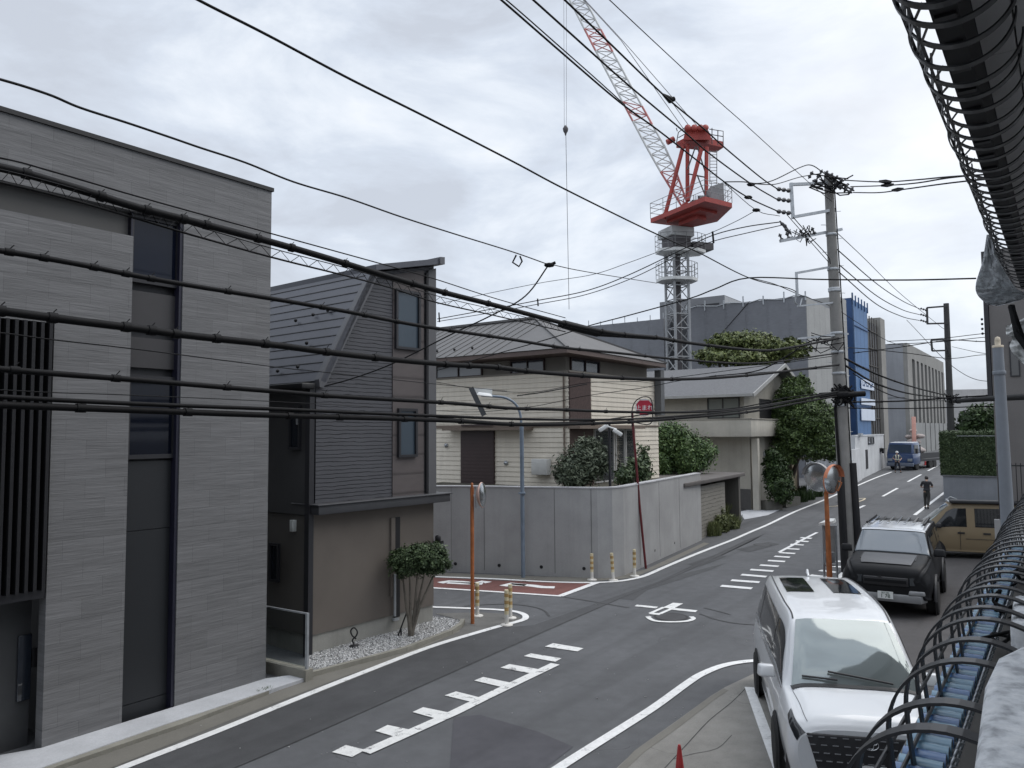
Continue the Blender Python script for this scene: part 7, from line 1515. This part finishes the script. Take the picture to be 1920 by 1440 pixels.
# blue tubes with clips under the hoops
pA_ = P(1773,1333,2.45); sA, tA, zA = st(pA_); wt = .052
h = thing('blue_tube_rack', 'row of short glossy blue tubes clipped side by side under the near hoops', 'tube rack', W3(2.5,tA,zA-.1))
M['bt1'] = mat('blue_tube', (.17,.31,.42), .18, .15, 6, spec=.7); M['bt2'] = mat('blue_tube_deep', (.09,.18,.36), .18, .15, 6, spec=.7)
n = 78; ss_ = sA-.75
for k in range(n):
    s_ = ss_+k*.062; mb = MB(); mb.tube([W3(s_,tA-wt,zA), W3(s_,tA+wt,zA)], .024, 10); part('tube', mb, M['bt2' if (k*7)%5 < 2 else 'bt1'], h)
mb = MB()
for k in range(n): s_ = ss_+k*.062; mb.tube([W3(s_,tA+wt+.002,zA-.02), W3(s_,tA+wt+.02,zA+.02), W3(s_+.02,tA+wt+.03,zA+.01), W3(s_+.02,tA+wt+.012,zA-.03)], .005, 5)
mb.bar(W3(ss_,tA+wt+.01,zA-.03), W3(ss_+n*.062,tA+wt+.01,zA-.03), .02, .02); part('clip', mb, M['steel'], h); 
mb = MB(); sR, tR, zR_ = st(P(1806,1440,1.75)); mb.hexa([W3(s,t,z) for z in (zA-.12,zA+.03) for s,t in ((.6,tA+wt+.035),(7.6,tA+wt+.035),(7.6,tA+wt+.085),(.6,tA+wt+.085))]); part('angle_rail', mb, mat('rail_brown_black', (.035,.032,.028), .6, .2, 6), h)
mb = MB(); mb.bar(W3(.6,tA-wt-.01,zA-.05), W3(7.6,tA-wt-.01,zA-.05), .02, .06); part('front_rail', mb, M['hoopblk'], h)
for k, lx in enumerate((3.6,4.3,5.2)):
    mb = MB(); rr2 = random.Random(k); pts = [W3(lx+rr2.uniform(-.12,.12), tA+wt+rr2.uniform(-.02,.12), zA+rr2.uniform(.02,.14)) for _ in range(9)]; mb.tube([V(p) for p in cr_spline([tuple(p) for p in pts], 5)], .007, 6)
    single('wire_scrap', mb, M['rubber'], ('tangle of black wire on the rail, nearest of three','tangle of black wire on the rail, middle of three','tangle of black wire on the rail, farthest of three')[k], 'wire')
# white mottled parapet
m_, nt, b_ = newmat('mottled_plaster'); v = sp(nt); n1_ = noise(nt, v, 22, 5, .6, 0); n2_ = noise(nt, v, 45, 5, .7)
nt.links.new(mix(nt, .35, ramp(nt, n1_, [(.35, (.40,.41,.43)), (.5, (.70,.72,.74)), (.65, (.84,.85,.86))]), n2_, 'MULTIPLY'), b_.inputs['Base Color']); b_.inputs['Roughness'].default_value = .9; bump(nt, b_, n1_, .6, .01)
sa, ta, za = st(P(1824,1440,1.15)); sb, tb, zb_ = st(P(1864,1229,1.9)); zt_ = za
e1 = st(P(1844,1270,1.72)); print('parapet', (sa,ta,za), (sb,tb,zb_), e1)
tL = tA+wt+.10; Hl = [P(1822,1440,1.6), P(1844,1268,1.6)]
def at_t(px, py, t):   # picture point on the plane T = t
    r = ray(px, py); k = t/r.dot(T); return CAM+r*k
tP = .055
def zp_(px, py, z): r = ray(px, py); return CAM+r*((z-H)/r.z)
zq_ = H-.42; a = zp_(1822,1440,zq_); b = zp_(1846,1268,zq_); c_ = zp_(1866,1228,zq_); d_ = zp_(1925,1200,zq_); 
outl = [a-(b-a)*.0, b, b.lerp(c_,.5)+(c_-b)*.0, c_, c_.lerp(d_,.5), d_, d_+T*.35, a+T*.55-A*.1]
h = thing('white_parapet', 'white mottled plaster parapet end at the lower right corner beside the hoops', 'parapet', V((d_.x,d_.y,0)))
mb = MB(); mb.poly(outl, .9); part('parapet_top', mb, m_, h, bevel=.02)
a = zp_(1893,1166,H-.55); b = zp_(1900,1112,H-.55); mb = MB(); mb.poly([a, b, b+T*.4, a+T*.4], .9); part('pier', mb, m_, h, bevel=.02)
# wall of the near building going down to the ground under the hoops
mb = MB(); mb.hexa([W3(s,t,z) for z in (0,zA-.20) for s,t in ((-2,tL+.02),(12.5,tL+.02),(12.5,2.7),(-2,2.7))]); single('near_building', mb, concrete('near_wall_grey', (.36,.36,.355), .3), 'dark near building wall under the parapet at the right edge', 'building')
mb = MB(); mb.hexa([W3(s,t,z) for z in (0,12) for s,t in ((-22,2.75),(12.2,2.75),(12.2,12),(-22,12))]); single('near_block', mb, concrete('near_block_grey', (.5,.5,.49), .3), 'tall grey near building rising beside the viewpoint', 'building')
# overhead beam with hoops
ZU = 1.72; PU = P(1735,0,3.0); su, tu, zu = st(PU); tR2 = st(at_z(1793,0,zu))[1]; zB2 = zu+.30
h = thing('overhead_beam_cage', 'dark overhead beam wrapped in black hoops and long bars, sweeping in from the top right', 'beam', W3(3,tu,zu))
mb = MB(); mb.hexa([W3(s,t,z) for z in (zu,zB2) for s,t in ((-9,tu),(11,tu),(11,tR2),(-9,tR2))]); part('beam', mb, M['black'], h)
for k in range(34): mb = MB(); s_ = 1.5+k*.28; mb.hexa([W3(s,t,z) for z in (zu-.012,zu-.0005) for s,t in ((s_,tu+.01),(s_+.04,tu+.01),(s_+.04,tR2-.01),(s_,tR2-.01))]); part('beam_rib', mb, M['hoopblk'], h)
tc_ = st(at_z(1795,66,zu-.06))[1]; s_ = 2.2; hs_ = []; k = 0; aU, bU = .33, .20; zc = zu+.13; rs = random.Random(9)
tl_ = st(at_z(1669,2,zu+.05))[1]; aU = tc_-tl_; print('upper a', aU, tc_, tl_)
while s_ < 10.6 and k < 66:
    pts = []; dt = rs.uniform(-.012,.012); aa = aU*(1+rs.uniform(-.03,.03))
    for i in range(27):
        t = math.pi*(.98+1.02*i/26); pts.append(W3(s_+.0, tc_+dt+aa*math.cos(t), zc+bU*math.sin(t)))
    pts = [pts[0]+Z*.14, pts[0]+Z*.07]+pts
    mb = MB(); band(mb, pts, None, .046, .008); part('hoop', mb, M['hoopblk'], h); k += 1; s_ += rs.uniform(.17,.25); hs_.append(s_)
for ang in (200,226):
    t = math.radians(ang); mb = MB(); mb.bar(W3(1.2,tc_+aU*math.cos(t)*.98,zc+bU*math.sin(t)*.98), W3(10.8,tc_+aU*math.cos(t)*.98,zc+bU*math.sin(t)*.98), .012, .006); part('long_bar', mb, M['hoopblk'], h)
for i in range(len(hs_)-2):     # slanted ties across the open side of the cage
    for a0, a1 in ((245,208),(222,192)):
        q = []
        for j, an in ((0,a0),(1,(a0+a1)/2),(2,a1)):
            t = math.radians(an); q.append(W3(hs_[i]+(hs_[i+2]-hs_[i])*j/2, tc_+aU*math.cos(t)*.98, zc+bU*math.sin(t)*.98))
        mb = MB(); band(mb, q, None, .034, .007); part('tie_band', mb, M['hoopblk'], h)
M['soffit_dk'] = mat('soffit_grey', (.75,.73,.72), .8, .08, .8); mb = MB()
for i in range(5):
    for j in range(-10,14):
        t_a = tR2+.004+(0 if i == 0 else .155+(i-1)*.6); t_b = tR2+(.15 if i == 0 else .15+i*.6); mb.hexa([W3(s,t,z) for z in (zB2+.0,zB2+.05) for s,t in ((-.4+j*.85,t_a),(-.4+j*.85+.843,t_a),(-.4+j*.85+.843,t_b),(-.4+j*.85,t_b))])
h = thing('soffit', 'dark grey panelled soffit of the near building, top right corner', 'soffit', W3(3,1,zB2)); part('soffit_panel', mb, M['soffit_dk'], h)
mb = MB(); mb.hexa([W3(s,t,z) for z in (zB2+.06,zB2+2.5) for s,t in ((-9,tu),(11.5,tu),(11.5,3.2),(-9,3.2))]); part('upper_storey', mb, M['trim'], h)
# crumpled net and white cloth
def cloth(name, label, cat, Lb, Rb, d0, d1, m, amp=.05, nx=10, ny=26, th=.008):
    L_ = [V((p[0],p[1],0)) for p in cr_spline(Lb, 6)]; R_ = [V((p[0],p[1],0)) for p in cr_spline(Rb, 6)]
    def samp(l, t): x = t*(len(l)-1); i = min(int(x), len(l)-2); return l[i].lerp(l[i+1], x-i)
    fr_, bk_ = [], []
    for i in range(ny+1):
        for j in range(nx+1):
            a, b = samp(L_, i/ny), samp(R_, i/ny); p = a.lerp(b, j/nx); dd = d0+(d1-d0)*j/nx+amp*math.sin(i*1.7+j*2.3)*math.cos(j*1.9-i*.6)+amp*.6*math.sin(i*.55+j)
            fr_.append(P(p.x,p.y,dd)); bk_.append(P(p.x,p.y,dd+th))
    n = nx+1; q = [(i*n+j,i*n+j+1,(i+1)*n+j+1,(i+1)*n+j) for i in range(ny) for j in range(nx)]; mb = MB(); mb.add(fr_, q, True); mb.add(bk_, [f[::-1] for f in q], True)
    return single(name, mb, m, label, cat)
m_, nt, b_ = newmat('crumpled_net'); v = sp(nt); vo = nt.nodes.new('ShaderNodeTexVoronoi'); vo.feature = 'DISTANCE_TO_EDGE'; vo.inputs['Scale'].default_value = 9
wob = nt.nodes.new('ShaderNodeVectorMath'); wob.operation = 'ADD'; nz = nt.nodes.new('ShaderNodeTexNoise'); nz.inputs['Scale'].default_value = 5; nt.links.new(v, nz.inputs['Vector']); nt.links.new(v, wob.inputs[0]); nt.links.new(nz.outputs['Color'], wob.inputs[1]); nt.links.new(wob.outputs[0], vo.inputs['Vector'])
nt.links.new(mix(nt, mth(nt, 'LESS_THAN', vo.outputs['Distance'], .035), ramp(nt, noise(nt, v, 6, 5), [(.3,(.42,.44,.46)),(.7,(.68,.70,.72))]), (.12,.12,.12)), b_.inputs['Base Color']); b_.inputs['Roughness'].default_value = .9; M['net'] = m_
tr_ = nt.nodes.new('ShaderNodeBsdfTranslucent'); tr_.inputs[0].default_value = (.75,.78,.8,1); ms_ = nt.nodes.new('ShaderNodeMixShader'); ms_.inputs[0].default_value = .5
nt.links.new(b_.outputs[0], ms_.inputs[1]); nt.links.new(tr_.outputs[0], ms_.inputs[2]); nt.links.new(ms_.outputs[0], nt.nodes['Material Output'].inputs[0])
cloth('safety_net', 'grey crumpled net hanging at the far end of the hooped beam', 'net', [(1850,440),(1842,490),(1830,530),(1832,552),(1850,570),(1856,572)], [(1856,440),(1874,490),(1905,540),(1935,552),(1915,562),(1872,574)], 7.2, 7.0, M['net'], amp=.05)
cloth('white_cloth', 'white cloth hanging beside the cream capped lamp post at the right edge', 'cloth', [(1886,612),(1887,628),(1898,634),(1893,650),(1903,668),(1916,680)], [(1935,590),(1945,612),(1945,634),(1945,650),(1945,690),(1940,700)], 5.2, 5.0, M['cwhite'], amp=.03)
mb = MB(); rs = random.Random(4)
for k in range(16): mb.tube([P(1893+rs.random()*6,572+rs.random()*5,4.8), P(1905+rs.random()*12,620+rs.random()*14,4.7), P(1935+rs.random()*10,670+rs.random()*14,4.6)], .012, 5)
single('black_bundle', mb, M['rubber'], 'black strapped bundle hanging in front of the white cloth', 'bundle')
